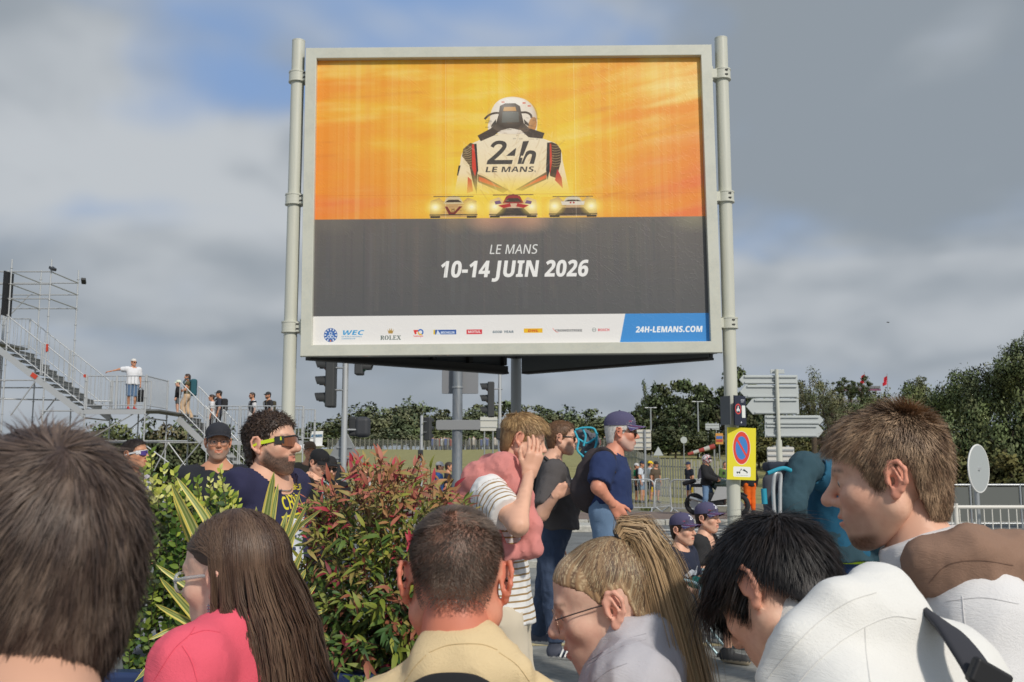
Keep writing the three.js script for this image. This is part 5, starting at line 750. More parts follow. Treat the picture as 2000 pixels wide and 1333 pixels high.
function ribbons(n, path, o) { // ribbons along given points
  const list = []; let vt = 0, it = 0; for (let i = 0; i < n; i++) { const r = path(i); list.push(r); vt += r.pts.length * 2; it += (r.pts.length - 1) * 6; }
  const pos = new Float32Array(vt * 3), nor = new Float32Array(vt * 3), col = new Float32Array(vt * 3), idx = new Uint32Array(it), d = V(), w = V(); let v = 0, k = 0;
  for (const r of list) { const m = r.pts.length, wd = o.width * rr(0.7, 1.3), cv = 1 + (o.vary ?? 0.25) * (rnd() * 2 - 1), j = V(gauss(), gauss(), gauss()).multiplyScalar(0.4);
    for (let s = 0; s < m; s++) { d.copy(r.pts[Math.min(m - 1, s + 1)]).sub(r.pts[Math.max(0, s - 1)]); const nn = Array.isArray(r.n) ? r.n[s] : r.n; w.copy(d).cross(nn).normalize().addScaledVector(j, 0.5); const ww = wd * (s === m - 1 ? 0.2 : 1); for (const sg of [-1, 1]) { const q = v * 3; pos[q] = r.pts[s].x + w.x * ww * sg; pos[q + 1] = r.pts[s].y + w.y * ww * sg; pos[q + 2] = r.pts[s].z + w.z * ww * sg; nor[q] = nn.x + 0.4 * w.x * sg; nor[q + 1] = nn.y + 0.4 * w.y * sg; nor[q + 2] = nn.z + 0.4 * w.z * sg; col[q] = r.col[0] * cv; col[q + 1] = r.col[1] * cv; col[q + 2] = r.col[2] * cv; v++; } if (s < m - 1) { const b = v - 2; idx[k++] = b; idx[k++] = b + 1; idx[k++] = b + 2; idx[k++] = b + 1; idx[k++] = b + 3; idx[k++] = b + 2; } } }
  const g = new THREE.BufferGeometry(); g.setAttribute('position', new THREE.BufferAttribute(pos, 3)); g.setAttribute('normal', new THREE.BufferAttribute(nor, 3)); g.setAttribute('color', new THREE.BufferAttribute(col, 3)); g.setIndex(new THREE.BufferAttribute(idx, 1)); return g;
}
function sampler(g) { const S = sampler0(g); return () => { for (let i = 0; i < 6; i++) { const r = S(); const o = V(r.p.x / 0.0058, (r.p.y - 0.035) / 0.0076, (r.p.z + 0.012) / 0.0092).normalize(); if (r.n.dot(o) > 0.45 || i === 5) return r; } }; }
function sampler0(g) { // random points on a geometry
  const p = g.attributes.position, ix = g.index.array, n = ix.length / 3, cum = new Float32Array(n), a = V(), b = V(), c = V(); let s = 0;
  for (let i = 0; i < n; i++) { a.fromBufferAttribute(p, ix[i * 3]); b.fromBufferAttribute(p, ix[i * 3 + 1]).sub(a); c.fromBufferAttribute(p, ix[i * 3 + 2]).sub(a); s += b.cross(c).length(); cum[i] = s; }
  const nr = g.attributes.normal;
  return () => { const r = rnd() * s; let lo = 0, hi = n - 1; while (lo < hi) { const m = (lo + hi) >> 1; if (cum[m] < r) lo = m + 1; else hi = m; } let u = rnd(), v = rnd(); if (u + v > 1) { u = 1 - u; v = 1 - v; } const i0 = ix[lo * 3], i1 = ix[lo * 3 + 1], i2 = ix[lo * 3 + 2], q = (A, i) => V().fromBufferAttribute(A, i); return { p: q(p, i0).multiplyScalar(1 - u - v).addScaledVector(q(p, i1), u).addScaledVector(q(p, i2), v), n: q(nr, i0).multiplyScalar(1 - u - v).addScaledVector(q(nr, i1), u).addScaledVector(q(nr, i2), v).normalize() }; };
}
// ------------------------------------------------------------------ hands: wrist at origin, fingers along +y, palm faces +z, thumb on +x
const handCache = new Map();
function handGeo(pose = 'relaxed', cell = 0.0045) {
  const key = pose + cell; if (handCache.has(key)) return handCache.get(key).clone();
  const bend = { relaxed: [0.35, 0.5, 0.35], flat: [0.06, 0.1, 0.08], cover: [0.25, 0.32, 0.25], fist: [1.25, 1.5, 1.0], grip: [0.9, 1.1, 0.7] }[pose];
  const prims = [cone(V(-0.012, 0.0, 0), V(-0.022, 0.075, 0), 0.026, 0.024, { n: V(0, 0, 1), k: 1.8 }), cone(V(0.012, 0.0, 0), V(0.022, 0.075, 0), 0.026, 0.022, { n: V(0, 0, 1), k: 1.8 })], segs = [];
  const fing = [[0.03, 0.085, 1, 0.05], [0.011, 0.09, 1.1, 0.01], [-0.009, 0.086, 1.03, -0.03], [-0.028, 0.076, 0.82, -0.09]];
  for (const [x, y, L, sp] of fing) { let p = V(x, y - 0.012, 0.002), a = 0; const len = [0.042 * L, 0.026 * L, 0.02 * L], rad = [0.0092, 0.0083, 0.0076, 0.0066]; len.forEach((l, i) => { a += bend[i]; const q = p.clone().add(V(Math.sin(sp) * l * Math.cos(a), Math.cos(a) * l, Math.sin(a) * l)); segs.push(cone(p, q, rad[i], rad[i + 1])); p = q; }); }
  const th = pose === 'fist' || pose === 'grip' ? [V(0.03, 0.02, 0.01), V(0.04, 0.05, 0.03), V(0.024, 0.07, 0.045), V(0.004, 0.075, 0.048)] : [V(0.028, 0.018, 0.006), V(0.05, 0.045, 0.016), V(0.062, 0.075, 0.022), V(0.064, 0.098, 0.026)];
  const all = [...prims, ...segs], F = new Field([-0.075, -0.035, -0.055], [0.09, 0.215, 0.125], cell);
  for (const p of prims) F.add(p, 0.015); for (const p of segs) F.add(p, 0.005); F.add(cone(th[0], th[1], 0.0145, 0.0115), 0.012).add(cone(th[1], th[2], 0.0112, 0.0095), 0.005).add(cone(th[2], th[3], 0.0095, 0.0078), 0.005).add(cone(V(0, -0.03, 0), V(0, 0.01, 0), 0.026, 0.026, { n: V(0, 0, 1), k: 1.25 }), 0.015);
  const g = F.mesh(); handCache.set(key, g); return g.clone();
}
// ------------------------------------------------------------------ people
const M_skin = mat([1, 1, 1], 0.52, { vertexColors: true, sheen: 0.15, bumpMap: rep(grain, 30), bumpScale: 0.0004 });
const M_hair = mat([1, 1, 1], 0.5, { vertexColors: true, side: THREE.DoubleSide });
const M_shoe = mat([1, 1, 1], 0.7, { vertexColors: true });
const Yq = (deg) => new THREE.Quaternion().setFromAxisAngle(V(0, 1, 0), deg * Math.PI / 180);
function person(o) {
  const H = o.H ?? 1.75, s = H / 1.75, base = V(o.at[0], o.y0 ?? 0, o.at[1]), t = thing('person', o.label, 'person', base, o.group), q = Yq(o.th), wf = o.w ?? 1, fem = o.female ? 0.9 : 1;
  const def = { pelvis: [0, 0.94, 0], waist: [0, 1.08, 0.005], chest: [0, 1.27, 0], upper: [0, 1.37, -0.01], neck: [0, 1.455, -0.03], head: [0, 1.632, 0.015] };
  for (const [n, k] of [['L', 1], ['R', -1]]) Object.assign(def, { ['sh' + n]: [k * 0.172 * wf * fem, 1.395, -0.02], ['el' + n]: [k * 0.225 * wf, 1.12, -0.04], ['wr' + n]: [k * 0.235 * wf, 0.87, 0.04], ['hip' + n]: [k * 0.088, 0.91, 0], ['kn' + n]: [k * 0.1, 0.5, 0.015], ['an' + n]: [k * 0.1, 0.09, -0.025], ['to' + n]: [k * 0.115, 0.035, 0.16] });
  Object.assign(def, o.local ?? {});
  const J = {}, lean = (o.lean ?? 0) * Math.PI / 180, upperBody = /waist|chest|upper|neck|head|sh|el|wr/;
  for (const n in def) { const v = V(...def[n]).multiplyScalar(s); if (lean && upperBody.test(n)) { v.y -= 0.94 * s; v.applyAxisAngle(V(1, 0, 0), lean); v.y += 0.94 * s; } J[n] = v.applyQuaternion(q); }
  for (const n in o.j ?? {}) J[n] = o.j[n].clone().sub(base);
  const fw = o.chestDir ? o.chestDir.clone().normalize() : V(0, -Math.sin(lean), Math.cos(lean)).applyQuaternion(q), rt = V(0, 1, 0).cross(fw).normalize();
  const cell = o.cell ?? 0.014, W = 0.155 * wf * s * fem, fl = { n: fw, k: o.flatk ?? 1.45 };
  const torso = (e) => [cone(J.pelvis, J.waist, W * (o.female ? 1.08 : 1) + e, W * (o.female ? 0.84 : 0.92) + e, fl), cone(J.waist, J.chest, W * (o.female ? 0.84 : 0.92) + e, W * 1.04 + e, fl), cone(J.chest, J.upper, W * 1.04 + e, W * 0.86 + e, fl), cone(J.upper, J.shL, 0.062 * s + e, 0.05 * s + e), cone(J.upper, J.shR, 0.062 * s + e, 0.05 * s + e), cone(J.neck, J.shL, 0.05 * s + e * 0.7, 0.035 * s + e * 0.7), cone(J.neck, J.shR, 0.05 * s + e * 0.7, 0.035 * s + e * 0.7), cone(J.upper, J.neck, 0.08 * s + e, 0.058 * s + e * 0.8), ...(o.belly ? [ell(J.waist.clone().addScaledVector(fw, 0.05).add(V(0, 0.02, 0)), [0.14 + o.belly, 0.15, 0.14 + o.belly])] : [])];
  const arm = (n, e, f = 2) => { const a = [], S = J['sh' + n], E = J['el' + n], Wr = J['wr' + n]; a.push(cone(S, f < 1 ? S.clone().lerp(E, f) : E, 0.052 * s + e, lerp(0.052, 0.043, Math.min(1, f)) * s + e)); if (f > 1) a.push(cone(E, E.clone().lerp(Wr, f - 1), 0.042 * s + e, lerp(0.042, 0.028, f - 1) * s + e)); return a; };
  const leg = (n, e, f = 2, b = e) => { const a = [], h = J['hip' + n], k = J['kn' + n], an = J['an' + n]; a.push(cone(h, f < 1 ? h.clone().lerp(k, f) : k, 0.088 * s * (o.legw ?? 1) + e, lerp(0.088, 0.058, Math.min(1, f)) * s + lerp(e, b, Math.min(1, f / 2)))); if (f > 1) { const m = k.clone().lerp(an, 0.35); a.push(cone(k, f > 1.35 ? m : k.clone().lerp(an, f - 1), 0.056 * s + lerp(e, b, 0.5), 0.055 * s + lerp(e, b, 0.6))); if (f > 1.35) a.push(cone(m, k.clone().lerp(an, f - 1), 0.055 * s + lerp(e, b, 0.6), lerp(0.056, 0.037, f - 1) * s + b)); } return a; };
  // skin: one continuous body
  const hm = new THREE.Matrix4(), hd = o.head ?? {}, hs = hd.abs ?? (hd.scale ?? 1) * lerp(1, s, 0.5), hq = Yq(o.th + (hd.yaw ?? 0)).multiply(new THREE.Quaternion().setFromEuler(new THREE.Euler((hd.pitch ?? 0) * Math.PI / 180, 0, (hd.roll ?? 0) * Math.PI / 180, 'XYZ')));
  hm.compose(J.head, hq, V(hs, hs, hs));
  const inv = hm.clone().invert(), skullBase = V(0, -0.06, -0.025).applyMatrix4(hm), nr = (o.neckr ?? 0.056) * (o.female ? 0.88 : 1);
  const neckP = [cone(J.neck.clone().addScaledVector(V(0, -1, 0), 0.03), skullBase, (nr + 0.008) * lerp(1, s, 0.5), nr * lerp(1, s, 0.5))];
  const bp = [...torso(0), ...arm('L', 0), ...arm('R', 0), ...leg('L', 0), ...leg('R', 0), ...neckP], [lo, hi] = bounds(bp, 0.06), F = new Field(lo, hi, Math.max(cell * 1.4, 0.021));
  for (const p of bp) F.add(p, 0.035);
  const sk = SKIN[o.skin ?? 'fair'], body = F.mesh(), tone = skinTone(sk); paint(body, (x, y, z) => { const n = noise(x * 12, y * 12, z * 12), k = 1 + 0.06 * n; let c = [sk[0] * k, sk[1] * k * 0.97, sk[2] * k * 0.95]; if (o.bodyFlush) { const f = o.bodyFlush(V(x, y, z).applyMatrix4(inv)); c = mix3(c, [sk[0], sk[1] * 0.62, sk[2] * 0.58], f); } return c; });
  const hg = headGeo({ cell: hd.cell ?? 0.0055, jaw: hd.jaw ?? (o.female ? 0.9 : 1), nose: hd.nose ?? 1, smile: hd.smile, squint: hd.squint, extra: hd.extra });
  paint(hg, skinTone(sk, hd)); hg.applyMatrix4(hm);
  const parts = [body, hg];
  if (hd.eyes !== false) for (const k of [-1, 1]) { const e = new THREE.SphereGeometry(0.0128, 18, 14); e.rotateX(Math.PI / 2); if (hd.gaze) e.rotateX(hd.gaze); paint(e, () => [0.6, 0.57, 0.54]); const pp = e.attributes.position, cc = e.attributes.color; for (let i = 0; i < pp.count; i++) { const dz = V(pp.getX(i), pp.getY(i) + (hd.gaze ?? 0) * 0.012, pp.getZ(i)).normalize(); if (dz.z > 0.86) cc.setXYZ(i, ...(dz.z > 0.965 ? [0.01, 0.01, 0.01] : hd.iris ?? [0.06, 0.04, 0.025])); } e.translate(k * 0.032, 0.0072, 0.0775).applyMatrix4(hm); parts.push(e); }
  if (hd.smile) { const te = new THREE.SphereGeometry(1, 16, 10).scale(0.025, 0.0075, 0.0145); fill(te, [0.78, 0.74, 0.67]); te.translate(0, -0.057, 0.082).applyMatrix4(hm); parts.push(te); }
  for (const n of ['L', 'R']) {
    const hh = o.hands?.[n] ?? {}; if (hh.none) continue; const W0 = J['wr' + n], dir = (hh.dir ?? W0.clone().sub(J['el' + n])).clone().normalize(); let pn = (hh.palm ?? rt.clone().multiplyScalar(n === 'L' ? -1 : 1)).clone(); pn.addScaledVector(dir, -pn.dot(dir)).normalize();
    const g = handGeo(hh.pose ?? 'relaxed', hh.cell ?? (cell < 0.016 ? 0.0058 : 0.0085)), x = dir.clone().cross(pn), mir = n === 'L' ? -1 : 1, sc = (hh.scale ?? 1) * 0.98 * lerp(1, s, 0.7);
    if (mir < 0) { g.scale(-1, 1, 1); const ix = g.index.array; for (let i = 0; i < ix.length; i += 3) { const tt = ix[i]; ix[i] = ix[i + 1]; ix[i + 1] = tt; } g.computeVertexNormals(); }
    g.applyMatrix4(new THREE.Matrix4().makeBasis(x.clone().multiplyScalar(sc), dir.clone().multiplyScalar(sc), pn.clone().multiplyScalar(sc)).setPosition(W0)); fill(g, [sk[0] * 1.0, sk[1] * 0.93, sk[2] * 0.9]); parts.push(g);
  }
  obj('body', parts, M_skin, t);
  // clothes
  const folds = (a, f) => (x, y, z) => a * (0.5 * noise(x * f, y * f * 0.7, z * f) + 1.5 * (Math.abs(noise(x * f * 1.2 + y * f * 0.5 + 9, y * f * 0.8 - x * f * 0.3, z * f * 1.2)) - 0.4) + 0.7 * (Math.abs(noise(x * f * 2.6, y * f * 1.7, z * f * 2.6 + 4)) - 0.4));
  const uvPlan = (g, fn) => { const p = g.attributes.position, uv = new Float32Array(p.count * 2), v = V(); for (let i = 0; i < p.count; i++) { v.fromBufferAttribute(p, i); const r = fn ? fn(v, J) : [v.dot(rt) * 1.0 + v.dot(fw) * 0.6, v.y]; uv[i * 2] = r[0]; uv[i * 2 + 1] = r[1]; } g.setAttribute('uv', new THREE.BufferAttribute(uv, 2)); return g; };
  const wear = (name, prims, c) => { const [a, b] = bounds(prims, 0.05), f = new Field(a, b, c.cell ?? cell); for (const p of prims) f.add(p, c.k ?? 0.04); if (c.subs) for (const p of c.subs) f.sub(p, 0.01); f.warp(folds(c.fold ?? 0.006, c.ff ?? 9)); for (const k of c.cuts ?? []) f.cut(k); const g = f.mesh(); if (c.paint) paint(g, c.paint); return obj(name, uvPlan(g, c.uv), c.mat ?? cloth(c.color), t); };
  const api = { t, J, fw, rt, s, hm, inv, q, torso, arm, leg, wear, base, cell, folds };
  const tp = o.top;
  if (tp) {
    const e = (tp.loose ?? 0.016), hem = J.pelvis.y + (tp.hem ?? -0.07) * s, prims = [...torso(e)], cuts = [(x, y, z) => hem - y + 0.012 * noise(x * 6, 0, z * 6)];
    prims.push(cone(J.pelvis.clone().add(V(0, -0.12 * s, 0)), J.waist, W * 1.1 + e + 0.022, W * 0.94 + e, { n: fw, k: 1.22 }));
    for (const n of ['L', 'R']) { const sl = typeof tp.sleeve === 'object' ? tp.sleeve[n] : tp.sleeve ?? 0.75; if (sl > 0) prims.push(...arm(n, e * 1.15 + 0.006, sl)); else cuts.push((x, y, z) => { const S = J['sh' + n], a = rt.clone().multiplyScalar(n === 'L' ? 1 : -1); return Math.min(0.6 * 0 + ((x - S.x) * a.x + (y - S.y) * 0.1 + (z - S.z) * a.z) - 0.06, 0.2); }); if (sl > 0 && sl < 1) { const S = J['sh' + n], E = J['el' + n], D = E.clone().sub(S).normalize(), L = E.distanceTo(S) * sl; cuts.push((x, y, z) => { const px = x - S.x, py = y - S.y, pz = z - S.z, a = px * D.x + py * D.y + pz * D.z, rad2 = px * px + py * py + pz * pz - a * a; return rad2 < 0.011 ? a - L : -1; }); } }
    if (tp.prims) prims.push(...tp.prims(api));
    const ny = J.neck.y + (tp.neck ?? 0.0); if (!tp.hood) cuts.push((x, y, z) => { const dx = x - J.neck.x, dz = z - J.neck.z, r = Math.hypot(dx, dz), f = dx * fw.x + dz * fw.z; return r < 0.13 ? (y - (ny + 0.02 - (f > 0 ? f * (tp.vneck ?? 0.45) : f * 0.25))) : -1; });
    wear(tp.name ?? 'shirt', prims, { ...tp, cuts: [...cuts, ...(tp.cuts?.(api) ?? [])] });
    if (tp.collar) wear('collar', [cone(J.neck.clone().addScaledVector(fw, 0.012).add(V(0, -0.015, 0)), J.neck.clone().addScaledVector(fw, 0.02).add(V(0, 0.035, 0)), nr + 0.03, nr + 0.02)], { color: tp.color, mat: tp.mat, cell: Math.min(cell, 0.009), fold: 0.002, subs: [cone(J.neck.clone().addScaledVector(fw, 0.02), skullBase, nr + 0.012, nr + 0.006)], cuts: [(x, y, z) => y - (J.neck.y + 0.04 - 0.5 * Math.max(0, (x - J.neck.x) * fw.x + (z - J.neck.z) * fw.z))] });
  }
  const bt = o.bottom;
  if (bt) { const e = bt.loose ?? 0.014, f = bt.len ?? 1.98, wy = J.pelvis.y + 0.06 * s, cuts = [(x, y) => y - wy]; const prims = [cone(J.pelvis, J.pelvis.clone().add(V(0, 0.1, 0)), W + e, W * 0.95 + e, fl), cone(J.hipL, J.hipR, 0.088 * s + e, 0.088 * s + e, { n: fw, k: 1.0 }), ...leg('L', e, f, bt.flare ?? e), ...leg('R', e, f, bt.flare ?? e)];
    for (const n of ['L', 'R']) { const A = f > 1 ? J['kn' + n] : J['hip' + n], B = f > 1 ? J['an' + n] : J['kn' + n], D = B.clone().sub(A).normalize(), L = A.distanceTo(B) * (f > 1 ? f - 1 : f); cuts.push((x, y, z) => { const px = x - A.x, py = y - A.y, pz = z - A.z, a = px * D.x + py * D.y + pz * D.z; return px * px + py * py + pz * pz - a * a < 0.016 && a > L - 0.1 ? a - L : -1; }); }
    wear(bt.name ?? (f < 1.5 ? 'shorts' : 'trousers'), prims, { fold: 0.006, ff: 11, cell: Math.max(cell * 1.2, 0.025), ...bt, k: 0.03, cuts }); }
  if (o.shoes) for (const n of ['L', 'R']) { const a = J['an' + n], b = J['to' + n], dir = b.clone().sub(a).setY(0).normalize(), sole = Math.min(b.y, a.y) - 0.035, heel = a.clone().addScaledVector(dir, -0.025); heel.y = sole + 0.045; const toe = b.clone(); toe.y = sole + 0.035; const f = new Field(...(() => { const r = bounds([cone(heel, toe, 0.06, 0.06), cone(a, a, 0.05, 0.05)], 0.03); return r; })(), Math.max(cell, 0.014)); f.add(cone(heel, toe, 0.042, 0.038)).add(cone(heel.clone().add(V(0, 0.03, 0)), a.clone().add(V(0, 0.01, 0)), 0.04, 0.043), 0.03).cut((x, y) => sole - y); const g = f.mesh(), sc = o.shoes.sole ?? [0.5, 0.5, 0.48]; paint(g, (x, y) => (y < sole + 0.026 ? sc : o.shoes.color)); obj('shoe', g, M_shoe, t); }
  // hair
  const hr = o.hair;
  if (hr) { const caps = hairCap({ ...hr, cell: hr.cell ?? (cell < 0.016 ? 0.005 : 0.008) }); const list = []; if (hr.make) list.push(...hr.make(caps)); else if (cell < 0.018) { const S = sampler(caps), h = hr.color ?? [0.05, 0.03, 0.02], wh = V(0, 0.11, -0.06); list.push(strands(o.extras && /cap\b/.test(o.label) ? 900 : 3200, () => { const r = S(), tt = V().copy(r.p).sub(wh); tt.addScaledVector(r.n, -tt.dot(r.n)).normalize(); return { p: r.p, n: r.n, dir: tt.addScaledVector(r.n, 0.5).add(V(0.4 * gauss(), -0.2, 0.4 * gauss())), len: 0.008 + 0.012 * sm(0.0, 0.08, r.p.y) }; }, { seg: 2, width: 0.0009, col: streak2(h) })); } if (!hr.noCap) list.push(caps); for (const g of list) g.applyMatrix4(hm); obj('hair', list, hr.mat ?? M_hair, t); }
  if (o.extras) o.extras(api);
  return api;
}
// a stitched seam: a thin raised line that follows the cloth
const caster = new THREE.Raycaster();
function seam(a, name, px, col, r = 0.0008) {
  const m = a.t.children.find((c) => c.name === name); if (!m) return; a.t.updateMatrixWorld(true); const c = new THREE.CatmullRomCurve3(px.map((q) => V(q[0], q[1], 0))), pts = []; m.material.side = THREE.DoubleSide;
  for (let i = 0; i <= 26; i++) { const q = c.getPoint(i / 26), e = V(0, EYE, 0), d = P(q.x, q.y, 1).sub(e).normalize(); caster.set(e, d); const h = caster.intersectObject(m, false)[0]; if (h) pts.push(h.point.clone().addScaledVector(d, -0.0006).sub(a.base)); }
  if (pts.length > 3) obj('seam', new THREE.TubeGeometry(new THREE.CatmullRomCurve3(pts), 60, r, 5), mat(col, 0.9), a.t);
}
// headwear and eyewear in head axes
function addCap(a, col, o = {}) {
  const g = new THREE.SphereGeometry(1, 40, 20, 0, 6.2832, 0, Math.PI / 2), p = g.attributes.position; const ry = o.h ?? 0.1;
  for (let i = 0; i < p.count; i++) { let x = p.getX(i), y = p.getY(i), z = p.getZ(i); const f = Math.pow(Math.max(0, y), 0.75); p.setXYZ(i, x * 0.088, f * ry + (z > 0.3 ? 0.012 * z * (1 - y) * 0 : 0), z * 0.109); } g.computeVertexNormals();
  const m = new THREE.Matrix4().makeTranslation(0, 0.048, -0.01).multiply(new THREE.Matrix4().makeRotationX(o.tilt ?? -0.08)), T = (gg) => gg.applyMatrix4(m).applyMatrix4(a.hm);
  const uv = g.attributes.uv; for (let i = 0; i < p.count; i++) uv.setXY(i, p.getZ(i) > 0 ? 0.5 + p.getX(i) / 0.18 : p.getX(i) > 0 ? 1 : 0, p.getY(i) / ry);
  const cm = o.map ? mat([1, 1, 1], 0.85, { map: o.map, bumpMap: weaveMid, bumpScale: 0.0008, side: THREE.DoubleSide }) : mat(col, 0.88, { bumpMap: weaveMid, bumpScale: 0.0008, side: THREE.DoubleSide });
  const c = obj('cap', T(g), cm, a.t);
  if (o.flat) return c;
  const b = new THREE.PlaneGeometry(1, 1, 16, 6), q = b.attributes.position; for (let i = 0; i < q.count; i++) { const u = q.getX(i) * 2, v = q.getY(i) + 0.5, ang = u * 1.15, r0 = 0.1, z0 = Math.cos(ang) * 0.107, x0 = Math.sin(ang) * 0.088, len = 0.07 * Math.cos(u * 1.25); q.setXYZ(i, x0 * (1 + 0.1 * v * (1 - u * u)), 0.004 - 0.022 * u * u * (0.3 + v) - 0.012 * v, z0 + len * v); }
  b.computeVertexNormals(); const b2 = b.clone(); b2.translate(0, -0.004, 0); { const ix = b2.index.array; for (let i = 0; i < ix.length; i += 3) { const tt = ix[i]; ix[i] = ix[i + 1]; ix[i + 1] = tt; } b2.computeVertexNormals(); }
  const ed = new THREE.TubeGeometry(new THREE.CatmullRomCurve3([...Array(17)].map((_, i) => V().fromBufferAttribute(q, i).add(V(0, -0.002, 0)))), 32, 0.0028, 6);
  const bm = o.brimMap ? mat([1, 1, 1], 0.85, { map: o.brimMap, side: THREE.DoubleSide }) : mat(o.brim ?? col, 0.88, { side: THREE.DoubleSide }); const br = obj('brim', T(merge([b, b2, ed])), bm, c);
  if (o.button !== false) obj('button', T(new THREE.SphereGeometry(0.007, 8, 6).translate(0, ry, 0)), mat(col, 0.8), c);
  return c;
}
function addShades(a, o) { // wraparound sunglasses or plain glasses
  const T = (g) => g.applyMatrix4(a.hm), n = 'sunglasses';
  if (o.wrap) {
    const lens = new THREE.CylinderGeometry(0.085, 0.088, 0.048, 30, 4, true, -0.82, 1.64), p = lens.attributes.position; for (let i = 0; i < p.count; i++) { const ang = Math.atan2(p.getX(i), p.getZ(i)), y = p.getY(i); p.setXYZ(i, p.getX(i) * 0.98, y * (1 - 0.3 * Math.abs(ang) / 0.82) - (y < 0 ? 0.006 * Math.exp(-((ang / 0.12) ** 2)) * -1.5 : 0) + 0.006, p.getZ(i) * 1.0 + 0.026 - (y < 0 ? 0 : 0)); } lens.computeVertexNormals();
    const L = obj(n, T(lens), mat(o.lens, 0.08, { metalness: 0.55, side: THREE.DoubleSide, clearcoat: 1 }), a.t);
    const top = [...Array(15)].map((_, i) => { const an = -0.82 + i * 1.64 / 14; return V(Math.sin(an) * 0.084, 0.03 - 0.009 * Math.abs(an) / 0.82, Math.cos(an) * 0.086 + 0.026); }); obj('frame', T(new THREE.TubeGeometry(new THREE.CatmullRomCurve3(top), 28, 0.0034, 8)), mat(o.frame, 0.35, { clearcoat: 0.5 }), L);
    for (const s of [-1, 1]) { const e0 = V(s * 0.062, 0.018, 0.085), e1 = V(s * 0.083, 0.008, 0.0), e2 = V(s * 0.084, -0.002, -0.035); obj('temple', T(merge([beam(e0, e1, 0.004, 0.014), beam(e1, e2, 0.004, 0.009)])), mat(o.temple ?? o.frame, 0.35, { clearcoat: 0.5 }), L); obj('frame_corner', T(beam(V(s * 0.055, 0.012, 0.092), V(s * 0.073, 0.012, 0.06), 0.006, 0.03)), mat(o.corner ?? o.frame, 0.35), L); }
    return L;
  }
  const sh = (k) => { const q = []; for (let i = 0; i <= 28; i++) { const an = i / 28 * 6.2832, c = Math.cos(an), si = Math.sin(an), pw = o.round ? 1 : 0.75; q.push(V(k * 0.033 + Math.sign(c) * Math.abs(c) ** pw * 0.0255, 0.002 + Math.sign(si) * Math.abs(si) ** pw * (o.round ? 0.0225 : 0.019), 0.104 - 0.35 * Math.abs(Math.abs(k * 0.033 + c * 0.0255) - 0.02) * 0.5)); } return q; };
  const r = o.r ?? 0.0014, fm = o.clear ? mat([0.8, 0.84, 0.85], 0.12, { transmission: 0.7, thickness: 0.004, clearcoat: 1 }) : mat(o.frame, 0.3, { metalness: o.metal ?? 0 });
  const G0 = obj(n === '' ? n : o.dark ? 'sunglasses' : 'glasses', T(merge([new THREE.TubeGeometry(new THREE.CatmullRomCurve3(sh(1), true), 40, r, 6), new THREE.TubeGeometry(new THREE.CatmullRomCurve3(sh(-1), true), 40, r, 6), rod(V(-0.009, 0.008, 0.106), V(0.009, 0.008, 0.106), r)])), fm, a.t);
  for (const k of [-1, 1]) { const s = new THREE.Shape(sh(k).map((v) => new THREE.Vector2(v.x, v.y))); const g = new THREE.ShapeGeometry(s, 12).translate(0, 0, 0.1015); obj('lens', T(g), o.dark ? mat([0.012, 0.012, 0.014], 0.1, { side: THREE.DoubleSide }) : mat([0.95, 0.96, 0.97], 0.02, { transmission: 1, thickness: 0, side: THREE.DoubleSide }), G0); obj('temple', T(tube([V(k * 0.058, 0.008, 0.1), V(k * 0.074, 0.012, 0.05), V(k * 0.081, 0.012, 0.0), V(k * 0.084, 0.0, -0.03)], r * 1.15, 16, 6)), o.templeMat ?? fm, G0); }
  return G0;
}
// ------------------------------------------------------------------ the crowd close to the camera
const J3 = (u, v, d) => P(u, v, d);
const nearAt = (u, d) => { const p = P(u, 912, d); return [p.x, -d]; };
const skullOut = (p) => V(p.x / 0.0058, (p.y - 0.035) / 0.0076, (p.z + 0.012) / 0.0092).normalize();
const streak = (base, hi, f, amt) => (p) => { const a = noise(p.x * f, p.y * f * 0.4 + 3, p.z * f); return mix3(base, hi, clamp(amt + a * 0.6)); };

{ // big dark haired head, lower left
  const wh = V(0.02, 0.11, -0.075), a = person({ label: 'man with short dark brown hair seen from behind at the lower left edge', at: nearAt(96, 0.88), th: 180, H: 1.52, cell: 0.012, skin: 'fair', head: { abs: 1.04, cell: 0.006, yaw: 52, eyes: false }, j: { head: J3(66, 1112, 0.96) },
    top: { color: rgb(60, 62, 66), sleeve: 0.8 }, bottom: { color: rgb(50, 56, 70) }, shoes: { color: [0.05, 0.05, 0.05] },
    hair: { thick: 0.007, color: rgb(62, 49, 44), line: hairLine.low, cell: 0.006, lump: [0.0015, 80], make: (cap) => { const S = sampler(cap), c0 = streak(rgb(72, 57, 50), rgb(128, 110, 97), 55, 0.3); return [strands(33000, () => { const r = S(), t = V().copy(r.p).sub(wh); t.addScaledVector(r.n, -t.dot(r.n)); const near = Math.exp(-(r.p.distanceTo(wh) ** 2) / 0.0011); t.normalize(); const sw = V().copy(t).cross(r.n).multiplyScalar(0.5); const j = noise(r.p.x * 45, r.p.y * 45, r.p.z * 45), j2 = noise(r.p.x * 45 + 30, r.p.y * 45, r.p.z * 45); return { p: r.p, n: r.n, dir: V().copy(r.n).multiplyScalar(0.24 + 0.3 * near).add(t).add(sw).add(V(0.28 * j, -0.3 + 0.16 * j2, 0.2 * j2)), len: lerp(0.028, 0.015, sm(0.02, -0.09, r.p.y)) }; }, { seg: 2, width: 0.00068, col: c0, bend: (d, p) => { d.addScaledVector(V(0, -1, 0), 0.12).normalize(); } })]; } } });
}
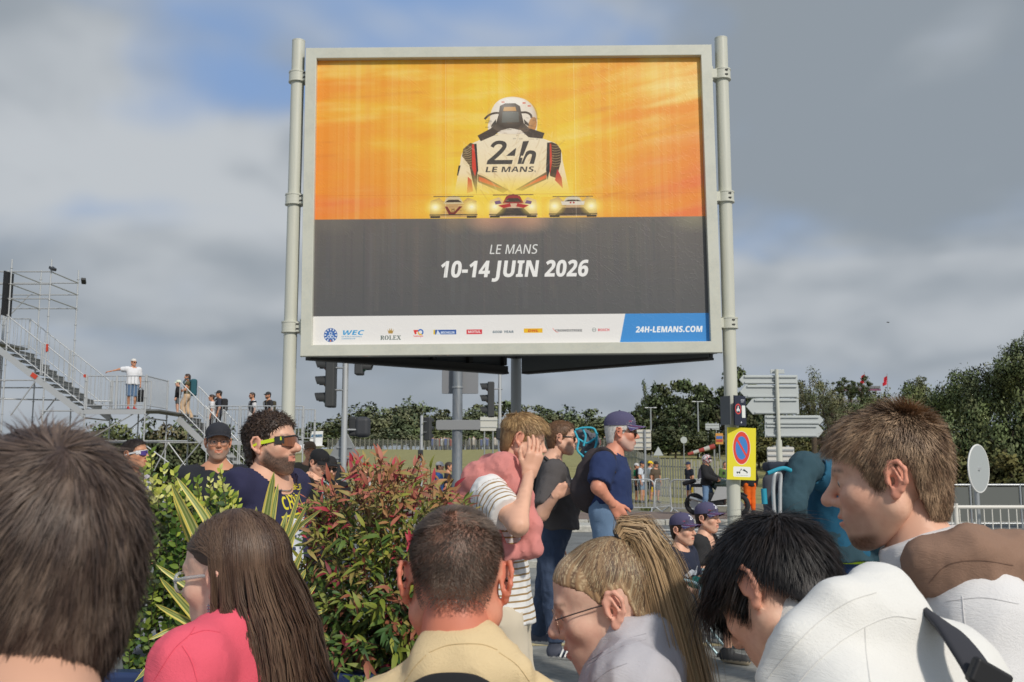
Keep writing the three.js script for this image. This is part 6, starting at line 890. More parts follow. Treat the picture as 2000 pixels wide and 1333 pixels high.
{ // girl with long brown hair and pink jacket
  const a = person({ label: 'girl with long straight brown hair, clear glasses and pink jacket seen from behind', at: nearAt(462, 2.02), th: -110, H: 1.42, w: 1.12, female: true, cell: 0.012, skin: 'pale', head: { abs: 1, cell: 0.0045, pitch: 6, gaze: 0 }, j: { head: J3(456, 1130, 2.06) },
    top: { name: 'jacket', color: rgb(240, 98, 118), sleeve: 2, neck: 0.035, loose: 0.02, fold: 0.005, ff: 8, cell: 0.011 }, bottom: { color: rgb(50, 60, 90) }, shoes: { color: [0.6, 0.6, 0.6] },
    hands: { L: { dir: V(-0.1, 1, 0.1), pose: 'relaxed', palm: V(1, 0, 0) } },
    hair: { thick: 0.002, color: rgb(88, 67, 54), line: [[0.095, 0.075], [0.05, 0.055], [0.03, 0.035], [0.01, 0.03], [0.0, -0.1], [-0.2, -0.11]], make: () => {
      const col = streak(rgb(74, 54, 42), rgb(122, 98, 78), 26, 0.25), inv = new THREE.Quaternion().setFromEuler(new THREE.Euler(6 * Math.PI / 180, 0, 0)).invert(), down = V(0, -1, 0).applyQuaternion(inv);
      return [ribbons(8500, (i) => { // part at the crown, hair lies on the skull and hangs down the back
        const side = rnd() < 0.5 ? -1 : 1, az0 = side * lerp(side > 0 ? 0.6 : 0.6, Math.PI, Math.pow(rnd(), 0.8)), az = side > 0 ? Math.max(az0, 1.72 + 0.1 * gauss()) : az0, el0 = rr(0.3, 1.5), pts = [], ns = []; const R = (e, k) => { const q = lerp(az0, az, sm(el0, 0.15, e)); return V(Math.sin(q) * Math.cos(e) * (0.08 + k), 0.035 + Math.sin(e) * (0.09 + k), -0.012 + Math.cos(q) * Math.cos(e) * (0.1 + k)); }, lay = rr(0.002, 0.016);
        for (let s = 0; s < 4; s++) { const e = lerp(el0, -0.1, s / 3), p = R(e, lay); pts.push(p); ns.push(skullOut(p)); }
        const last = pts[3], L = rr(0.3, 0.42), back = clamp((0.4 - Math.cos(az)) / 1.4), out = V(Math.sin(az), 0, Math.cos(az)), wave = rr(0, 6.28), clump = noise(az * 5, 3, 1);
        for (let s = 1; s <= 5; s++) { const t = s / 5, p = last.clone().addScaledVector(down, L * t).addScaledVector(out, 0.012 * Math.sin(t * 5 + clump * 4) + 0.02 * t * (1 + clump)).add(V(0.05 * t * t * (-1), 0, -0.04 * t * back)); p.x += 0.006 * Math.sin(t * 9 + wave + clump * 5); p.z -= sm(0, 0.5, t) * 0.035; pts.push(p); ns.push(out.clone().addScaledVector(V(gauss(), 0, gauss()), 0.15)); }
        return { pts, n: ns, col: col(V(az * 0.25 + 0.02 * gauss(), 0, lay * 4)) };
      }, { width: 0.0009 })]; } },
    extras: (a) => { addShades(a, { clear: true, r: 0.0032, frame: [0.8, 0.85, 0.85] }); const e = V(0.083, -0.04, -0.004), g = []; for (let i = 0; i < 8; i++) g.push(new THREE.OctahedronGeometry(0.0045).translate(e.x + 0.003, e.y - 0.004 - (i >> 1) * 0.006, e.z + (i % 2 ? 0.004 : -0.004))); for (const q of [[[300, 1330], [340, 1268], [370, 1240], [380, 1225]], [[355, 1262], [372, 1290], [385, 1333]], [[372, 1240], [400, 1232], [430, 1236]]]) seam(a, 'jacket', q, rgb(224, 84, 106)); obj('earring', merge(g).applyMatrix4(a.hm), mat([0.8, 0.8, 0.82], 0.25, { metalness: 0.6 }), a.t); } });
}
{ // man with buzz cut and cream hoodie
  const scalp = (x, y, z) => { const yb = lineAt([[0.095, 0.082], [0.05, 0.045], [0.02, 0.0], [0.002, 0.03], [-0.03, 0.034], [-0.045, -0.005], [-0.06, -0.05], [-0.2, -0.06]], z + 0.06 * Math.max(0, Math.abs(x) - 0.05) * 4), m = sm(-0.02, 0.05, y - yb), crown = Math.exp(-((x / 0.035) ** 2 + ((z + 0.06) / 0.04) ** 2 + ((y - 0.1) / 0.05) ** 2)); return clamp(m * (0.9 - 0.25 * crown) * (0.95 + 0.1 * noise(x * 200, y * 200, z * 200))); };
  person({ label: 'man with brown buzz cut and sunburnt neck in a cream hoodie seen from behind', at: nearAt(903, 1.68), th: 180, H: 1.36, w: 0.92, cell: 0.012, skin: 'ruddy', neckr: 0.062, head: { abs: 1.02, cell: 0.004, pitch: 14, ear: 1.2, eyes: false, scalp, scalpCol: rgb(124, 100, 87), flush: (x, y, z) => 0.42 * sm(-0.03, -0.08, y) * sm(0.03, -0.03, z) }, bodyFlush: (p) => 0.5 * sm(-0.25, -0.05, p.y), j: { head: J3(891, 1140, 1.71), neck: J3(900, 1280, 1.68) },
    top: { name: 'hoodie', color: rgb(226, 202, 158), sleeve: 2, loose: 0.022, fold: 0.006, ff: 7, cell: 0.011, neck: 0.05, vneck: 0.1, prims: (a) => [cone(J3(852, 1278, 1.64).sub(a.base), J3(955, 1274, 1.64).sub(a.base), 0.024, 0.024), cone(J3(840, 1320, 1.62).sub(a.base), J3(1005, 1316, 1.62).sub(a.base), 0.034, 0.034)] }, bottom: { color: rgb(60, 62, 70) }, shoes: { color: [0.1, 0.1, 0.1] },
    hair: { thick: 0.001, noCap: true, cell: 0.004, make: (cap) => { const S = sampler(cap); return [strands(30000, () => { let r = S(), m = scalp(r.p.x, r.p.y, r.p.z); for (let q = 0; q < 6 && m < 0.25 * rnd() + 0.1; q++) { r = S(); m = scalp(r.p.x, r.p.y, r.p.z); } return { p: r.p.addScaledVector(r.n, -0.0015), n: r.n, dir: V().copy(r.n).multiplyScalar(1).add(V(0.5 * noise(r.p.x * 30, r.p.y * 30, 1), -0.7, r.p.y > 0.08 ? 0.5 : -0.1)), len: m < 0.12 ? 0.0008 : 0.001 + 0.009 * m + 0.005 * sm(0.04, 0.11, r.p.y) }; }, { seg: 1, width: 0.00045, col: streak(rgb(94, 80, 70), rgb(146, 127, 112), 40, 0.35) })]; } },
    extras: (a) => { addShades(a, { r: 0.002, frame: [0.04, 0.03, 0.03] }); for (const q of [[[838, 1275], [870, 1262], [905, 1258], [945, 1260], [972, 1270]], [[975, 1275], [1010, 1300], [1035, 1333]], [[832, 1280], [808, 1305], [790, 1333]]]) seam(a, 'hoodie', q, rgb(208, 184, 140)); } });
  const t = thing('backpack', 'black backpack on the back of the man in the cream hoodie', 'backpack', J3(882, 1335, 1.5)); const BF = new Field([-0.2, -0.5, -0.12], [0.2, 0.05, 0.14], 0.01); BF.add(cone(V(0, -0.1, 0), V(0, -0.34, 0), 0.1, 0.14, { n: V(0, 0, 1), k: 1.6 })).add(cone(V(-0.02, -0.045, 0), V(0.02, -0.045, 0), 0.045, 0.045, { n: V(0, 0, 1), k: 1.3 }), 0.06); obj('pack_body', BF.mesh(), cloth([0.012, 0.012, 0.014]), t); obj('pocket', box(0.2, 0.2, 0.05, 0, -0.28, 0.085, 0.025), cloth([0.016, 0.016, 0.018]), t); for (const sx of [-1, 1]) obj('strap', tube([V(sx * 0.07, -0.06, -0.03), V(sx * 0.08, -0.035, -0.1), V(sx * 0.09, -0.1, -0.22)], 0.014, 16, 6), M.black, t);
}
{ // girl with ponytail and glasses
  const T = V(0, 0.116, -0.058), P0 = 16;
  const colr = (k) => { const a = noise(k * 9, 1, 5), b = noise(k * 31, 7, 2); return mix3(mix3(rgb(116, 91, 71), rgb(190, 155, 115), clamp(0.45 + 0.7 * a)), rgb(232, 210, 168), clamp(b * 1.4 - 0.25)); };
  person({ label: 'girl with a high streaked blonde ponytail and thin round glasses in pale grey sweatshirt', at: nearAt(1218, 1.93), th: -96, H: 1.39, female: true, w: 1.05, cell: 0.012, skin: 'pale', head: { abs: 1.0, cell: 0.0034, pitch: P0, ear: 0.9, gaze: 0.5, brow: [0.1, 0.07, 0.05] }, j: { head: J3(1188, 1184, 1.94) },
    top: { name: 'sweatshirt', color: rgb(196, 194, 200), sleeve: 2, loose: 0.024, fold: 0.005, ff: 8, cell: 0.008, neck: 0.05, vneck: 0.0, prims: (a) => [cone(a.J.neck.clone().add(V(0.01, -0.03, 0)), a.J.neck.clone().add(V(-0.002, 0.03, 0)), 0.085, 0.074)] }, bottom: { color: rgb(60, 66, 90) }, shoes: { color: [0.6, 0.6, 0.6] },
    hair: { thick: 0.0015, color: rgb(92, 76, 60), line: [[0.095, 0.076], [0.06, 0.056], [0.035, 0.04], [0.015, 0.01], [0.0, 0.03], [-0.03, 0.032], [-0.045, -0.03], [-0.07, -0.07], [-0.2, -0.08]], cell: 0.004, make: (cap) => {
      const pos = cap.attributes.position; paint(cap, (x, y, z) => { const q = V(x, y, z).sub(T), ang = Math.atan2(q.x, q.z); return colr(ang * 1.3); });
      const S = sampler(cap), q = new THREE.Quaternion().setFromEuler(new THREE.Euler(P0 * Math.PI / 180, 0, 0)).invert(), dn = V(0, -1, 0).applyQuaternion(q), bk = V(0, 0, -1).applyQuaternion(q), up = V(0, 1, 0).applyQuaternion(q);
      const lay = ribbons(8500, () => { const r = S(), pts = [r.p.clone()], n = [r.n], hg = rnd(); const D = r.p.distanceTo(T), steps = 4, fr = 0.96; for (let s = 1; s <= steps; s++) { const p = r.p.clone().lerp(T, s / steps * fr); const o = skullOut(p); const k = 1 / Math.sqrt(((p.x) / 0.0795) ** 2 + ((p.y - 0.035) / 0.0925) ** 2 + ((p.z + 0.012) / 0.1015) ** 2); p.sub(V(0, 0.035, -0.012)).multiplyScalar(Math.max(1, k) * (1.0 + 0.012 * hg)).add(V(0, 0.035, -0.012)); pts.push(p); n.push(o); } const w = r.p.clone().sub(T); return { pts, n, col: colr(Math.atan2(w.x, w.z) * 1.3 + 0.006 * gauss()).map((q) => q * 0.72) }; }, { width: 0.0006, vary: 0.15 });
      // tail: rises from the tie, arches over and falls down the back
      const spine = [V(0, 0, 0), up.clone().multiplyScalar(0.012).addScaledVector(bk, 0.012), up.clone().multiplyScalar(0.0).addScaledVector(bk, 0.04), dn.clone().multiplyScalar(0.07).addScaledVector(bk, 0.064), dn.clone().multiplyScalar(0.17).addScaledVector(bk, 0.09), dn.clone().multiplyScalar(0.28).addScaledVector(bk, 0.115), dn.clone().multiplyScalar(0.4).addScaledVector(bk, 0.15)].map((v) => v.add(T)), rad = [0.013, 0.026, 0.038, 0.05, 0.056, 0.056, 0.042], curve = new THREE.CatmullRomCurve3(spine);
      const tail = ribbons(10500, (i) => { const th = rr(0, 6.283), rho = Math.sqrt(rnd()), loose = rnd() < 0.06 ? rr(1, 1.6) : 1, pts = [], n = [], end = rr(0.78, 1.0), w = noise(th * 1.6, rho * 2, 3), kk = th / 6.283 + rho * 0.3; for (let s = 0; s <= 6; s++) { const t = s / 6 * end, c = curve.getPoint(t), tg = curve.getTangent(t), x = V(1, 0, 0), y = tg.clone().cross(x).normalize(), f = t * 6, i0 = Math.min(5, Math.floor(f)), R = lerp(rad[i0], rad[i0 + 1], f - i0) * rho * loose, o = x.clone().multiplyScalar(Math.cos(th)).addScaledVector(y, Math.sin(th)); pts.push(c.addScaledVector(o, R * (1 + 0.05 * Math.sin(t * 8 + w * 6))).addScaledVector(x, 0.008 * w * t)); n.push(o); } return { pts, n, col: mix3(colr(kk * 0.9 + 0.01 * gauss()), rgb(186, 160, 120), 0.5) }; }, { width: 0.0008, vary: 0.14 });
      const tie = new THREE.TorusGeometry(0.014, 0.006, 8, 20); tie.rotateX(0.3).translate(T.x, T.y, T.z); fill(tie, [0.02, 0.02, 0.02]);
      return [lay, tail, tie]; } },
    extras: (a) => { for (const q of [[[1150, 1292], [1185, 1270], [1220, 1250], [1262, 1238]], [[1146, 1300], [1182, 1280], [1218, 1262], [1262, 1250]], [[1160, 1333], [1190, 1310], [1225, 1296]]]) seam(a, 'sweatshirt', q, rgb(180, 178, 185)); addShades(a, { round: true, r: 0.0011, frame: [0.55, 0.36, 0.28], metal: 0.9, templeMat: mat([0.05, 0.04, 0.04], 0.3) }); } });
}
{ // black haired youth bending forward in white hoodie
  const th = -138, pit = 38, hq = Yq(th).multiply(new THREE.Quaternion().setFromEuler(new THREE.Euler(pit * Math.PI / 180, 0, 8 * Math.PI / 180, 'XYZ'))), g = V(0, -1, 0).applyQuaternion(hq.clone().invert()), wh = V(0.01, 0.1, -0.08), d = 1.7, L = (u, v, dd = d) => J3(u, v, dd);
  const fade = (p) => sm(0.035, -0.06, p.y - 0.0) * sm(0.02, -0.02, p.z);
  person({ label: 'youth with black hair bending forward in a white zip hoodie', at: nearAt(1790, 1.45), th, H: 1.5, w: 1.05, cell: 0.012, skin: 'fair', neckr: 0.048, chestDir: V(-0.55, -0.75, -0.3), head: { abs: 1.02, cell: 0.0042, pitch: pit, roll: 8, ear: 1, squint: true, scalp: (x, y, z) => 0.55 * sm(-0.09, -0.03, y) * sm(-0.01, -0.05, z), scalpCol: rgb(70, 56, 48) },
    j: { head: L(1520, 1160), neck: L(1590, 1232, 1.66), upper: L(1692, 1345, 1.6), chest: L(1775, 1450, 1.6), waist: L(1830, 1620, 1.6), pelvis: L(1850, 1750, 1.6), shL: L(1665, 1420, 1.44), shR: L(1640, 1390, 1.78), elL: L(1560, 1600, 1.4), elR: L(1540, 1600, 1.8), wrL: L(1450, 1740, 1.5), wrR: L(1450, 1740, 1.7) },
    top: { name: 'hoodie', color: [0.85, 0.84, 0.8], sleeve: 2, loose: 0.03, fold: 0.0055, ff: 4, cell: 0.011, hood: true, cuts: (a) => [(x, y, z) => { const q = V(x, y, z).sub(a.J.neck).dot(V(-0.75, 0.5, -0.1).normalize()); return q - 0.085; }],
      prims: (a) => { const B = (u, v, dd) => L(u, v, dd).sub(a.base); return [cone(B(1508, 1325, 1.5), B(1560, 1255, 1.49), 0.022, 0.03), cone(B(1560, 1255, 1.49), B(1640, 1190, 1.5), 0.03, 0.036), cone(B(1640, 1190, 1.5), B(1715, 1163, 1.56), 0.036, 0.038), cone(B(1715, 1163, 1.56), B(1735, 1190, 1.66), 0.04, 0.045), cone(B(1600, 1275, 1.5), B(1730, 1215, 1.53), 0.05, 0.055), cone(B(1735, 1270, 1.56), B(1830, 1330, 1.58), 0.075, 0.1), cone(B(1640, 1400, 1.5), B(1820, 1450, 1.54), 0.1, 0.14)]; } }, bottom: { color: rgb(50, 54, 66) }, shoes: { color: [0.5, 0.5, 0.5] },
    hair: { thick: 0.004, color: rgb(26, 22, 22), line: [[0.095, 0.075], [0.06, 0.055], [0.03, 0.02], [0.018, -0.015], [0.004, 0.0], [0.0, 0.034], [-0.03, 0.036], [-0.042, -0.01], [-0.06, -0.06], [-0.2, -0.075]], cell: 0.004, noCap: false, make: (cap) => { const S = sampler(cap), col = streak(rgb(22, 18, 18), rgb(58, 48, 44), 40, 0.12); return [strands(13000, () => { const r = S(), t = V().copy(r.p).sub(wh); t.addScaledVector(r.n, -t.dot(r.n)).normalize(); const f = fade(r.p), front = sm(-0.02, 0.08, r.p.z) * sm(0.0, 0.06, r.p.y); return { p: r.p, n: r.n, front, dir: V().copy(r.n).multiplyScalar(0.3).add(t).addScaledVector(g, 0.25), len: lerp(lerp(0.045, 0.004, f), 0.11, front) }; }, { seg: 4, width: 0.0007, col, bend: (dd, p, t, r) => { dd.addScaledVector(g, 0.16 + 0.4 * r.front); const o = skullOut(p), e = ((p.x) / 0.084) ** 2 + ((p.y - 0.035) / 0.097) ** 2 + ((p.z + 0.012) / 0.106) ** 2; if (e < 1.02) dd.addScaledVector(o, 0.25); dd.normalize(); } })]; } },
    extras: (a) => { for (const q of [[[1500, 1325], [1545, 1270], [1600, 1215], [1660, 1175], [1712, 1158]], [[1640, 1255], [1690, 1225], [1745, 1205], [1790, 1210]], [[1690, 1228], [1692, 1270], [1700, 1333]], [[1560, 1333], [1600, 1290], [1640, 1256]]]) seam(a, 'hoodie', q, [0.72, 0.71, 0.68]); } });
}
{ // strap of a backpack over the hoodie
  const t = thing('backpack', 'dark grey backpack strap between the white hoodie and the white shirt', 'backpack', J3(1900, 1290, 1.5)), B = (u, v, d) => J3(u, v, d).sub(t.position), pts = [B(1790, 1205, 1.56), B(1838, 1218, 1.48), B(1880, 1265, 1.42), B(1920, 1330, 1.38), B(1950, 1420, 1.36)];
  const c = new THREE.CatmullRomCurve3(pts), n = 24, pos = [], idx = []; for (let i = 0; i <= n; i++) { const p = c.getPoint(i / n), tg = c.getTangent(i / n), nn = V(0.3, 0.25, 1).normalize(), s = tg.clone().cross(nn).normalize(), u2 = s.clone().cross(tg).normalize(); for (const [a, b] of [[-1, 0], [-0.8, 1], [0.8, 1], [1, 0], [0.8, -1], [-0.8, -1]]) { const q = p.clone().addScaledVector(s, a * 0.024).addScaledVector(u2, b * 0.006); pos.push(q.x, q.y, q.z); } if (i < n) for (let k = 0; k < 6; k++) { const a = i * 6 + k, b = i * 6 + (k + 1) % 6; idx.push(a, b, a + 6, b, b + 6, a + 6); } }
  const g = new THREE.BufferGeometry(); g.setAttribute('position', new THREE.Float32BufferAttribute(pos, 3)); g.setIndex(idx); g.computeVertexNormals(); obj('strap', g, mat([0.035, 0.036, 0.045], 0.85, { side: THREE.DoubleSide }), t); obj('buckle', moved(box(0.06, 0.035, 0.016, 0, 0, 0, 0.005), pts[3].x + 0.005, pts[3].y + 0.005, pts[3].z + 0.008, 0.2, 0, -0.5), M.black, t);
  obj('pack_body', moved(box(0.28, 0.42, 0.15, 0, 0, 0, 0.06), 0.1, -0.35, 0.02), cloth([0.03, 0.03, 0.036]), t);
}
{ // young man in profile with brown hood
  const wh = V(0.0, 0.115, -0.062), d = 1.94, th = -112, L = (u, v, dd = d) => J3(u, v, dd);
  person({ label: 'young man with light brown hair in profile wearing a white shirt with brown hood', at: nearAt(1875, 1.94), th, H: 1.55, cell: 0.012, skin: 'fair', head: { abs: 1.04, cell: 0.0033, pitch: 9, ear: 1.2, gaze: 0.3, nose: 1.35, brow: [0.03, 0.02, 0.014], beard: (x, y, z) => 0.75 * sm(-0.085, -0.1, y) * sm(0.03, 0.055, z) + 0.25 * stubble(0.8)(x, y, z), beardCol: rgb(96, 62, 40) }, iris: [0.05, 0.05, 0.05], j: { head: L(1738, 938), neck: L(1806, 1080, 1.92) },
    top: { name: 'shirt', color: [0.82, 0.81, 0.81], sleeve: 2, loose: 0.03, fold: 0.006, ff: 4, cell: 0.011, neck: 0.02 }, bottom: { color: rgb(60, 66, 84) }, shoes: { color: [0.5, 0.5, 0.5] },
    hair: { thick: 0.006, top: 0.006, color: rgb(104, 80, 62), cell: 0.004, line: [[0.095, 0.086], [0.068, 0.068], [0.048, 0.048], [0.032, 0.005], [0.02, -0.015], [0.006, -0.01], [0.0, 0.03], [-0.03, 0.034], [-0.04, -0.02], [-0.055, -0.08], [-0.2, -0.1]], make: (cap) => { const S = sampler(cap), col = streak(rgb(122, 96, 74), rgb(188, 158, 127), 50, 0.35); return [strands(26000, () => { const r = S(), t = V().copy(r.p).sub(wh); t.addScaledVector(r.n, -t.dot(r.n)); const near = Math.exp(-(r.p.distanceTo(wh) ** 2) / 0.002); t.normalize(); const front = sm(-0.02, 0.07, r.p.z) * sm(0.03, 0.08, r.p.y), j = noise(r.p.x * 50, r.p.y * 50, r.p.z * 50), j2 = noise(r.p.x * 50 + 9, r.p.y * 50, r.p.z * 50); return { p: r.p, n: r.n, front, dir: V().copy(r.n).multiplyScalar(0.2 + 0.8 * near + 0.15 * sm(0.06, 0.1, r.p.y)).addScaledVector(t, 1).add(V(0.2 * j, -0.1 + 0.14 * j2 + 0.1 * front, 0.55 * front)), len: lerp(lerp(0.02, 0.009, sm(0.03, -0.08, r.p.y)), 0.04, Math.max(front * 0.85, near * 0.6)) }; }, { seg: 3, width: 0.0006, col, bend: (dd, p, t, r) => { dd.y -= 0.12 + 0.04 * r.front; const e = ((p.x) / 0.084) ** 2 + ((p.y - 0.038) / 0.1) ** 2 + ((p.z + 0.012) / 0.106) ** 2; if (e < 1.05) dd.addScaledVector(skullOut(p), 0.2); dd.normalize(); } })]; } },
    extras: (a) => { const B = (u, v, dd) => L(u, v, dd).sub(a.base); a.wear('hood', [cone(B(1792, 1150, 1.84), B(1822, 1098, 1.81), 0.026, 0.04), cone(B(1822, 1098, 1.81), B(1895, 1080, 1.79), 0.042, 0.044), cone(B(1838, 1140, 1.8), B(1930, 1128, 1.76), 0.022, 0.026), cone(B(1895, 1088, 1.78), B(1985, 1105, 1.82), 0.048, 0.055), cone(B(1985, 1105, 1.82), B(1985, 1100, 2.0), 0.055, 0.055), cone(B(1985, 1100, 2.0), B(1850, 1085, 2.06), 0.052, 0.044), cone(B(1850, 1085, 2.06), B(1792, 1150, 2.02), 0.044, 0.032), cone(B(1925, 1115, 1.8), B(2020, 1130, 1.86), 0.05, 0.055)], { color: rgb(150, 119, 100), cell: 0.008, fold: 0.006, ff: 10, k: 0.03 }); for (const q of [[[1880, 1165], [1885, 1220], [1900, 1300]], [[1850, 1175], [1920, 1168], [1990, 1180]]]) seam(a, 'shirt', q, [0.7, 0.69, 0.69]); seam(a, 'hood', [[1815, 1140], [1850, 1105], [1910, 1095], [1980, 1105]], rgb(124, 96, 80)); } });
}
// ------------------------------------------------------------------ people in the middle distance
const capMap = (base, ink, text, extra) => canvasTex(256, 128, (c, W, H) => { c.fillStyle = base; c.fillRect(0, 0, W, H); c.fillStyle = ink; c.font = 'bold 68px sans-serif'; c.save(); c.translate(W / 2, 84); c.transform(1, 0, -0.2, 1, 0, 0); const w = c.measureText(text).width; c.scale(0.9, 1); c.fillText(text, -w / 2, 0); c.restore(); if (extra) extra(c, W, H); });
const tartan = canvasTex(128, 64, (c, W, H) => { c.fillStyle = '#3b3a5c'; c.fillRect(0, 0, W, H); for (let i = 0; i < 16; i++) { c.globalAlpha = 0.75; c.fillStyle = ['#b0304a', '#4a4f9a', '#c9c3d8', '#5a2f55'][i % 4]; c.save(); c.translate(i * 9, 0); c.transform(1, 0, -0.4, 1, 0, 0); c.fillRect(0, 0, 4, 90); c.restore(); } });
const cap24 = capMap('#524f6e', '#eceef0', '24', (c) => { c.fillStyle = '#b23a55'; c.font = 'bold 16px sans-serif'; c.fillText('24', 24, 100); });
const foot = (u, d) => { const p = P(u, 912, d); return [p.x, -d]; };
const Hof = (v, d) => P(1000, v, d).y / 1.632 * 1.75; // stature from where the middle of the head is
const lean2 = (x) => x;
{ // tank top man with wraparound sunglasses
  const d = 4.15, txt = canvasTex(512, 512, (c, W, H) => { c.fillStyle = '#2b2b4a'; c.fillRect(0, 0, W, H); c.save(); c.translate(262, 190); c.rotate(-0.12); c.fillStyle = '#e3d53a'; c.font = 'bold 42px sans-serif'; c.scale(0.8, 1.15); c.fillText('CHILL', -62, 0); c.font = 'bold 17px sans-serif'; c.fillText('4LIFE', 48, -36); c.fillRect(-80, 12, 175, 5); c.restore(); c.fillStyle = '#dfe3ea'; c.beginPath(); c.moveTo(220, 222); c.lineTo(250, 212); c.lineTo(262, 228); c.lineTo(296, 214); c.lineTo(288, 280); c.lineTo(302, 360); c.lineTo(215, 360); c.lineTo(236, 280); c.closePath(); c.fill(); c.fillStyle = '#3a4660'; for (let i = 0; i < 26; i++) c.fillRect(215 + rr(0, 80), 235 + rr(0, 120), rr(3, 14), rr(3, 10)); });
  person({ label: 'smiling man with dark curly hair and yellow sunglasses in a navy tank top', at: foot(528, d), th: 66, H: Hof(872, d) + 0.03, w: 1.06, skin: 'fair', cell: 0.012, head: { cell: 0.0042, smile: true, pitch: -6, yaw: 8, roll: -2, nose: 1.35, abs: 1.05, brow: [0.03, 0.02, 0.015], beard: stubble(0.95), beardCol: rgb(52, 40, 34), eyes: false, extra: [[[0, -0.02, 0.112], [0, -0.022, 0.118], 0.009, 0.009]] }, j: { head: P(528, 872, d) }, local: { shL: [0.185, 1.43, -0.02], shR: [-0.185, 1.43, -0.02], neck: [0, 1.475, -0.02] },
    top: { name: 'tank_top', mat: mat([1, 1, 1], 0.9, { map: txt, bumpMap: weaveFine, bumpScale: 0.001 }), sleeve: 0, loose: 0.03, neck: 0.0, vneck: 0.85, fold: 0.006, cell: 0.01, uv: (v, J) => { const fx = V(Math.sin(66 * Math.PI / 180), 0, Math.cos(66 * Math.PI / 180)), r = V(fx.z, 0, -fx.x), x = v.clone().sub(J.chest).dot(r), f = v.clone().sub(J.chest).dot(fx); return f > -0.02 ? [0.5 + x * 1.3, 0.5 + (v.y - J.chest.y + 0.02) * 1.3] : [x > 0 ? 0.98 : 0.02, 0.9]; } }, bottom: { color: rgb(40, 44, 60), len: 0.95, loose: 0.03 }, shoes: { color: [0.5, 0.5, 0.5] },
    hair: { thick: 0.007, top: 0.01, side: 0.45, color: rgb(58, 45, 38), cell: 0.004, lump: [0.005, 55], make: (cap) => { const S = sampler(cap); return [strands(7000, () => { const r = S(); return { p: r.p, n: r.n, dir: V(gauss(), gauss(), gauss()).addScaledVector(r.n, 0.35), len: 0.02 * sm(0.0, 0.08, r.p.y) + 0.004, ph: rr(0, 6.28) }; }, { seg: 4, width: 0.0011, col: streak(rgb(58, 44, 37), rgb(118, 94, 76), 60, 0.2), bend: (dd, p, t, r) => { dd.x += 0.7 * Math.cos(t * 7 + r.ph); dd.y += 0.7 * Math.sin(t * 7 + r.ph) - 0.15; dd.z += 0.5 * Math.sin(t * 6 + r.ph * 2); dd.normalize(); } })]; } },
    extras: (a) => { addShades(a, { wrap: true, lens: [0.32, 0.1, 0.03], frame: [0.015, 0.015, 0.015], temple: rgb(206, 224, 40), corner: [0.015, 0.015, 0.015] }); const n = a.J.neck, ring = [...Array(18)].map((_, i) => { const an = i / 18 * 6.283; return n.clone().add(V(Math.sin(an) * 0.085, 0.0, Math.cos(an) * 0.085)).addScaledVector(a.fw, 0.025).add(V(0, -0.055 * (0.5 + 0.5 * Math.cos(an - 1.15)), 0)); }); obj('necklace', new THREE.TubeGeometry(new THREE.CatmullRomCurve3(ring, true), 60, 0.0022, 5), mat([0.7, 0.7, 0.7], 0.25, { metalness: 1 }), a.t); } });
}
{ // smiling man with dark cap
  const d = 7.1; person({ label: 'smiling man in dark cap, glasses and black t-shirt behind the green shrub', at: foot(424, d), th: 14, H: Hof(866, d), w: 1.12, skin: 'tan', cell: 0.014, head: { cell: 0.0042, smile: true, squint: true, yaw: 6, beard: stubble(0.6), beardCol: rgb(150, 140, 132), brow: [0.12, 0.1, 0.09] }, top: { color: rgb(38, 40, 48), sleeve: 0.85, loose: 0.022 }, bottom: { color: rgb(50, 54, 70) }, shoes: { color: [0.1, 0.1, 0.1] }, hair: { thick: 0.005, color: rgb(110, 100, 92) }, extras: (a) => { addCap(a, rgb(44, 46, 54), { h: 0.1 }); addShades(a, { r: 0.0018, frame: [0.03, 0.03, 0.03] }); const E = a.J.shR.clone().lerp(a.J.elR, 0.62), D = a.J.elR.clone().sub(a.J.shR).normalize(); obj('sleeve_patch', moved(box(0.075, 0.03, 0.008, 0, 0, 0, 0.003), E.x - 0.025, E.y, E.z + 0.075, -0.2), mat([0.5, 0.46, 0.5], 0.8), a.t); obj('chest_badge', moved(new THREE.CylinderGeometry(0.012, 0.012, 0.006, 12), a.J.chest.x + 0.085, a.J.chest.y + 0.05, a.J.chest.z + 0.128, 0.2, Math.PI / 2), mat([0.5, 0.4, 0.42], 0.7), a.t); } });
}
{ // youth with white sunglasses
  const d = 7.9; person({ label: 'youth with cropped dark hair and white framed purple sunglasses at left', at: foot(262, d), th: 78, H: Hof(890, d), skin: 'tan', cell: 0.014, head: { cell: 0.0053, pitch: -5, nose: 1.2, eyes: false }, j: { head: P(262, 889, d) }, top: { color: rgb(206, 204, 216), sleeve: 0.8, collar: true }, bottom: { color: rgb(60, 64, 80) }, shoes: { color: [0.2, 0.2, 0.2] }, hair: { thick: 0.006, color: rgb(48, 38, 34), lump: [0.0015, 90] }, extras: (a) => { addShades(a, { wrap: true, lens: [0.12, 0.06, 0.32], frame: [0.75, 0.75, 0.77], temple: [0.78, 0.78, 0.8], corner: [0.7, 0.7, 0.72] }); } });
}
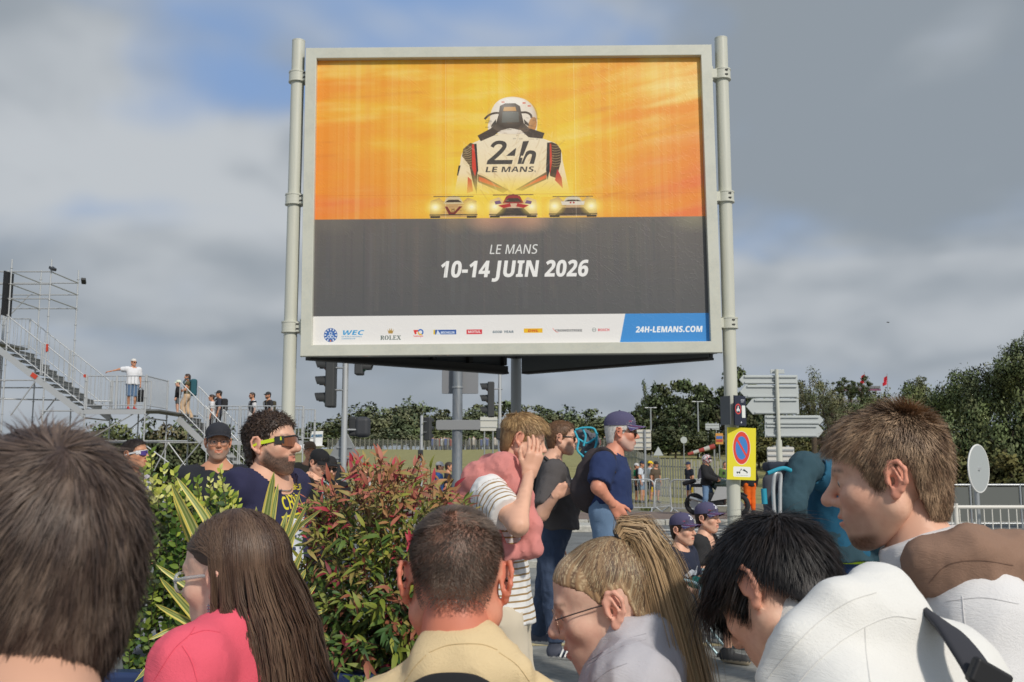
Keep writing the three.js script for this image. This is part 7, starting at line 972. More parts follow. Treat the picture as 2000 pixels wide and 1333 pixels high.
{ // two men in black caps
  let d = 9.8; person({ label: 'man in black cap and black jacket with pale lanyard looking down', at: foot(618, d), th: 58, H: Hof(905, d) + 0.02, skin: 'fair', cell: 0.016, head: { cell: 0.0055, pitch: 24 }, j: { head: P(622, 906, d), wrR: P(600, 942, d - 0.2), elR: P(588, 985, d - 0.22) }, hands: { R: { pose: 'fist', dir: V(0.3, 1, 0.2), palm: V(0, 0, -1) } }, top: { name: 'jacket', color: rgb(26, 26, 29), sleeve: 2, loose: 0.028, collar: true }, bottom: { color: rgb(34, 34, 40) }, shoes: { color: [0.05, 0.05, 0.05] }, hair: { thick: 0.008, color: rgb(52, 36, 28) }, extras: (a) => { addCap(a, [0.012, 0.012, 0.014]); const n = a.J.neck, c = a.J.chest.clone().addScaledVector(a.fw, 0.135); obj('lanyard', [tube([n.clone().add(V(-0.05, 0, 0.06)), c.clone().add(V(-0.06, 0.1, 0.03)), c.clone().add(V(0, -0.05, 0.02))], 0.008, 16, 5), tube([n.clone().addScaledVector(a.fw, 0.06), c.clone().add(V(0.03, 0.1, 0)), c.clone().add(V(0.01, -0.05, 0.02))], 0.008, 16, 5)], mat(rgb(150, 178, 178), 0.8), a.t); } });
  d = 10.5; person({ label: 'bearded man in black cap and black sunglasses beside the steel post', at: foot(642, d), th: 25, H: Hof(917, d), skin: 'fair', cell: 0.016, head: { cell: 0.0055, pitch: 5, beard: stubble(1), beardCol: rgb(140, 82, 52) }, top: { name: 'jacket', color: rgb(30, 30, 34), sleeve: 2, loose: 0.026, collar: true }, bottom: { color: rgb(34, 34, 40) }, shoes: { color: [0.05, 0.05, 0.05] }, hair: { thick: 0.006, color: rgb(90, 60, 42) }, extras: (a) => { addCap(a, [0.02, 0.02, 0.022]); addShades(a, { dark: true, r: 0.003, frame: [0.015, 0.015, 0.015] }); } });
  d = 15; person({ label: 'man in brown hat and checked shirt behind the man with lanyard', at: foot(604, d), th: 20, H: Hof(882, d), skin: 'tan', cell: 0.02, top: { color: rgb(92, 84, 72), sleeve: 0.9 }, bottom: { color: rgb(70, 74, 84) }, shoes: { color: [0.1, 0.1, 0.1] }, hair: { thick: 0.005, color: rgb(70, 54, 44) }, extras: (a) => addCap(a, rgb(104, 84, 64)) });
}
const stripeTex = canvasTex(64, 256, (c, W, H) => { c.fillStyle = '#e9e8e6'; c.fillRect(0, 0, W, H); c.fillStyle = '#a3875e'; for (let i = 0; i < 8; i++) c.fillRect(0, i * 32 + 10, W, 9); }); stripeTex.wrapS = stripeTex.wrapT = THREE.RepeatWrapping;
{ // blond man shading his face
  const d = 4.8, L = (u, v, dd) => P(u, v, dd);
  person({ label: 'blond man in striped t-shirt covering his eyes with his hand, pink sweater over shoulders', at: foot(1000, d), th: 88, H: Hof(858, d) + 0.03, w: 1.02, skin: 'fair', cell: 0.012, head: { cell: 0.0042, pitch: 16, ear: 1, squint: true }, j: { head: L(1021, 860, d), shR: L(958, 967, 4.64), elR: L(1012, 1028, 4.42), wrR: L(1034, 924, 4.6), shL: L(965, 960, 4.98), elL: L(965, 1060, 5.02), wrL: L(985, 1150, 5.0), pelvis: L(975, 1195, d), waist: L(975, 1135, d), chest: L(972, 1045, d), upper: L(968, 1000, d), neck: L(985, 948, d), hipL: L(985, 1215, 4.9), hipR: L(975, 1215, 4.7) },
    hands: { R: { pose: 'cover', dir: V(0.3, 1, 0.0), palm: V(-0.45, 0.1, -0.9), cell: 0.0032, scale: 1.05 } },
    top: { mat: mat([1, 1, 1], 0.92, { map: stripeTex, bumpMap: weaveFine, bumpScale: 0.001 }), sleeve: 0.62, loose: 0.026, hem: -0.05, fold: 0.006, cell: 0.0095, uv: (v, J) => { const A = J.shR, B = J.elR, D = B.clone().sub(A), Ln = D.length(); D.normalize(); const w = v.clone().sub(A), s = w.dot(D), r = w.clone().addScaledVector(D, -s).length(); return r < 0.095 && s > 0.02 ? [0, -s * 4.3] : v.y > J.upper.y - 0.06 ? [0, 0.01 + 0 * v.y] : [0, v.y * 4.3]; } },
    bottom: { color: rgb(214, 202, 180), loose: 0.03 }, shoes: { color: [0.6, 0.6, 0.58] },
    hair: { thick: 0.006, color: rgb(158, 124, 84), cell: 0.005, make: (cap) => { const S = sampler(cap), wh = V(0, 0.115, -0.06); return [strands(7500, () => { const r = S(), t = V().copy(r.p).sub(wh); t.addScaledVector(r.n, -t.dot(r.n)).normalize(); const f = sm(0.02, 0.08, r.p.y); return { p: r.p, n: r.n, dir: t.addScaledVector(r.n, 0.35 + 0.3 * f).add(V(0, 0, 0.5 * f)), len: 0.008 + 0.036 * f }; }, { seg: 3, width: 0.0009, col: (p) => mix3(streak(rgb(146, 112, 74), rgb(222, 188, 136), 45, 0.4)(p), rgb(120, 92, 66), sm(0.03, -0.05, p.y) * 0.7), bend: (dd) => { dd.y -= 0.16; dd.normalize(); } })]; } },
    extras: (a) => { const B = (u, v, dd) => L(u, v, dd).sub(a.base), pink = { color: rgb(218, 140, 134), cell: 0.01, fold: 0.007, ff: 12, k: 0.03 };
      a.wear('sweater', [cone(B(905, 985, 4.78), B(935, 935, 4.72), 0.055, 0.075), cone(B(935, 935, 4.72), B(985, 912, 4.68), 0.075, 0.07), cone(B(985, 912, 4.68), B(1022, 968, 4.62), 0.06, 0.05), cone(B(900, 1000, 4.9), B(960, 915, 4.95), 0.06, 0.07), cone(B(960, 915, 4.95), B(1020, 960, 4.9), 0.06, 0.05), cone(B(905, 985, 4.78), B(893, 1060, 4.82), 0.05, 0.045), cone(B(1018, 965, 4.66), B(1036, 1030, 4.6), 0.045, 0.05), cone(B(1036, 1030, 4.6), B(1040, 1070, 4.58), 0.045, 0.04), cone(B(1040, 1070, 4.58), B(985, 1085, 4.56), 0.042, 0.034), cone(B(965, 1030, 4.62), B(980, 1095, 4.58), 0.034, 0.038)], pink);
      obj('cuff', [moved(new THREE.CylinderGeometry(0.05, 0.048, 0.045, 20).scale(1, 1, 0.55), ...B(982, 1105, 4.6).toArray())], cloth(rgb(206, 128, 124)), a.t); } });
}
{ // man in grey polo
  const d = 7.4, L = (u, v, dd) => P(u, v, dd);
  person({ label: 'man in dark grey polo and blue jeans walking right with hand at his chest', at: foot(1080, d), th: 96, H: Hof(857, d), w: 1.1, belly: 0.02, skin: 'fair', cell: 0.013, head: { cell: 0.0053, yaw: -6, eyes: false }, j: { head: L(1096, 857, d), pelvis: L(1083, 1022, d), waist: L(1083, 985, d), wrR: L(1088, 966, 6.95), elR: L(1058, 1006, 7.05), hipR: L(1070, 1045, 7.3), hipL: L(1082, 1045, 7.5), knR: L(1080, 1150, 7.22), anR: L(1086, 1258, 7.18), toR: L(1128, 1283, 7.12), knL: L(1066, 1150, 7.5), anL: L(1052, 1240, 7.62), toL: L(1085, 1252, 7.58) },
    hands: { R: { pose: 'fist', dir: V(0.8, 0.5, 0.1), palm: V(0, 0.2, -1) } }, top: { color: rgb(86, 82, 82), sleeve: 0.85, loose: 0.024, collar: true, fold: 0.006, cell: 0.013, hem: -0.04 }, bottom: { color: rgb(62, 76, 98), loose: 0.016, cell: 0.01, mat: cloth(rgb(60, 74, 98)) }, shoes: { color: rgb(74, 78, 92), sole: [0.72, 0.7, 0.66] },
    hair: { thick: 0.009, color: rgb(112, 82, 58), lump: [0.0025, 70] },
    extras: (a) => { addShades(a, { dark: true, r: 0.003, frame: [0.02, 0.02, 0.02] }); const B = (u, v, dd) => L(u, v, dd).sub(a.base); for (let i = 0; i < 3; i++) obj('shoe_stripe', beam(B(1094 + i * 9, 1284, 7.07), B(1101 + i * 9, 1268, 7.08), 0.012, 0.006, V(0, 0, 1)), M.white, a.t); } });
  const t = thing('backpack', 'black shoulder strap of the daypack worn by the man in grey polo', 'backpack', L(1075, 930, 7.35)), B = (u, v, dd) => L(u, v, dd).sub(t.position); obj('strap', tube([B(1062, 893, 7.2), B(1074, 905, 7.2), B(1076, 930, 7.16), B(1068, 960, 7.18)], 0.014, 24, 8), M.black, t); obj('loose_strap', tube([B(1078, 918, 7.12), B(1083, 945, 7.13), B(1084, 978, 7.14)], 0.009, 16, 6), M.black, t); obj('pack_body', moved(box(0.16, 0.4, 0.26, 0, 0, 0, 0.06), ...B(1040, 945, 7.45).toArray()), cloth([0.02, 0.02, 0.022]), t); obj('buckle', moved(box(0.03, 0.03, 0.015, 0, 0, 0, 0.004), ...B(1074, 926, 7.13).toArray()), mat([0.1, 0.25, 0.5], 0.4), t);
}
{ // older man in navy polo and cap
  const d = 6.9, L = (u, v, dd) => P(u, v, dd);
  person({ label: 'white bearded older man in navy polo and race cap with hand in pocket', at: foot(1192, d), th: 86, H: 1.84, w: 1.05, skin: 'ruddy', cell: 0.013, head: { cell: 0.0053, pitch: 4, nose: 1.2, beard: stubble(0.45), beardCol: rgb(205, 198, 190) }, j: { head: L(1213, 846, d), neck: L(1197, 892, d), shR: L(1180, 908, 6.72), elR: L(1168, 952, 6.64), wrR: L(1200, 988, 6.68), shL: L(1190, 905, 7.08), chest: L(1192, 935, d), waist: L(1190, 968, d), pelvis: L(1188, 990, d), hipR: L(1184, 1004, 6.8), hipL: L(1190, 1004, 7.0) },
    hands: { R: { pose: 'relaxed', dir: V(0.55, -0.8, -0.1) } }, top: { color: rgb(38, 54, 96), sleeve: 0.86, loose: 0.024, collar: true, hem: -0.02, fold: 0.006, cell: 0.013 }, bottom: { color: rgb(108, 134, 164), loose: 0.02 }, shoes: { color: [0.3, 0.3, 0.3] }, hair: { thick: 0.006, color: rgb(214, 210, 204) },
    extras: (a) => { addCap(a, rgb(62, 62, 92), { map: cap24, brimMap: tartan }); addShades(a, { dark: true, r: 0.0025, frame: [0.02, 0.02, 0.02] }); } });
  const t = thing('backpack', 'dark brown backpack worn by the man in navy polo', 'backpack', L(1152, 950, 6.9)), B = (u, v, dd) => L(u, v, dd).sub(t.position);
  const F = new Field([-0.3, -0.35, -0.3], [0.3, 0.4, 0.3], 0.012); F.add(cone(B(1155, 965, 6.9), B(1165, 905, 6.9), 0.135, 0.1, { n: V(0, 0, 1), k: 0.95 })).add(cone(B(1140, 955, 6.9), B(1150, 920, 6.9), 0.09, 0.08), 0.04).warp((x, y, z) => 0.006 * noise(x * 9, y * 9, z * 9)); obj('pack_body', F.mesh(), cloth(rgb(60, 52, 54)), t); obj('strap', tube([B(1158, 895, 6.75), B(1176, 878, 6.72), B(1196, 890, 6.7), B(1198, 925, 6.68)], 0.02, 24, 8), cloth(rgb(56, 48, 50)), t);
  const t2 = thing('sling_pack', 'teal and grey mesh pack hanging between the grey and navy polo men', 'pack', L(1146, 860, 7.2)); const C = (u, v, dd) => L(u, v, dd).sub(t2.position), teal = mat(rgb(58, 172, 196), 0.7), gr = mat(rgb(96, 98, 106), 0.85);
  const F2 = new Field([-0.2, -0.2, -0.16], [0.2, 0.2, 0.16], 0.009); F2.add(cone(C(1136, 848, 7.2), C(1158, 862, 7.2), 0.045, 0.05)).add(cone(C(1146, 868, 7.2), C(1144, 890, 7.2), 0.05, 0.035)).warp((x, y, z) => 0.012 * noise(x * 22, y * 22, z * 22)); obj('pack_body', F2.mesh(), gr, t2);
  for (const pts of [[[1124, 840], [1140, 836], [1160, 838], [1166, 850]], [[1122, 842], [1130, 862], [1128, 880], [1140, 893]], [[1166, 846], [1164, 870], [1158, 882], [1142, 884]], [[1130, 858], [1146, 866], [1164, 856]], [[1138, 838], [1144, 852], [1140, 872]]]) obj('strap', tube(pts.map((p, i) => C(p[0], p[1], 7.12 - 0.01 * i)), 0.0085, 20, 6), teal, t2); obj('hook', tube([C(1150, 885, 7.1), C(1160, 905, 7.05), C(1166, 915, 6.95)], 0.006), M.black, t2);
}
// ------------------------------------------------------------------ boys on folding chairs
function foldingChair(label, u, d, ry) {
  const p = P(u, 912, d), t = thing('folding_chair', label, 'chair', [p.x, 0, -d], 'folding chairs'); t.rotation.y = ry; const m = mat(rgb(168, 196, 204), 0.4, { metalness: 0.3 }), f = cloth(rgb(30, 92, 92), { side: THREE.DoubleSide });
  for (const s of [-1, 1]) { obj('leg', rod(V(s * 0.24, 0.01, 0.22), V(s * 0.22, 0.44, -0.18), 0.011), m, t); obj('leg', rod(V(s * 0.22, 0.01, -0.22), V(s * 0.24, 0.44, 0.2), 0.011), m, t); obj('back_post', rod(V(s * 0.22, 0.44, -0.18), V(s * 0.22, 0.82, -0.24), 0.011), m, t); obj('arm_rest', tube([V(s * 0.24, 0.44, 0.2), V(s * 0.25, 0.6, 0.22), V(s * 0.25, 0.64, 0.12), V(s * 0.24, 0.63, -0.2)], 0.012, 20, 7), m, t); obj('foot_cap', new THREE.CylinderGeometry(0.015, 0.016, 0.03, 8).translate(s * 0.24, 0.015, 0.22), M.rubber, t); }
  obj('cross_bar', rod(V(-0.235, 0.22, 0.02), V(0.235, 0.22, 0.02), 0.009), m, t);
  const g = new THREE.PlaneGeometry(0.46, 0.42, 8, 8), q = g.attributes.position; for (let i = 0; i < q.count; i++) q.setXYZ(i, q.getX(i), 0.435 - 0.035 * (1 - (q.getX(i) / 0.23) ** 2), q.getY(i)); g.computeVertexNormals(); obj('seat', g, f, t); obj('backrest', moved(box(0.44, 0.26, 0.012, 0, 0, 0, 0.005), 0, 0.68, -0.225, 0, -0.15), f, t); return t;
}
foldingChair('folding chair with pale tube frame under the nearer boy', 1326, 8.0, 1.1); foldingChair('folding chair under the farther boy', 1377, 8.7, 1.1);
{
  const print = canvasTex(256, 256, (c, W, H) => { c.fillStyle = '#262c40'; c.fillRect(0, 0, W, H); c.fillStyle = '#cfd4dc'; c.beginPath(); c.moveTo(70, 150); c.lineTo(110, 128); c.lineTo(140, 138); c.lineTo(190, 118); c.lineTo(185, 150); c.lineTo(150, 158); c.lineTo(120, 152); c.lineTo(90, 165); c.closePath(); c.fill(); });
  const print2 = canvasTex(256, 256, (c, W, H) => { c.fillStyle = '#2c2c2e'; c.fillRect(0, 0, W, H); c.strokeStyle = '#d8cfae'; c.lineWidth = 9; c.beginPath(); c.arc(128, 130, 32, 0, 7); c.stroke(); c.fillStyle = '#d8cfae'; c.fillRect(100, 118, 56, 10); c.fillRect(108, 138, 44, 9); });
  const uvF = (th) => (v, J) => { const fx = V(Math.sin(th), 0, Math.cos(th)), r = V(fx.z, 0, -fx.x), w = v.clone().sub(J.chest); return w.dot(fx) > -0.02 ? [0.5 + w.dot(r) * 2.2, 0.5 + (v.y - J.chest.y) * 2.2] : [0.02, 0.95]; };
  const sit = { pelvis: [0, 0.53, 0], waist: [0, 0.67, 0], chest: [0, 0.84, 0.02], upper: [0, 0.93, 0.02], neck: [0, 1.01, 0.01], head: [0, 1.19, 0.05], shL: [0.16, 0.96, 0.01], shR: [-0.16, 0.96, 0.01], elL: [0.2, 0.72, 0.06], elR: [-0.2, 0.72, 0.06], wrL: [0.12, 0.62, 0.25], wrR: [-0.12, 0.64, 0.24], hipL: [0.09, 0.51, 0.03], hipR: [-0.09, 0.51, 0.03], knL: [0.12, 0.53, 0.43], knR: [-0.12, 0.55, 0.42], anL: [0.12, 0.1, 0.42], anR: [-0.12, 0.1, 0.44], toL: [0.13, 0.045, 0.6], toR: [-0.13, 0.045, 0.62] };
  person({ label: 'nearer boy in race cap and navy t-shirt sitting with crossed leg', at: foot(1322, 8.0), th: 52, H: 1.47, skin: 'fair', cell: 0.012, local: { ...sit, knR: [-0.02, 0.58, 0.42], anR: [-0.3, 0.56, 0.28], toR: [-0.42, 0.6, 0.36] }, head: { cell: 0.004, yaw: -4, scale: 1.04, squint: true }, j: {}, top: { mat: mat([1, 1, 1], 0.9, { map: print }), sleeve: 0.85, loose: 0.022, uv: uvF(52 * Math.PI / 180), cell: 0.013 }, bottom: { color: rgb(48, 62, 78), len: 0.95, loose: 0.03 }, shoes: { color: [0.05, 0.05, 0.05], sole: [0.5, 0.42, 0.3] }, hair: { thick: 0.008, color: rgb(60, 42, 32) }, hands: { R: { pose: 'fist' } }, extras: (a) => { addCap(a, rgb(58, 58, 84), { map: cap24, brimMap: tartan }); a.wear('jumper', [cone(a.J.pelvis.clone().addScaledVector(a.fw, 0.16).add(V(0, 0.12, 0)), a.J.pelvis.clone().addScaledVector(a.fw, 0.26).add(V(0.06, 0.1, -0.05)), 0.085, 0.075)], { color: rgb(38, 120, 112), cell: 0.012, fold: 0.008, ff: 14 }); } });
  person({ label: 'farther boy in race cap smiling in a black v neck t-shirt', at: foot(1370, 8.7), th: 60, H: 1.55, skin: 'fair', cell: 0.012, local: sit, head: { cell: 0.004, yaw: -8, scale: 1.04, smile: true, squint: true }, top: { mat: mat([1, 1, 1], 0.9, { map: print2 }), sleeve: 0.85, loose: 0.022, vneck: 1.4, uv: uvF(1.05), cell: 0.013 }, bottom: { color: rgb(60, 64, 74), len: 0.95, loose: 0.03 }, shoes: { color: [0.03, 0.03, 0.03], sole: [0.6, 0.58, 0.52] }, hair: { thick: 0.009, color: rgb(52, 36, 28) }, extras: (a) => { addCap(a, rgb(58, 58, 84), { map: cap24, brimMap: tartan }); } });
}
{ // hiker in teal with a framed backpack
  const d = 6.6, L = (u, v, dd) => P(u, v, dd);
  person({ label: 'hiker in teal hooded jacket and blue vest walking away behind the young man', at: foot(1638, d), th: 138, H: 1.8, w: 1.12, skin: 'fair', cell: 0.014, head: { cell: 0.005 }, j: { head: L(1662, 852, 6.6), neck: L(1648, 892, 6.6),  elL: L(1545, 985, 6.2), shL: L(1572, 912, 6.32) }, top: { name: 'jacket', color: rgb(50, 78, 89), sleeve: 2, loose: 0.03, fold: 0.008, neck: 0.03 }, bottom: { color: rgb(44, 70, 112), loose: 0.025 }, shoes: { color: [0.1, 0.1, 0.1] }, hair: { thick: 0.01, color: rgb(70, 54, 44) },
    extras: (a) => { a.wear('vest', [...a.torso(0.05), cone(a.J.pelvis.clone(), a.J.waist, 0.21, 0.2, { n: a.fw, k: 1.2 })], { color: rgb(38, 98, 128), fold: 0.004, ff: 8, cell: 0.012, cuts: [(x, y) => a.J.pelvis.y - 0.05 - y, (x, y) => y - a.J.neck.y + 0.02, (x, y, z) => { const S = a.J.shL, w = V(x, y, z).sub(S); return w.length() < 0.13 ? 0.13 - w.length() : -1; }] }); a.wear('hood', [cone(a.J.neck.clone().addScaledVector(a.fw, -0.06).addScaledVector(a.rt, -0.09), a.J.neck.clone().addScaledVector(a.fw, -0.06).addScaledVector(a.rt, 0.09), 0.06, 0.06)], { color: rgb(44, 78, 92), fold: 0.006, ff: 14 }); obj('hem_band', moved(new THREE.TorusGeometry(0.2, 0.012, 8, 40).rotateX(Math.PI / 2).scale(1, 1, 0.8), a.J.pelvis.x, a.J.pelvis.y - 0.07, a.J.pelvis.z, 138 * Math.PI / 180), mat(rgb(188, 222, 40), 0.6), a.t); } });
  const t = thing('trekking_backpack', 'grey and teal trekking backpack with silver tube frame behind the young man', 'backpack', L(1518, 965, 6.45)), B = (u, v, dd) => L(u, v, dd).sub(t.position); t.rotation.y = 0;
  const F = new Field([-0.25, -0.3, -0.25], [0.25, 0.3, 0.25], 0.012); F.add(cone(B(1522, 930, 6.45), B(1528, 1000, 6.45), 0.09, 0.11)).add(cone(B(1503, 940, 6.4), B(1506, 1000, 6.4), 0.04, 0.05), 0.03).warp((x, y, z) => 0.008 * noise(x * 12, y * 12, z * 12)); obj('pack_body', F.mesh(), cloth(rgb(78, 80, 88)), t);
  obj('frame_tube', [tube([B(1513, 1010, 6.1), B(1511, 950, 6.1), B(1515, 925, 6.1), B(1524, 925, 6.12), B(1524, 960, 6.12), B(1524, 1010, 6.12)], 0.012, 40, 8)], M.galvPale, t); obj('teal_strap', tube([B(1500, 925, 6.1), B(1530, 915, 6.1), B(1545, 920, 6.12)], 0.014, 20, 6), mat(rgb(40, 150, 176), 0.7), t); obj('teal_strap', tube([B(1492, 955, 6.12), B(1494, 985, 6.12)], 0.018, 10, 6), mat(rgb(40, 150, 176), 0.7), t); obj('top_lid', moved(box(0.16, 0.06, 0.18, 0, 0, 0, 0.025), ...B(1518, 912, 6.45).toArray()), cloth(rgb(48, 56, 70)), t);
}
// ------------------------------------------------------------------ small figures: across the road and on the scaffold
function walker(o) { // light figure, far away
  return person({ cell: 0.025, skin: 'tan', hair: o.cap ? { thick: 0.005, color: rgb(60, 46, 38) } : { thick: 0.009, color: o.hairCol ?? rgb(58, 44, 36), extra: o.hairExtra, line: o.hairLine }, shoes: { color: o.shoe ?? [0.1, 0.1, 0.1] }, extras: (a) => { if (o.cap) addCap(a, o.cap, { flat: o.flatCap, h: o.flatCap ? 0.09 : 0.1 }); if (o.more) o.more(a); }, ...o, head: { cell: 0.0085, ...(o.head ?? {}) } });
}
const packOn = (label, a, col, w = 0.3, h = 0.45, dp = 0.2, off = 0.2) => { const p = a.J.chest.clone().addScaledVector(a.fw, -off).add(a.base), t = thing('backpack', label, 'backpack', p); t.rotation.y = Math.atan2(a.fw.x, a.fw.z); obj('pack_body', box(w, h, dp, 0, -0.02, 0, 0.07), cloth(col), t); for (const s of [-1, 1]) obj('strap', tube([V(s * 0.1, h * 0.3, dp / 2), V(s * 0.12, h * 0.5, dp / 2 + 0.1), V(s * 0.12, h * 0.3, dp / 2 + 0.24), V(s * 0.12, -0.05, dp / 2 + 0.22)], 0.016, 14, 5), cloth(col), t); return t; };
{
  const W = (u, d, lab, o) => walker({ label: lab, at: foot(u, d), y0: 0.006, ...o });
  W(1243, 42, 'person in green t-shirt behind the barrier beside the navy polo man', { th: 70, H: 1.62, cap: [0.6, 0.6, 0.6], top: { color: rgb(40, 130, 88) }, bottom: { color: rgb(40, 44, 60), len: 0.9 } });
  const a1 = W(1254, 41.5, 'man in white t-shirt and navy cap with black pack behind the barrier', { th: 60, H: 1.72, cap: rgb(40, 52, 74), top: { color: rgb(206, 214, 224) }, bottom: { color: rgb(120, 144, 168), len: 0.9 } }); packOn('small black pack of the man in white t-shirt behind the barrier', a1, [0.02, 0.02, 0.022], 0.26, 0.4, 0.16, 0.18);
  W(1270, 42.5, 'person in yellow cap and white top behind the barrier', { th: 100, H: 1.72, cap: rgb(236, 200, 40), top: { color: rgb(220, 222, 226) }, bottom: { color: rgb(60, 64, 80), len: 0.9 } });
  W(1281, 41.5, 'man in brown t-shirt and black cap behind the barrier', { th: 30, H: 1.7, cap: [0.03, 0.03, 0.03], top: { color: rgb(92, 80, 66) }, bottom: { color: rgb(90, 100, 108), len: 0.9 } });
  W(1227, 43, 'person in cream shirt at the edge of the navy polo', { th: 90, H: 1.5, top: { color: rgb(226, 220, 190) }, bottom: { color: rgb(120, 110, 90) } });
  W(1345, 41, 'youth in navy t-shirt and shorts walking behind the barrier', { th: -60, H: 1.68, cap: rgb(46, 56, 80), top: { color: rgb(30, 36, 48) }, bottom: { color: rgb(52, 70, 110), len: 0.85 } });
  W(1376, 40, 'man in dark purple jacket standing behind the motorbike', { th: 20, H: 1.72, top: { color: rgb(62, 60, 74), sleeve: 2 }, bottom: { color: rgb(120, 100, 100) } });
  W(1416, 41, 'person with bare head half hidden behind the right post', { th: 10, H: 1.7, top: { color: rgb(90, 120, 60), sleeve: 2 }, bottom: { color: rgb(60, 60, 70) } });
  W(1463, 30, 'person in orange trousers and black top right of the right post', { th: 190, H: 1.62, y0: 0.106, top: { color: rgb(30, 30, 34), sleeve: 2 }, bottom: { color: rgb(232, 104, 24), loose: 0.03 }, j: {} });
  W(858, 26, 'person in blue shirt beyond the nandina bush', { th: 90, H: 1.6, top: { color: rgb(50, 90, 150) }, bottom: { color: rgb(60, 64, 80) }, cap: [0.5, 0.5, 0.5] });
  W(876, 25, 'person in dark top and blue shorts beyond the nandina bush', { th: 90, H: 1.6, top: { color: rgb(44, 40, 50) }, bottom: { color: rgb(60, 90, 150), len: 0.9 } });
  W(715, 24, 'person in white top and red cap beyond the nandina bush', { th: 90, H: 1.58, cap: rgb(190, 40, 40), top: { color: rgb(214, 214, 214) }, bottom: { color: rgb(60, 64, 80) } });
}
{ // motorcyclist astride
  const d = 29, p = P(1398, 912, d); walker({ label: 'motorcyclist in black jacket, jeans and white helmet beside the motorbike', at: [p.x - 0.25, -d - 0.1], y0: 0.106, th: 60, H: 1.72, w: 1.1, cell: 0.02, local: { elL: [0.3, 1.14, 0.1], elR: [-0.3, 1.14, 0.1], wrL: [0.2, 1.05, 0.34], wrR: [-0.2, 1.05, 0.34], anL: [0.2, 0.09, 0.05], anR: [-0.2, 0.09, -0.05], toL: [0.22, 0.035, 0.22], toR: [-0.24, 0.035, 0.12], knL: [0.2, 0.5, 0.08], knR: [-0.2, 0.5, 0.02] }, top: { name: 'jacket', color: rgb(34, 34, 36), sleeve: 2, loose: 0.035, collar: true }, bottom: { color: rgb(104, 132, 164), loose: 0.02 }, hair: { thick: 0.004, color: [0.05, 0.04, 0.03] },
    more: (a) => { const g = new THREE.SphereGeometry(0.15, 28, 20), q = g.attributes.position; for (let i = 0; i < q.count; i++) { const y = q.getY(i), z = q.getZ(i); q.setXYZ(i, q.getX(i) * 0.86, y * 0.95 + 0.01, z * (1 + (y < 0 && z > 0 ? 0.12 : 0))); } g.computeVertexNormals(); const c = paint(g, (x, y, z) => { const n = noise(x * 16, y * 16, z * 16); return n > 0.25 ? [0.45, 0.05, 0.05] : n < -0.4 ? [0.05, 0.05, 0.06] : [0.72, 0.7, 0.7]; }); const h = obj('helmet', c.applyMatrix4(a.hm), mat([1, 1, 1], 0.25, { vertexColors: true, clearcoat: 0.8 }), a.t); obj('visor', new THREE.SphereGeometry(0.152, 20, 10, 0.55, 2.05, 1.25, 0.6).scale(0.88, 0.95, 1.03).translate(0, 0.015, 0).applyMatrix4(a.hm), mat([0.02, 0.02, 0.025], 0.08), h); obj('sleeve_stripe', rod(a.J.shR.clone().lerp(a.J.elR, 0.3).addScaledVector(a.fw, 0.08), a.J.elR.clone().addScaledVector(a.fw, 0.07), 0.018), mat([0.5, 0.5, 0.5], 0.6), a.t); } });
}
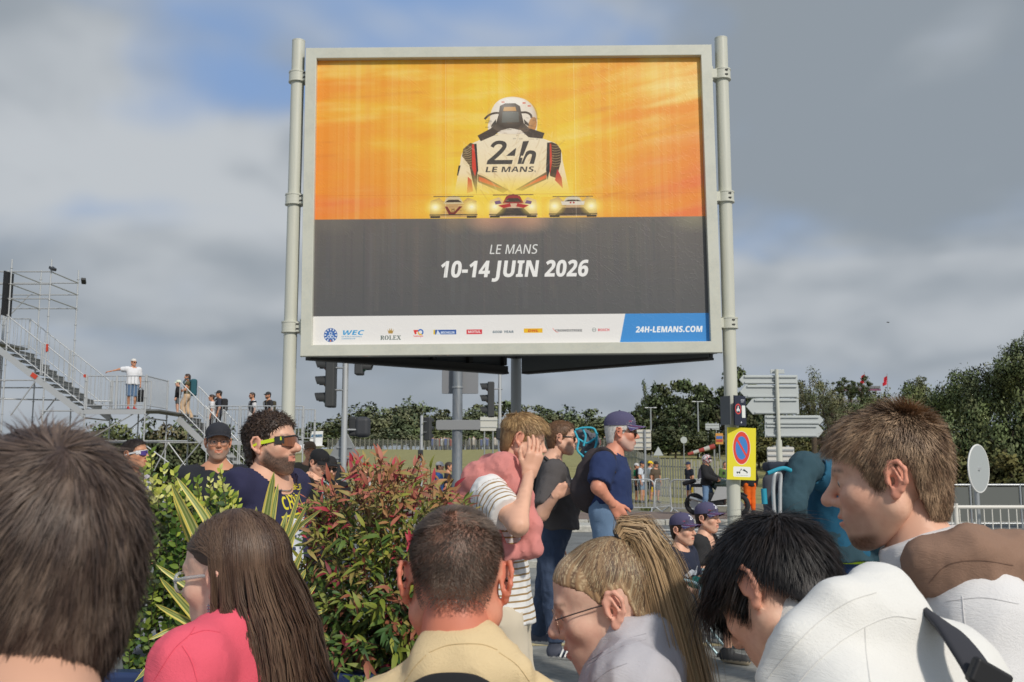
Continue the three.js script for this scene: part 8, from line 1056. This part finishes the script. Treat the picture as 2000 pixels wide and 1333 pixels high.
{ // on the scaffold
  const yP = SC.Y(799), at = (u, d) => { const p = P(u, 800, d); return [p.x, -d]; };
  const a = walker({ label: 'man in white t-shirt, flat cap and denim shorts on the scaffold platform', at: at(256, 33.9), y0: yP, th: 35, H: 1.76, w: 1.12, cap: [0.72, 0.7, 0.66], flatCap: true, j: { elR: P(232, 722, 33.8), wrR: P(214, 726, 33.7) }, hands: { R: { dir: V(-1, -0.1, 0.1), palm: V(0, -1, 0) }, L: { pose: 'fist' } }, head: { yaw: 20 }, top: { color: [0.76, 0.77, 0.8], loose: 0.035 }, bottom: { color: rgb(92, 118, 150), len: 1.05, loose: 0.035 }, shoe: [0.6, 0.05, 0.06], more: (q) => addShades(q, { dark: true, r: 0.003, frame: [0.02, 0.02, 0.02] }) });
  { const w = a.J.wrL.clone().add(a.base), t = thing('shoulder_bag', 'black bag carried by the man in white on the scaffold', 'bag', w.clone().add(V(0, -0.1, 0))); obj('bag_body', box(0.34, 0.42, 0.2, 0, -0.27, 0, 0.08), cloth([0.015, 0.015, 0.017]), t); obj('handle', tube([V(-0.08, -0.08, 0), V(0, 0.03, 0), V(0.08, -0.08, 0)], 0.012, 14, 5), M.black, t); }
  const st = (u) => { const q = (u - 333) / (405 - 333), y0 = yP, y1 = P(430, 860, 35.1).y; return lerp(y0, y1, clamp(q)); };
  const b = walker({ label: 'long haired woman in olive vest and beige trousers climbing the scaffold stairs', at: at(364, 36.2), y0: st(352), th: -80, H: 1.72, female: true, hairCol: rgb(58, 42, 34), hairExtra: [[[0, 0, -0.06], [0, -0.16, -0.07], 0.06, 0.045]], hairLine: hairLine.low, top: { color: rgb(94, 88, 62), sleeve: 0.3 }, bottom: { color: rgb(206, 178, 146), loose: 0.035 }, local: { knL: [0.1, 0.55, 0.18], anL: [0.1, 0.18, 0.05], toL: [0.11, 0.12, 0.22], anR: [-0.1, 0.09, -0.2], toR: [-0.11, 0.035, -0.05], elR: [-0.22, 1.15, 0.05], wrR: [-0.2, 1.1, 0.28], elL: [0.22, 1.15, 0.05], wrL: [0.2, 1.1, 0.28] } }); packOn('teal hiking pack on the long haired woman on the scaffold', b, rgb(44, 92, 104), 0.3, 0.62, 0.22, 0.22);
  walker({ label: 'child in pale cap and black top in front of the long haired woman', at: at(346, 35.7), y0: st(338), th: -85, H: 1.22, cap: rgb(214, 224, 206), skin: 'fair', top: { color: rgb(34, 32, 34), sleeve: 1.6 }, bottom: { color: rgb(104, 108, 112), len: 0.85 }, head: { scale: 1.1 }, shoe: [0.55, 0.5, 0.45] });
  walker({ label: 'dark haired woman in white t-shirt on the lower scaffold stairs', at: at(413, 36), y0: st(398) - 0.05, th: -80, H: 1.62, female: true, hairExtra: [[[0, 0.05, -0.11], [0, 0.06, -0.13], 0.035, 0.03]], top: { color: [0.7, 0.69, 0.7] }, bottom: { color: rgb(40, 38, 44), len: 0.9 } });
  const c = walker({ label: 'man in black cap and dark t-shirt with black backpack on the scaffold stairs', at: at(427, 36.6), y0: st(400), th: -80, H: 1.78, cap: [0.03, 0.03, 0.033], top: { color: rgb(50, 54, 66) }, bottom: { color: rgb(34, 34, 40), len: 0.95 } }); packOn('black backpack of the man in dark t-shirt on the scaffold', c, [0.025, 0.025, 0.028], 0.32, 0.46, 0.22);
  const yL = P(430, 860, 35.1).y - 0.02; walker({ label: 'man in black gilet over white t-shirt on the low scaffold landing', at: at(492, 36.2), y0: yL - 0.0, th: -60, H: 1.78, top: { color: [0.66, 0.66, 0.67] }, bottom: { color: rgb(40, 40, 48) }, head: { beard: stubble(0.9) }, more: (q) => { q.wear('gilet', [...q.torso(0.035)], { color: rgb(38, 40, 44), cell: 0.022, cuts: [(x, y) => q.J.pelvis.y - 0.02 - y, (x, y) => y - q.J.neck.y, (x, y, z) => { const w = V(x, y, z).sub(q.J.chest), f = w.dot(q.fw), r = Math.abs(w.dot(q.rt)); return f > 0 && r < 0.05 ? 0.05 - r : -1; }] }); addShades(q, { dark: true, r: 0.003, frame: [0.02, 0.02, 0.02] }); } });
  const e = walker({ label: 'bearded man in black cap and graphic t-shirt with pack on the low landing', at: at(523, 36.4), y0: yL, th: -50, H: 1.8, cap: [0.03, 0.03, 0.033], top: { color: rgb(46, 46, 50) }, bottom: { color: rgb(52, 54, 62) }, head: { beard: stubble(1) } }); packOn('olive daypack of the bearded man on the low landing', e, rgb(74, 70, 56), 0.28, 0.42, 0.18);
}
// ------------------------------------------------------------------ planter with shrubs
const PD = 3.05;
{
  const a = P(205, 1285, PD), b = P(905, 1285, PD), y = a.y, t = thing('planter', 'large navy planter box holding the shrubs behind the girl', 'planter', [(a.x + b.x) / 2, 0, -PD - 0.12]); const w = b.x - a.x, dp = 0.62, nav = mat(rgb(34, 52, 92), 0.4, { clearcoat: 0.3 }), rim = mat(rgb(150, 158, 168), 0.5);
  obj('side_panel', box(w, y - 0.06, 0.03, 0, (y - 0.06) / 2, dp / 2, 0.006), nav, t); obj('side_panel', box(w, y - 0.06, 0.03, 0, (y - 0.06) / 2, -dp / 2, 0.006), nav, t); for (const s of [-1, 1]) obj('end_panel', box(0.03, y - 0.06, dp - 0.03, s * (w / 2 - 0.015), (y - 0.06) / 2, 0, 0.006), nav, t);
  for (const z of [-1, 1]) obj('rim', box(w + 0.04, 0.06, 0.07, 0, y - 0.03, z * dp / 2, 0.015), z > 0 ? nav : rim, t); for (const s of [-1, 1]) obj('rim', box(0.07, 0.055, dp - 0.07, s * w / 2, y - 0.032, 0, 0.012), rim, t);
  obj('soil', box(w - 0.06, 0.05, dp - 0.06, 0, y - 0.14, 0), mat([0.035, 0.025, 0.018], 0.95, { bumpMap: grainFine, bumpScale: 0.02 }), t);
}
function leafShape(L, W, curl, fold, n = 4) { // a single blade along +y, 3 columns
  const pos = [], idx = []; for (let i = 0; i <= n; i++) { const t = i / n, w = W * Math.sin(Math.PI * Math.pow(t, 0.75) * 0.94 + 0.06) * (t > 0.99 ? 0.05 : 1), z = curl * t * t * L; pos.push(-w, t * L, z + fold * w, 0, t * L, z, w, t * L, z + fold * w); if (i < n) { const o = i * 3; idx.push(o, o + 1, o + 3, o + 1, o + 4, o + 3, o + 1, o + 2, o + 4, o + 2, o + 5, o + 4); } }
  const g = new THREE.BufferGeometry(); g.setAttribute('position', new THREE.Float32BufferAttribute(pos, 3)); g.setIndex(idx); g.computeVertexNormals(); return g;
}
const M_leaf = (c, r = 0.58) => mat(c, r, { side: THREE.DoubleSide, specularIntensity: 0.5 });
// places a list of leaves: the nearest ones as single parts, the rest joined
function plantLeaves(par, leaves, shapes, palette, single) {
  leaves.sort((a, b) => b.score - a.score); const mats = palette.map((c) => M_leaf(c)), rest = palette.map(() => []);
  const q = new THREE.Quaternion(), m4 = new THREE.Matrix4();
  leaves.forEach((l, i) => { const y = l.dir.clone().normalize(), x = y.clone().cross(l.up).normalize(), z = x.clone().cross(y); m4.makeBasis(x, y, z); q.setFromRotationMatrix(m4); if (i < single) { const m = obj('leaf', shapes[l.k], mats[l.c], par); m.position.copy(l.p); m.quaternion.copy(q); m.scale.setScalar(l.s); } else rest[l.c].push({ l, m: new THREE.Matrix4().compose(l.p, q, V(l.s, l.s, l.s)) }); });
  const gs = []; rest.forEach((list, c) => { for (const { l, m } of list) { const g = shapes[l.k].clone().applyMatrix4(m), j = rr(0.82, 1.2); fill(g, palette[c].map((v) => v * j)); gs.push(g); } });
  obj('foliage', gs, mat([1, 1, 1], 0.6, { vertexColors: true, side: THREE.DoubleSide }), par).userData.kind = 'stuff';
}
{ // red and green nandina bush
  const base = P(752, 1330, 3.0), t = thing('nandina_bush', 'bushy nandina shrub with bronze, crimson and green pointed leaves', 'shrub', [base.x, base.y, base.z]);
  const shapes = [leafShape(0.046, 0.0064, -0.35, 0.3), leafShape(0.036, 0.0056, 0.25, 0.4), leafShape(0.054, 0.0072, -0.6, 0.2)], pal = [rgb(116, 128, 48), rgb(84, 108, 44), rgb(62, 92, 46), rgb(138, 142, 58), rgb(156, 116, 74), rgb(168, 100, 82), rgb(168, 52, 66), rgb(140, 86, 64), rgb(142, 128, 68), rgb(120, 40, 50)], leaves = [], stems = [];
  const O = (u, v, d = 3) => P(u, v, d).sub(t.position);
  for (let i = 0; i < 720; i++) { // shoots with pairs of leaflets
    const v = 892 + 440 * Math.pow(rnd(), 0.9), f = (v - 892) / 440, half = 176 * Math.sqrt(Math.min(1, (f + 0.025) / 0.27)), u = 752 + half * (rnd() * 2 - 1), rad = Math.sqrt(Math.max(0, 1 - ((u - 752) / 190) ** 2)), d = 3.0 - rad * 0.27 * Math.sqrt(rnd()) + (rnd() < 0.35 ? rr(0, 0.4) : 0) + (f < 0.15 ? 0.1 * gauss() : 0);
    const tip = O(u, v, d), ctr = V(0, tip.y * 0.55, 0), outw = V(tip.x, 0.0, tip.z).normalize(), dir = V(outw.x * 0.6 + gauss() * 0.4, 0.75 + gauss() * 0.3 - 0.7 * sm(0.25, 0.9, f), outw.z * 0.6 + gauss() * 0.4).normalize();
    const red = noise(tip.x * 7, tip.y * 7, tip.z * 7 + 5), n = 5 + Math.floor(rnd() * 4), back = dir.clone().multiplyScalar(-1); stems.push([tip.clone().addScaledVector(back, 0.1), tip]);
    let c; const topness = sm(0.32, 0.1, f); if (red > (f < 0.3 ? 0.6 : 0.8) || rnd() < 0.025) c = rnd() < 0.75 ? 6 : 9; else if (rnd() < topness) c = [4, 5, 7, 8, 5, 4, 8][Math.floor(rnd() * 7)]; else if (f < 0.55) c = [0, 3, 1, 0, 8, 0][Math.floor(rnd() * 6)]; else c = [1, 2, 2, 1, 0, 7][Math.floor(rnd() * 6)];
    for (let k = 0; k < n; k++) { const s = k / n, p = tip.clone().addScaledVector(back, s * 0.085), sd = V(gauss(), gauss() * 0.4, gauss()).cross(dir).normalize().multiplyScalar(k % 2 ? 1 : -1), ld = dir.clone().multiplyScalar(k === 0 ? 1 : 0.7).addScaledVector(sd, k === 0 ? 0.1 : 0.85).add(V(0, -0.12 - 0.35 * f, 0)), cc = rnd() < 0.8 ? c : Math.min(9, Math.max(0, c + (rnd() < 0.5 ? 1 : -1))); leaves.push({ p, dir: ld, up: V(gauss() * 0.5, 0.6, 0.8 + gauss() * 0.5), s: rr(0.5, 1.0) * (f > 0.6 ? 1.2 : 0.95), k: Math.floor(rnd() * 3), c: cc, score: p.z + rnd() * 0.1 }); }
  }
  for (let i = 0; i < 1500; i++) { const v = rr(975, 1332), u = 752 + 155 * (rnd() * 2 - 1), d = rr(2.85, 3.3), f = (v - 892) / 440, p = O(u, v, d); leaves.push({ p, dir: V(gauss(), gauss() - 0.4 * f, gauss() + 0.4), up: V(gauss(), 1, 0.7), s: rr(0.7, 1.25), k: Math.floor(rnd() * 3), c: f < 0.45 ? [0, 1, 3, 8, 1][Math.floor(rnd() * 5)] : [2, 2, 1, 2, 1, 7][Math.floor(rnd() * 6)], score: p.z - 0.3 }); }
  plantLeaves(t, leaves, shapes, pal, 260); obj('stems', stems.map(([a, b]) => rod(a, b, 0.0014, 0.0008, 4)).concat([0, 1, 2, 3, 4, 5, 6, 7].map((i) => rod(V(rr(-0.05, 0.05), -0.1, rr(-0.05, 0.05)), V(Math.cos(i * 0.8) * 0.14, 0.4, Math.sin(i * 0.8) * 0.12), 0.005, 0.003, 5))), mat([0.12, 0.07, 0.035], 0.8), t);
}
{ // variegated evergreen
  const base = P(345, 1320, 3.2), t = thing('euonymus_shrub', 'dense green shrub with cream tipped upright shoots behind the long haired girl', 'shrub', [base.x, base.y, base.z]), O = (u, v, d) => P(u, v, d).sub(t.position);
  const shapes = [leafShape(0.026, 0.0075, -0.3, 0.3, 3), leafShape(0.022, 0.007, 0.2, 0.2, 3)], pal = [rgb(64, 92, 34), rgb(46, 74, 30), rgb(96, 120, 40), rgb(182, 186, 84), rgb(206, 206, 128), rgb(140, 156, 54)], leaves = [], stems = [];
  const shoot = (u, v, d, len, tall) => { const tip = O(u, v, d), lean = V(gauss() * 0.18, 1, gauss() * 0.18 + 0.1).normalize(), n = Math.round(len / 0.0075); stems.push([tip.clone().addScaledVector(lean, -len), tip]); for (let k = 0; k < n; k++) { const s = k / n, p = tip.clone().addScaledVector(lean, -s * len), az = k * 2.4 + rnd(), o = V(Math.cos(az), 0, Math.sin(az)), ld = o.multiplyScalar(0.55 + s * 0.6).addScaledVector(lean, 0.95 - s * 0.7); const pal_ = tall && s < 0.55 ? [3, 4, 5, 2, 3][Math.floor(rnd() * 5)] : [0, 1, 2, 5, 0, 2][Math.floor(rnd() * 6)]; leaves.push({ p, dir: ld, up: V(0, 0.5, 1), s: rr(0.75, 1.2), k: k % 2, c: pal_, score: p.z + 0.05 * rnd() }); } };
  for (const [u, v] of [[295, 885], [262, 935], [280, 920], [318, 918], [340, 925], [300, 940], [362, 940], [385, 938], [348, 955], [410, 935], [430, 918], [425, 950], [445, 960], [400, 985], [372, 985], [250, 965], [275, 965], [330, 975], [310, 965], [240, 985], [455, 985], [438, 1000], [345, 1000]]) shoot(u, v, rr(3.02, 3.25), 0.13, true);
  for (let i = 0; i < 420; i++) { const v = 960 + 370 * rnd(), u = 345 + 118 * (rnd() * 2 - 1), rad = Math.sqrt(1 - ((u - 345) / 125) ** 2), d = 3.25 - rad * 0.24 * Math.sqrt(rnd()) - 0.0; shoot(u, v, d, rr(0.05, 0.09), v < 1010 && rnd() < 0.6); }
  plantLeaves(t, leaves, shapes, pal, 240); obj('stems', stems.map(([a, b]) => rod(a, b, 0.0018, 0.001, 4)).concat([0, 1, 2, 3, 4].map((i) => rod(V(0, -0.1, 0), V(Math.cos(i * 1.26) * 0.12, 0.35, Math.sin(i * 1.26) * 0.1), 0.007, 0.004, 5))), mat([0.08, 0.07, 0.035], 0.85), t);
}
{ // striped flax
  const base = P(480, 1300, 2.75), t = thing('striped_flax', 'flax plant with long yellow and green striped sword leaves behind the girl', 'plant', [base.x, base.y, base.z]), O = (u, v, d) => P(u, v, d).sub(t.position);
  const st = noiseTex('flax', (u, v) => { const x = Math.abs(u - 0.5) * 2, n = 0.08 * noise(u * 14, v * 1.5, 2), y = [0.72, 0.6, 0.13], g = [0.2, 0.27, 0.07], p = [0.7, 0.68, 0.3]; let c = x > 0.66 + n ? y : x > 0.52 + n ? p : x > 0.16 + n ? g : mix3(g, p, 0.35); const k = 1 + 0.15 * noise(u * 40, v * 3, 8); return c.map((q) => Math.pow(clamp(q * k), 1)); }, 128); enc(st);
  const m = mat([1, 1, 1], 0.4, { map: st, side: THREE.DoubleSide });
  const blade = (b, mid, tip, w, dtw = 0) => { const c = new THREE.CatmullRomCurve3([b, mid, tip]), n = 16, pos = [], uv = [], idx = []; for (let i = 0; i <= n; i++) { const s = i / n, p = c.getPoint(s), tg = c.getTangent(s), face = V(0.1 + dtw * s, 0.15, 1).normalize(), sd = tg.clone().cross(face).normalize(), nn = sd.clone().cross(tg).normalize(), ww = w * (0.75 + 0.5 * Math.sin(s * 2.2)) * Math.pow(1 - s, 0.42) + 0.0004; for (const k of [-1, -0.5, 0, 0.5, 1]) { const q = p.clone().addScaledVector(sd, ww * k).addScaledVector(nn, ww * 0.35 * Math.abs(k)); pos.push(q.x, q.y, q.z); uv.push(0.5 + k * 0.49, s * 2); } if (i < n) for (let k = 0; k < 4; k++) { const o = i * 5 + k; idx.push(o, o + 1, o + 5, o + 1, o + 6, o + 5); } } const g = new THREE.BufferGeometry(); g.setAttribute('position', new THREE.Float32BufferAttribute(pos, 3)); g.setAttribute('uv', new THREE.Float32BufferAttribute(uv, 2)); g.setIndex(idx); g.computeVertexNormals(); obj('leaf', g, m, t); };
  for (const [bu, bv, mu, mv, tu, tv, w, d] of [[470, 1290, 390, 1060, 334, 945, 0.017, 2.62], [475, 1290, 415, 1040, 344, 932, 0.013, 2.72], [465, 1290, 372, 1050, 338, 965, 0.013, 2.66], [500, 1290, 515, 1050, 535, 922, 0.017, 2.66], [505, 1290, 525, 1060, 543, 945, 0.012, 2.75], [515, 1290, 552, 1080, 586, 958, 0.01, 2.7], [515, 1290, 548, 1100, 600, 985, 0.012, 2.62], [520, 1290, 560, 1060, 628, 994, 0.008, 2.6], [500, 1290, 508, 1080, 500, 990, 0.01, 2.78], [520, 1300, 560, 1150, 590, 1075, 0.013, 2.72], [522, 1300, 565, 1180, 597, 1112, 0.014, 2.76], [525, 1300, 575, 1200, 618, 1140, 0.012, 2.8], [530, 1310, 580, 1220, 640, 1190, 0.01, 2.8], [470, 1270, 420, 1190, 304, 1103, 0.012, 2.66], [470, 1290, 390, 1215, 311, 1128, 0.013, 2.6], [470, 1290, 400, 1235, 302, 1180, 0.013, 2.64], [465, 1290, 400, 1255, 316, 1242, 0.01, 2.66], [480, 1250, 370, 1235, 262, 1333, 0.012, 2.45], [490, 1290, 470, 1080, 455, 985, 0.012, 2.8], [510, 1290, 535, 1100, 560, 1000, 0.014, 2.8], [480, 1290, 440, 1080, 400, 990, 0.012, 2.82], [515, 1295, 545, 1130, 575, 1040, 0.015, 2.85], [470, 1290, 350, 1230, 290, 1250, 0.008, 2.68]]) blade(O(bu, bv, 2.75), O(mu, mv, (d + 2.75) / 2), O(tu, tv, d), w, gauss() * 0.3);
}
renderer.render(scene, camera);
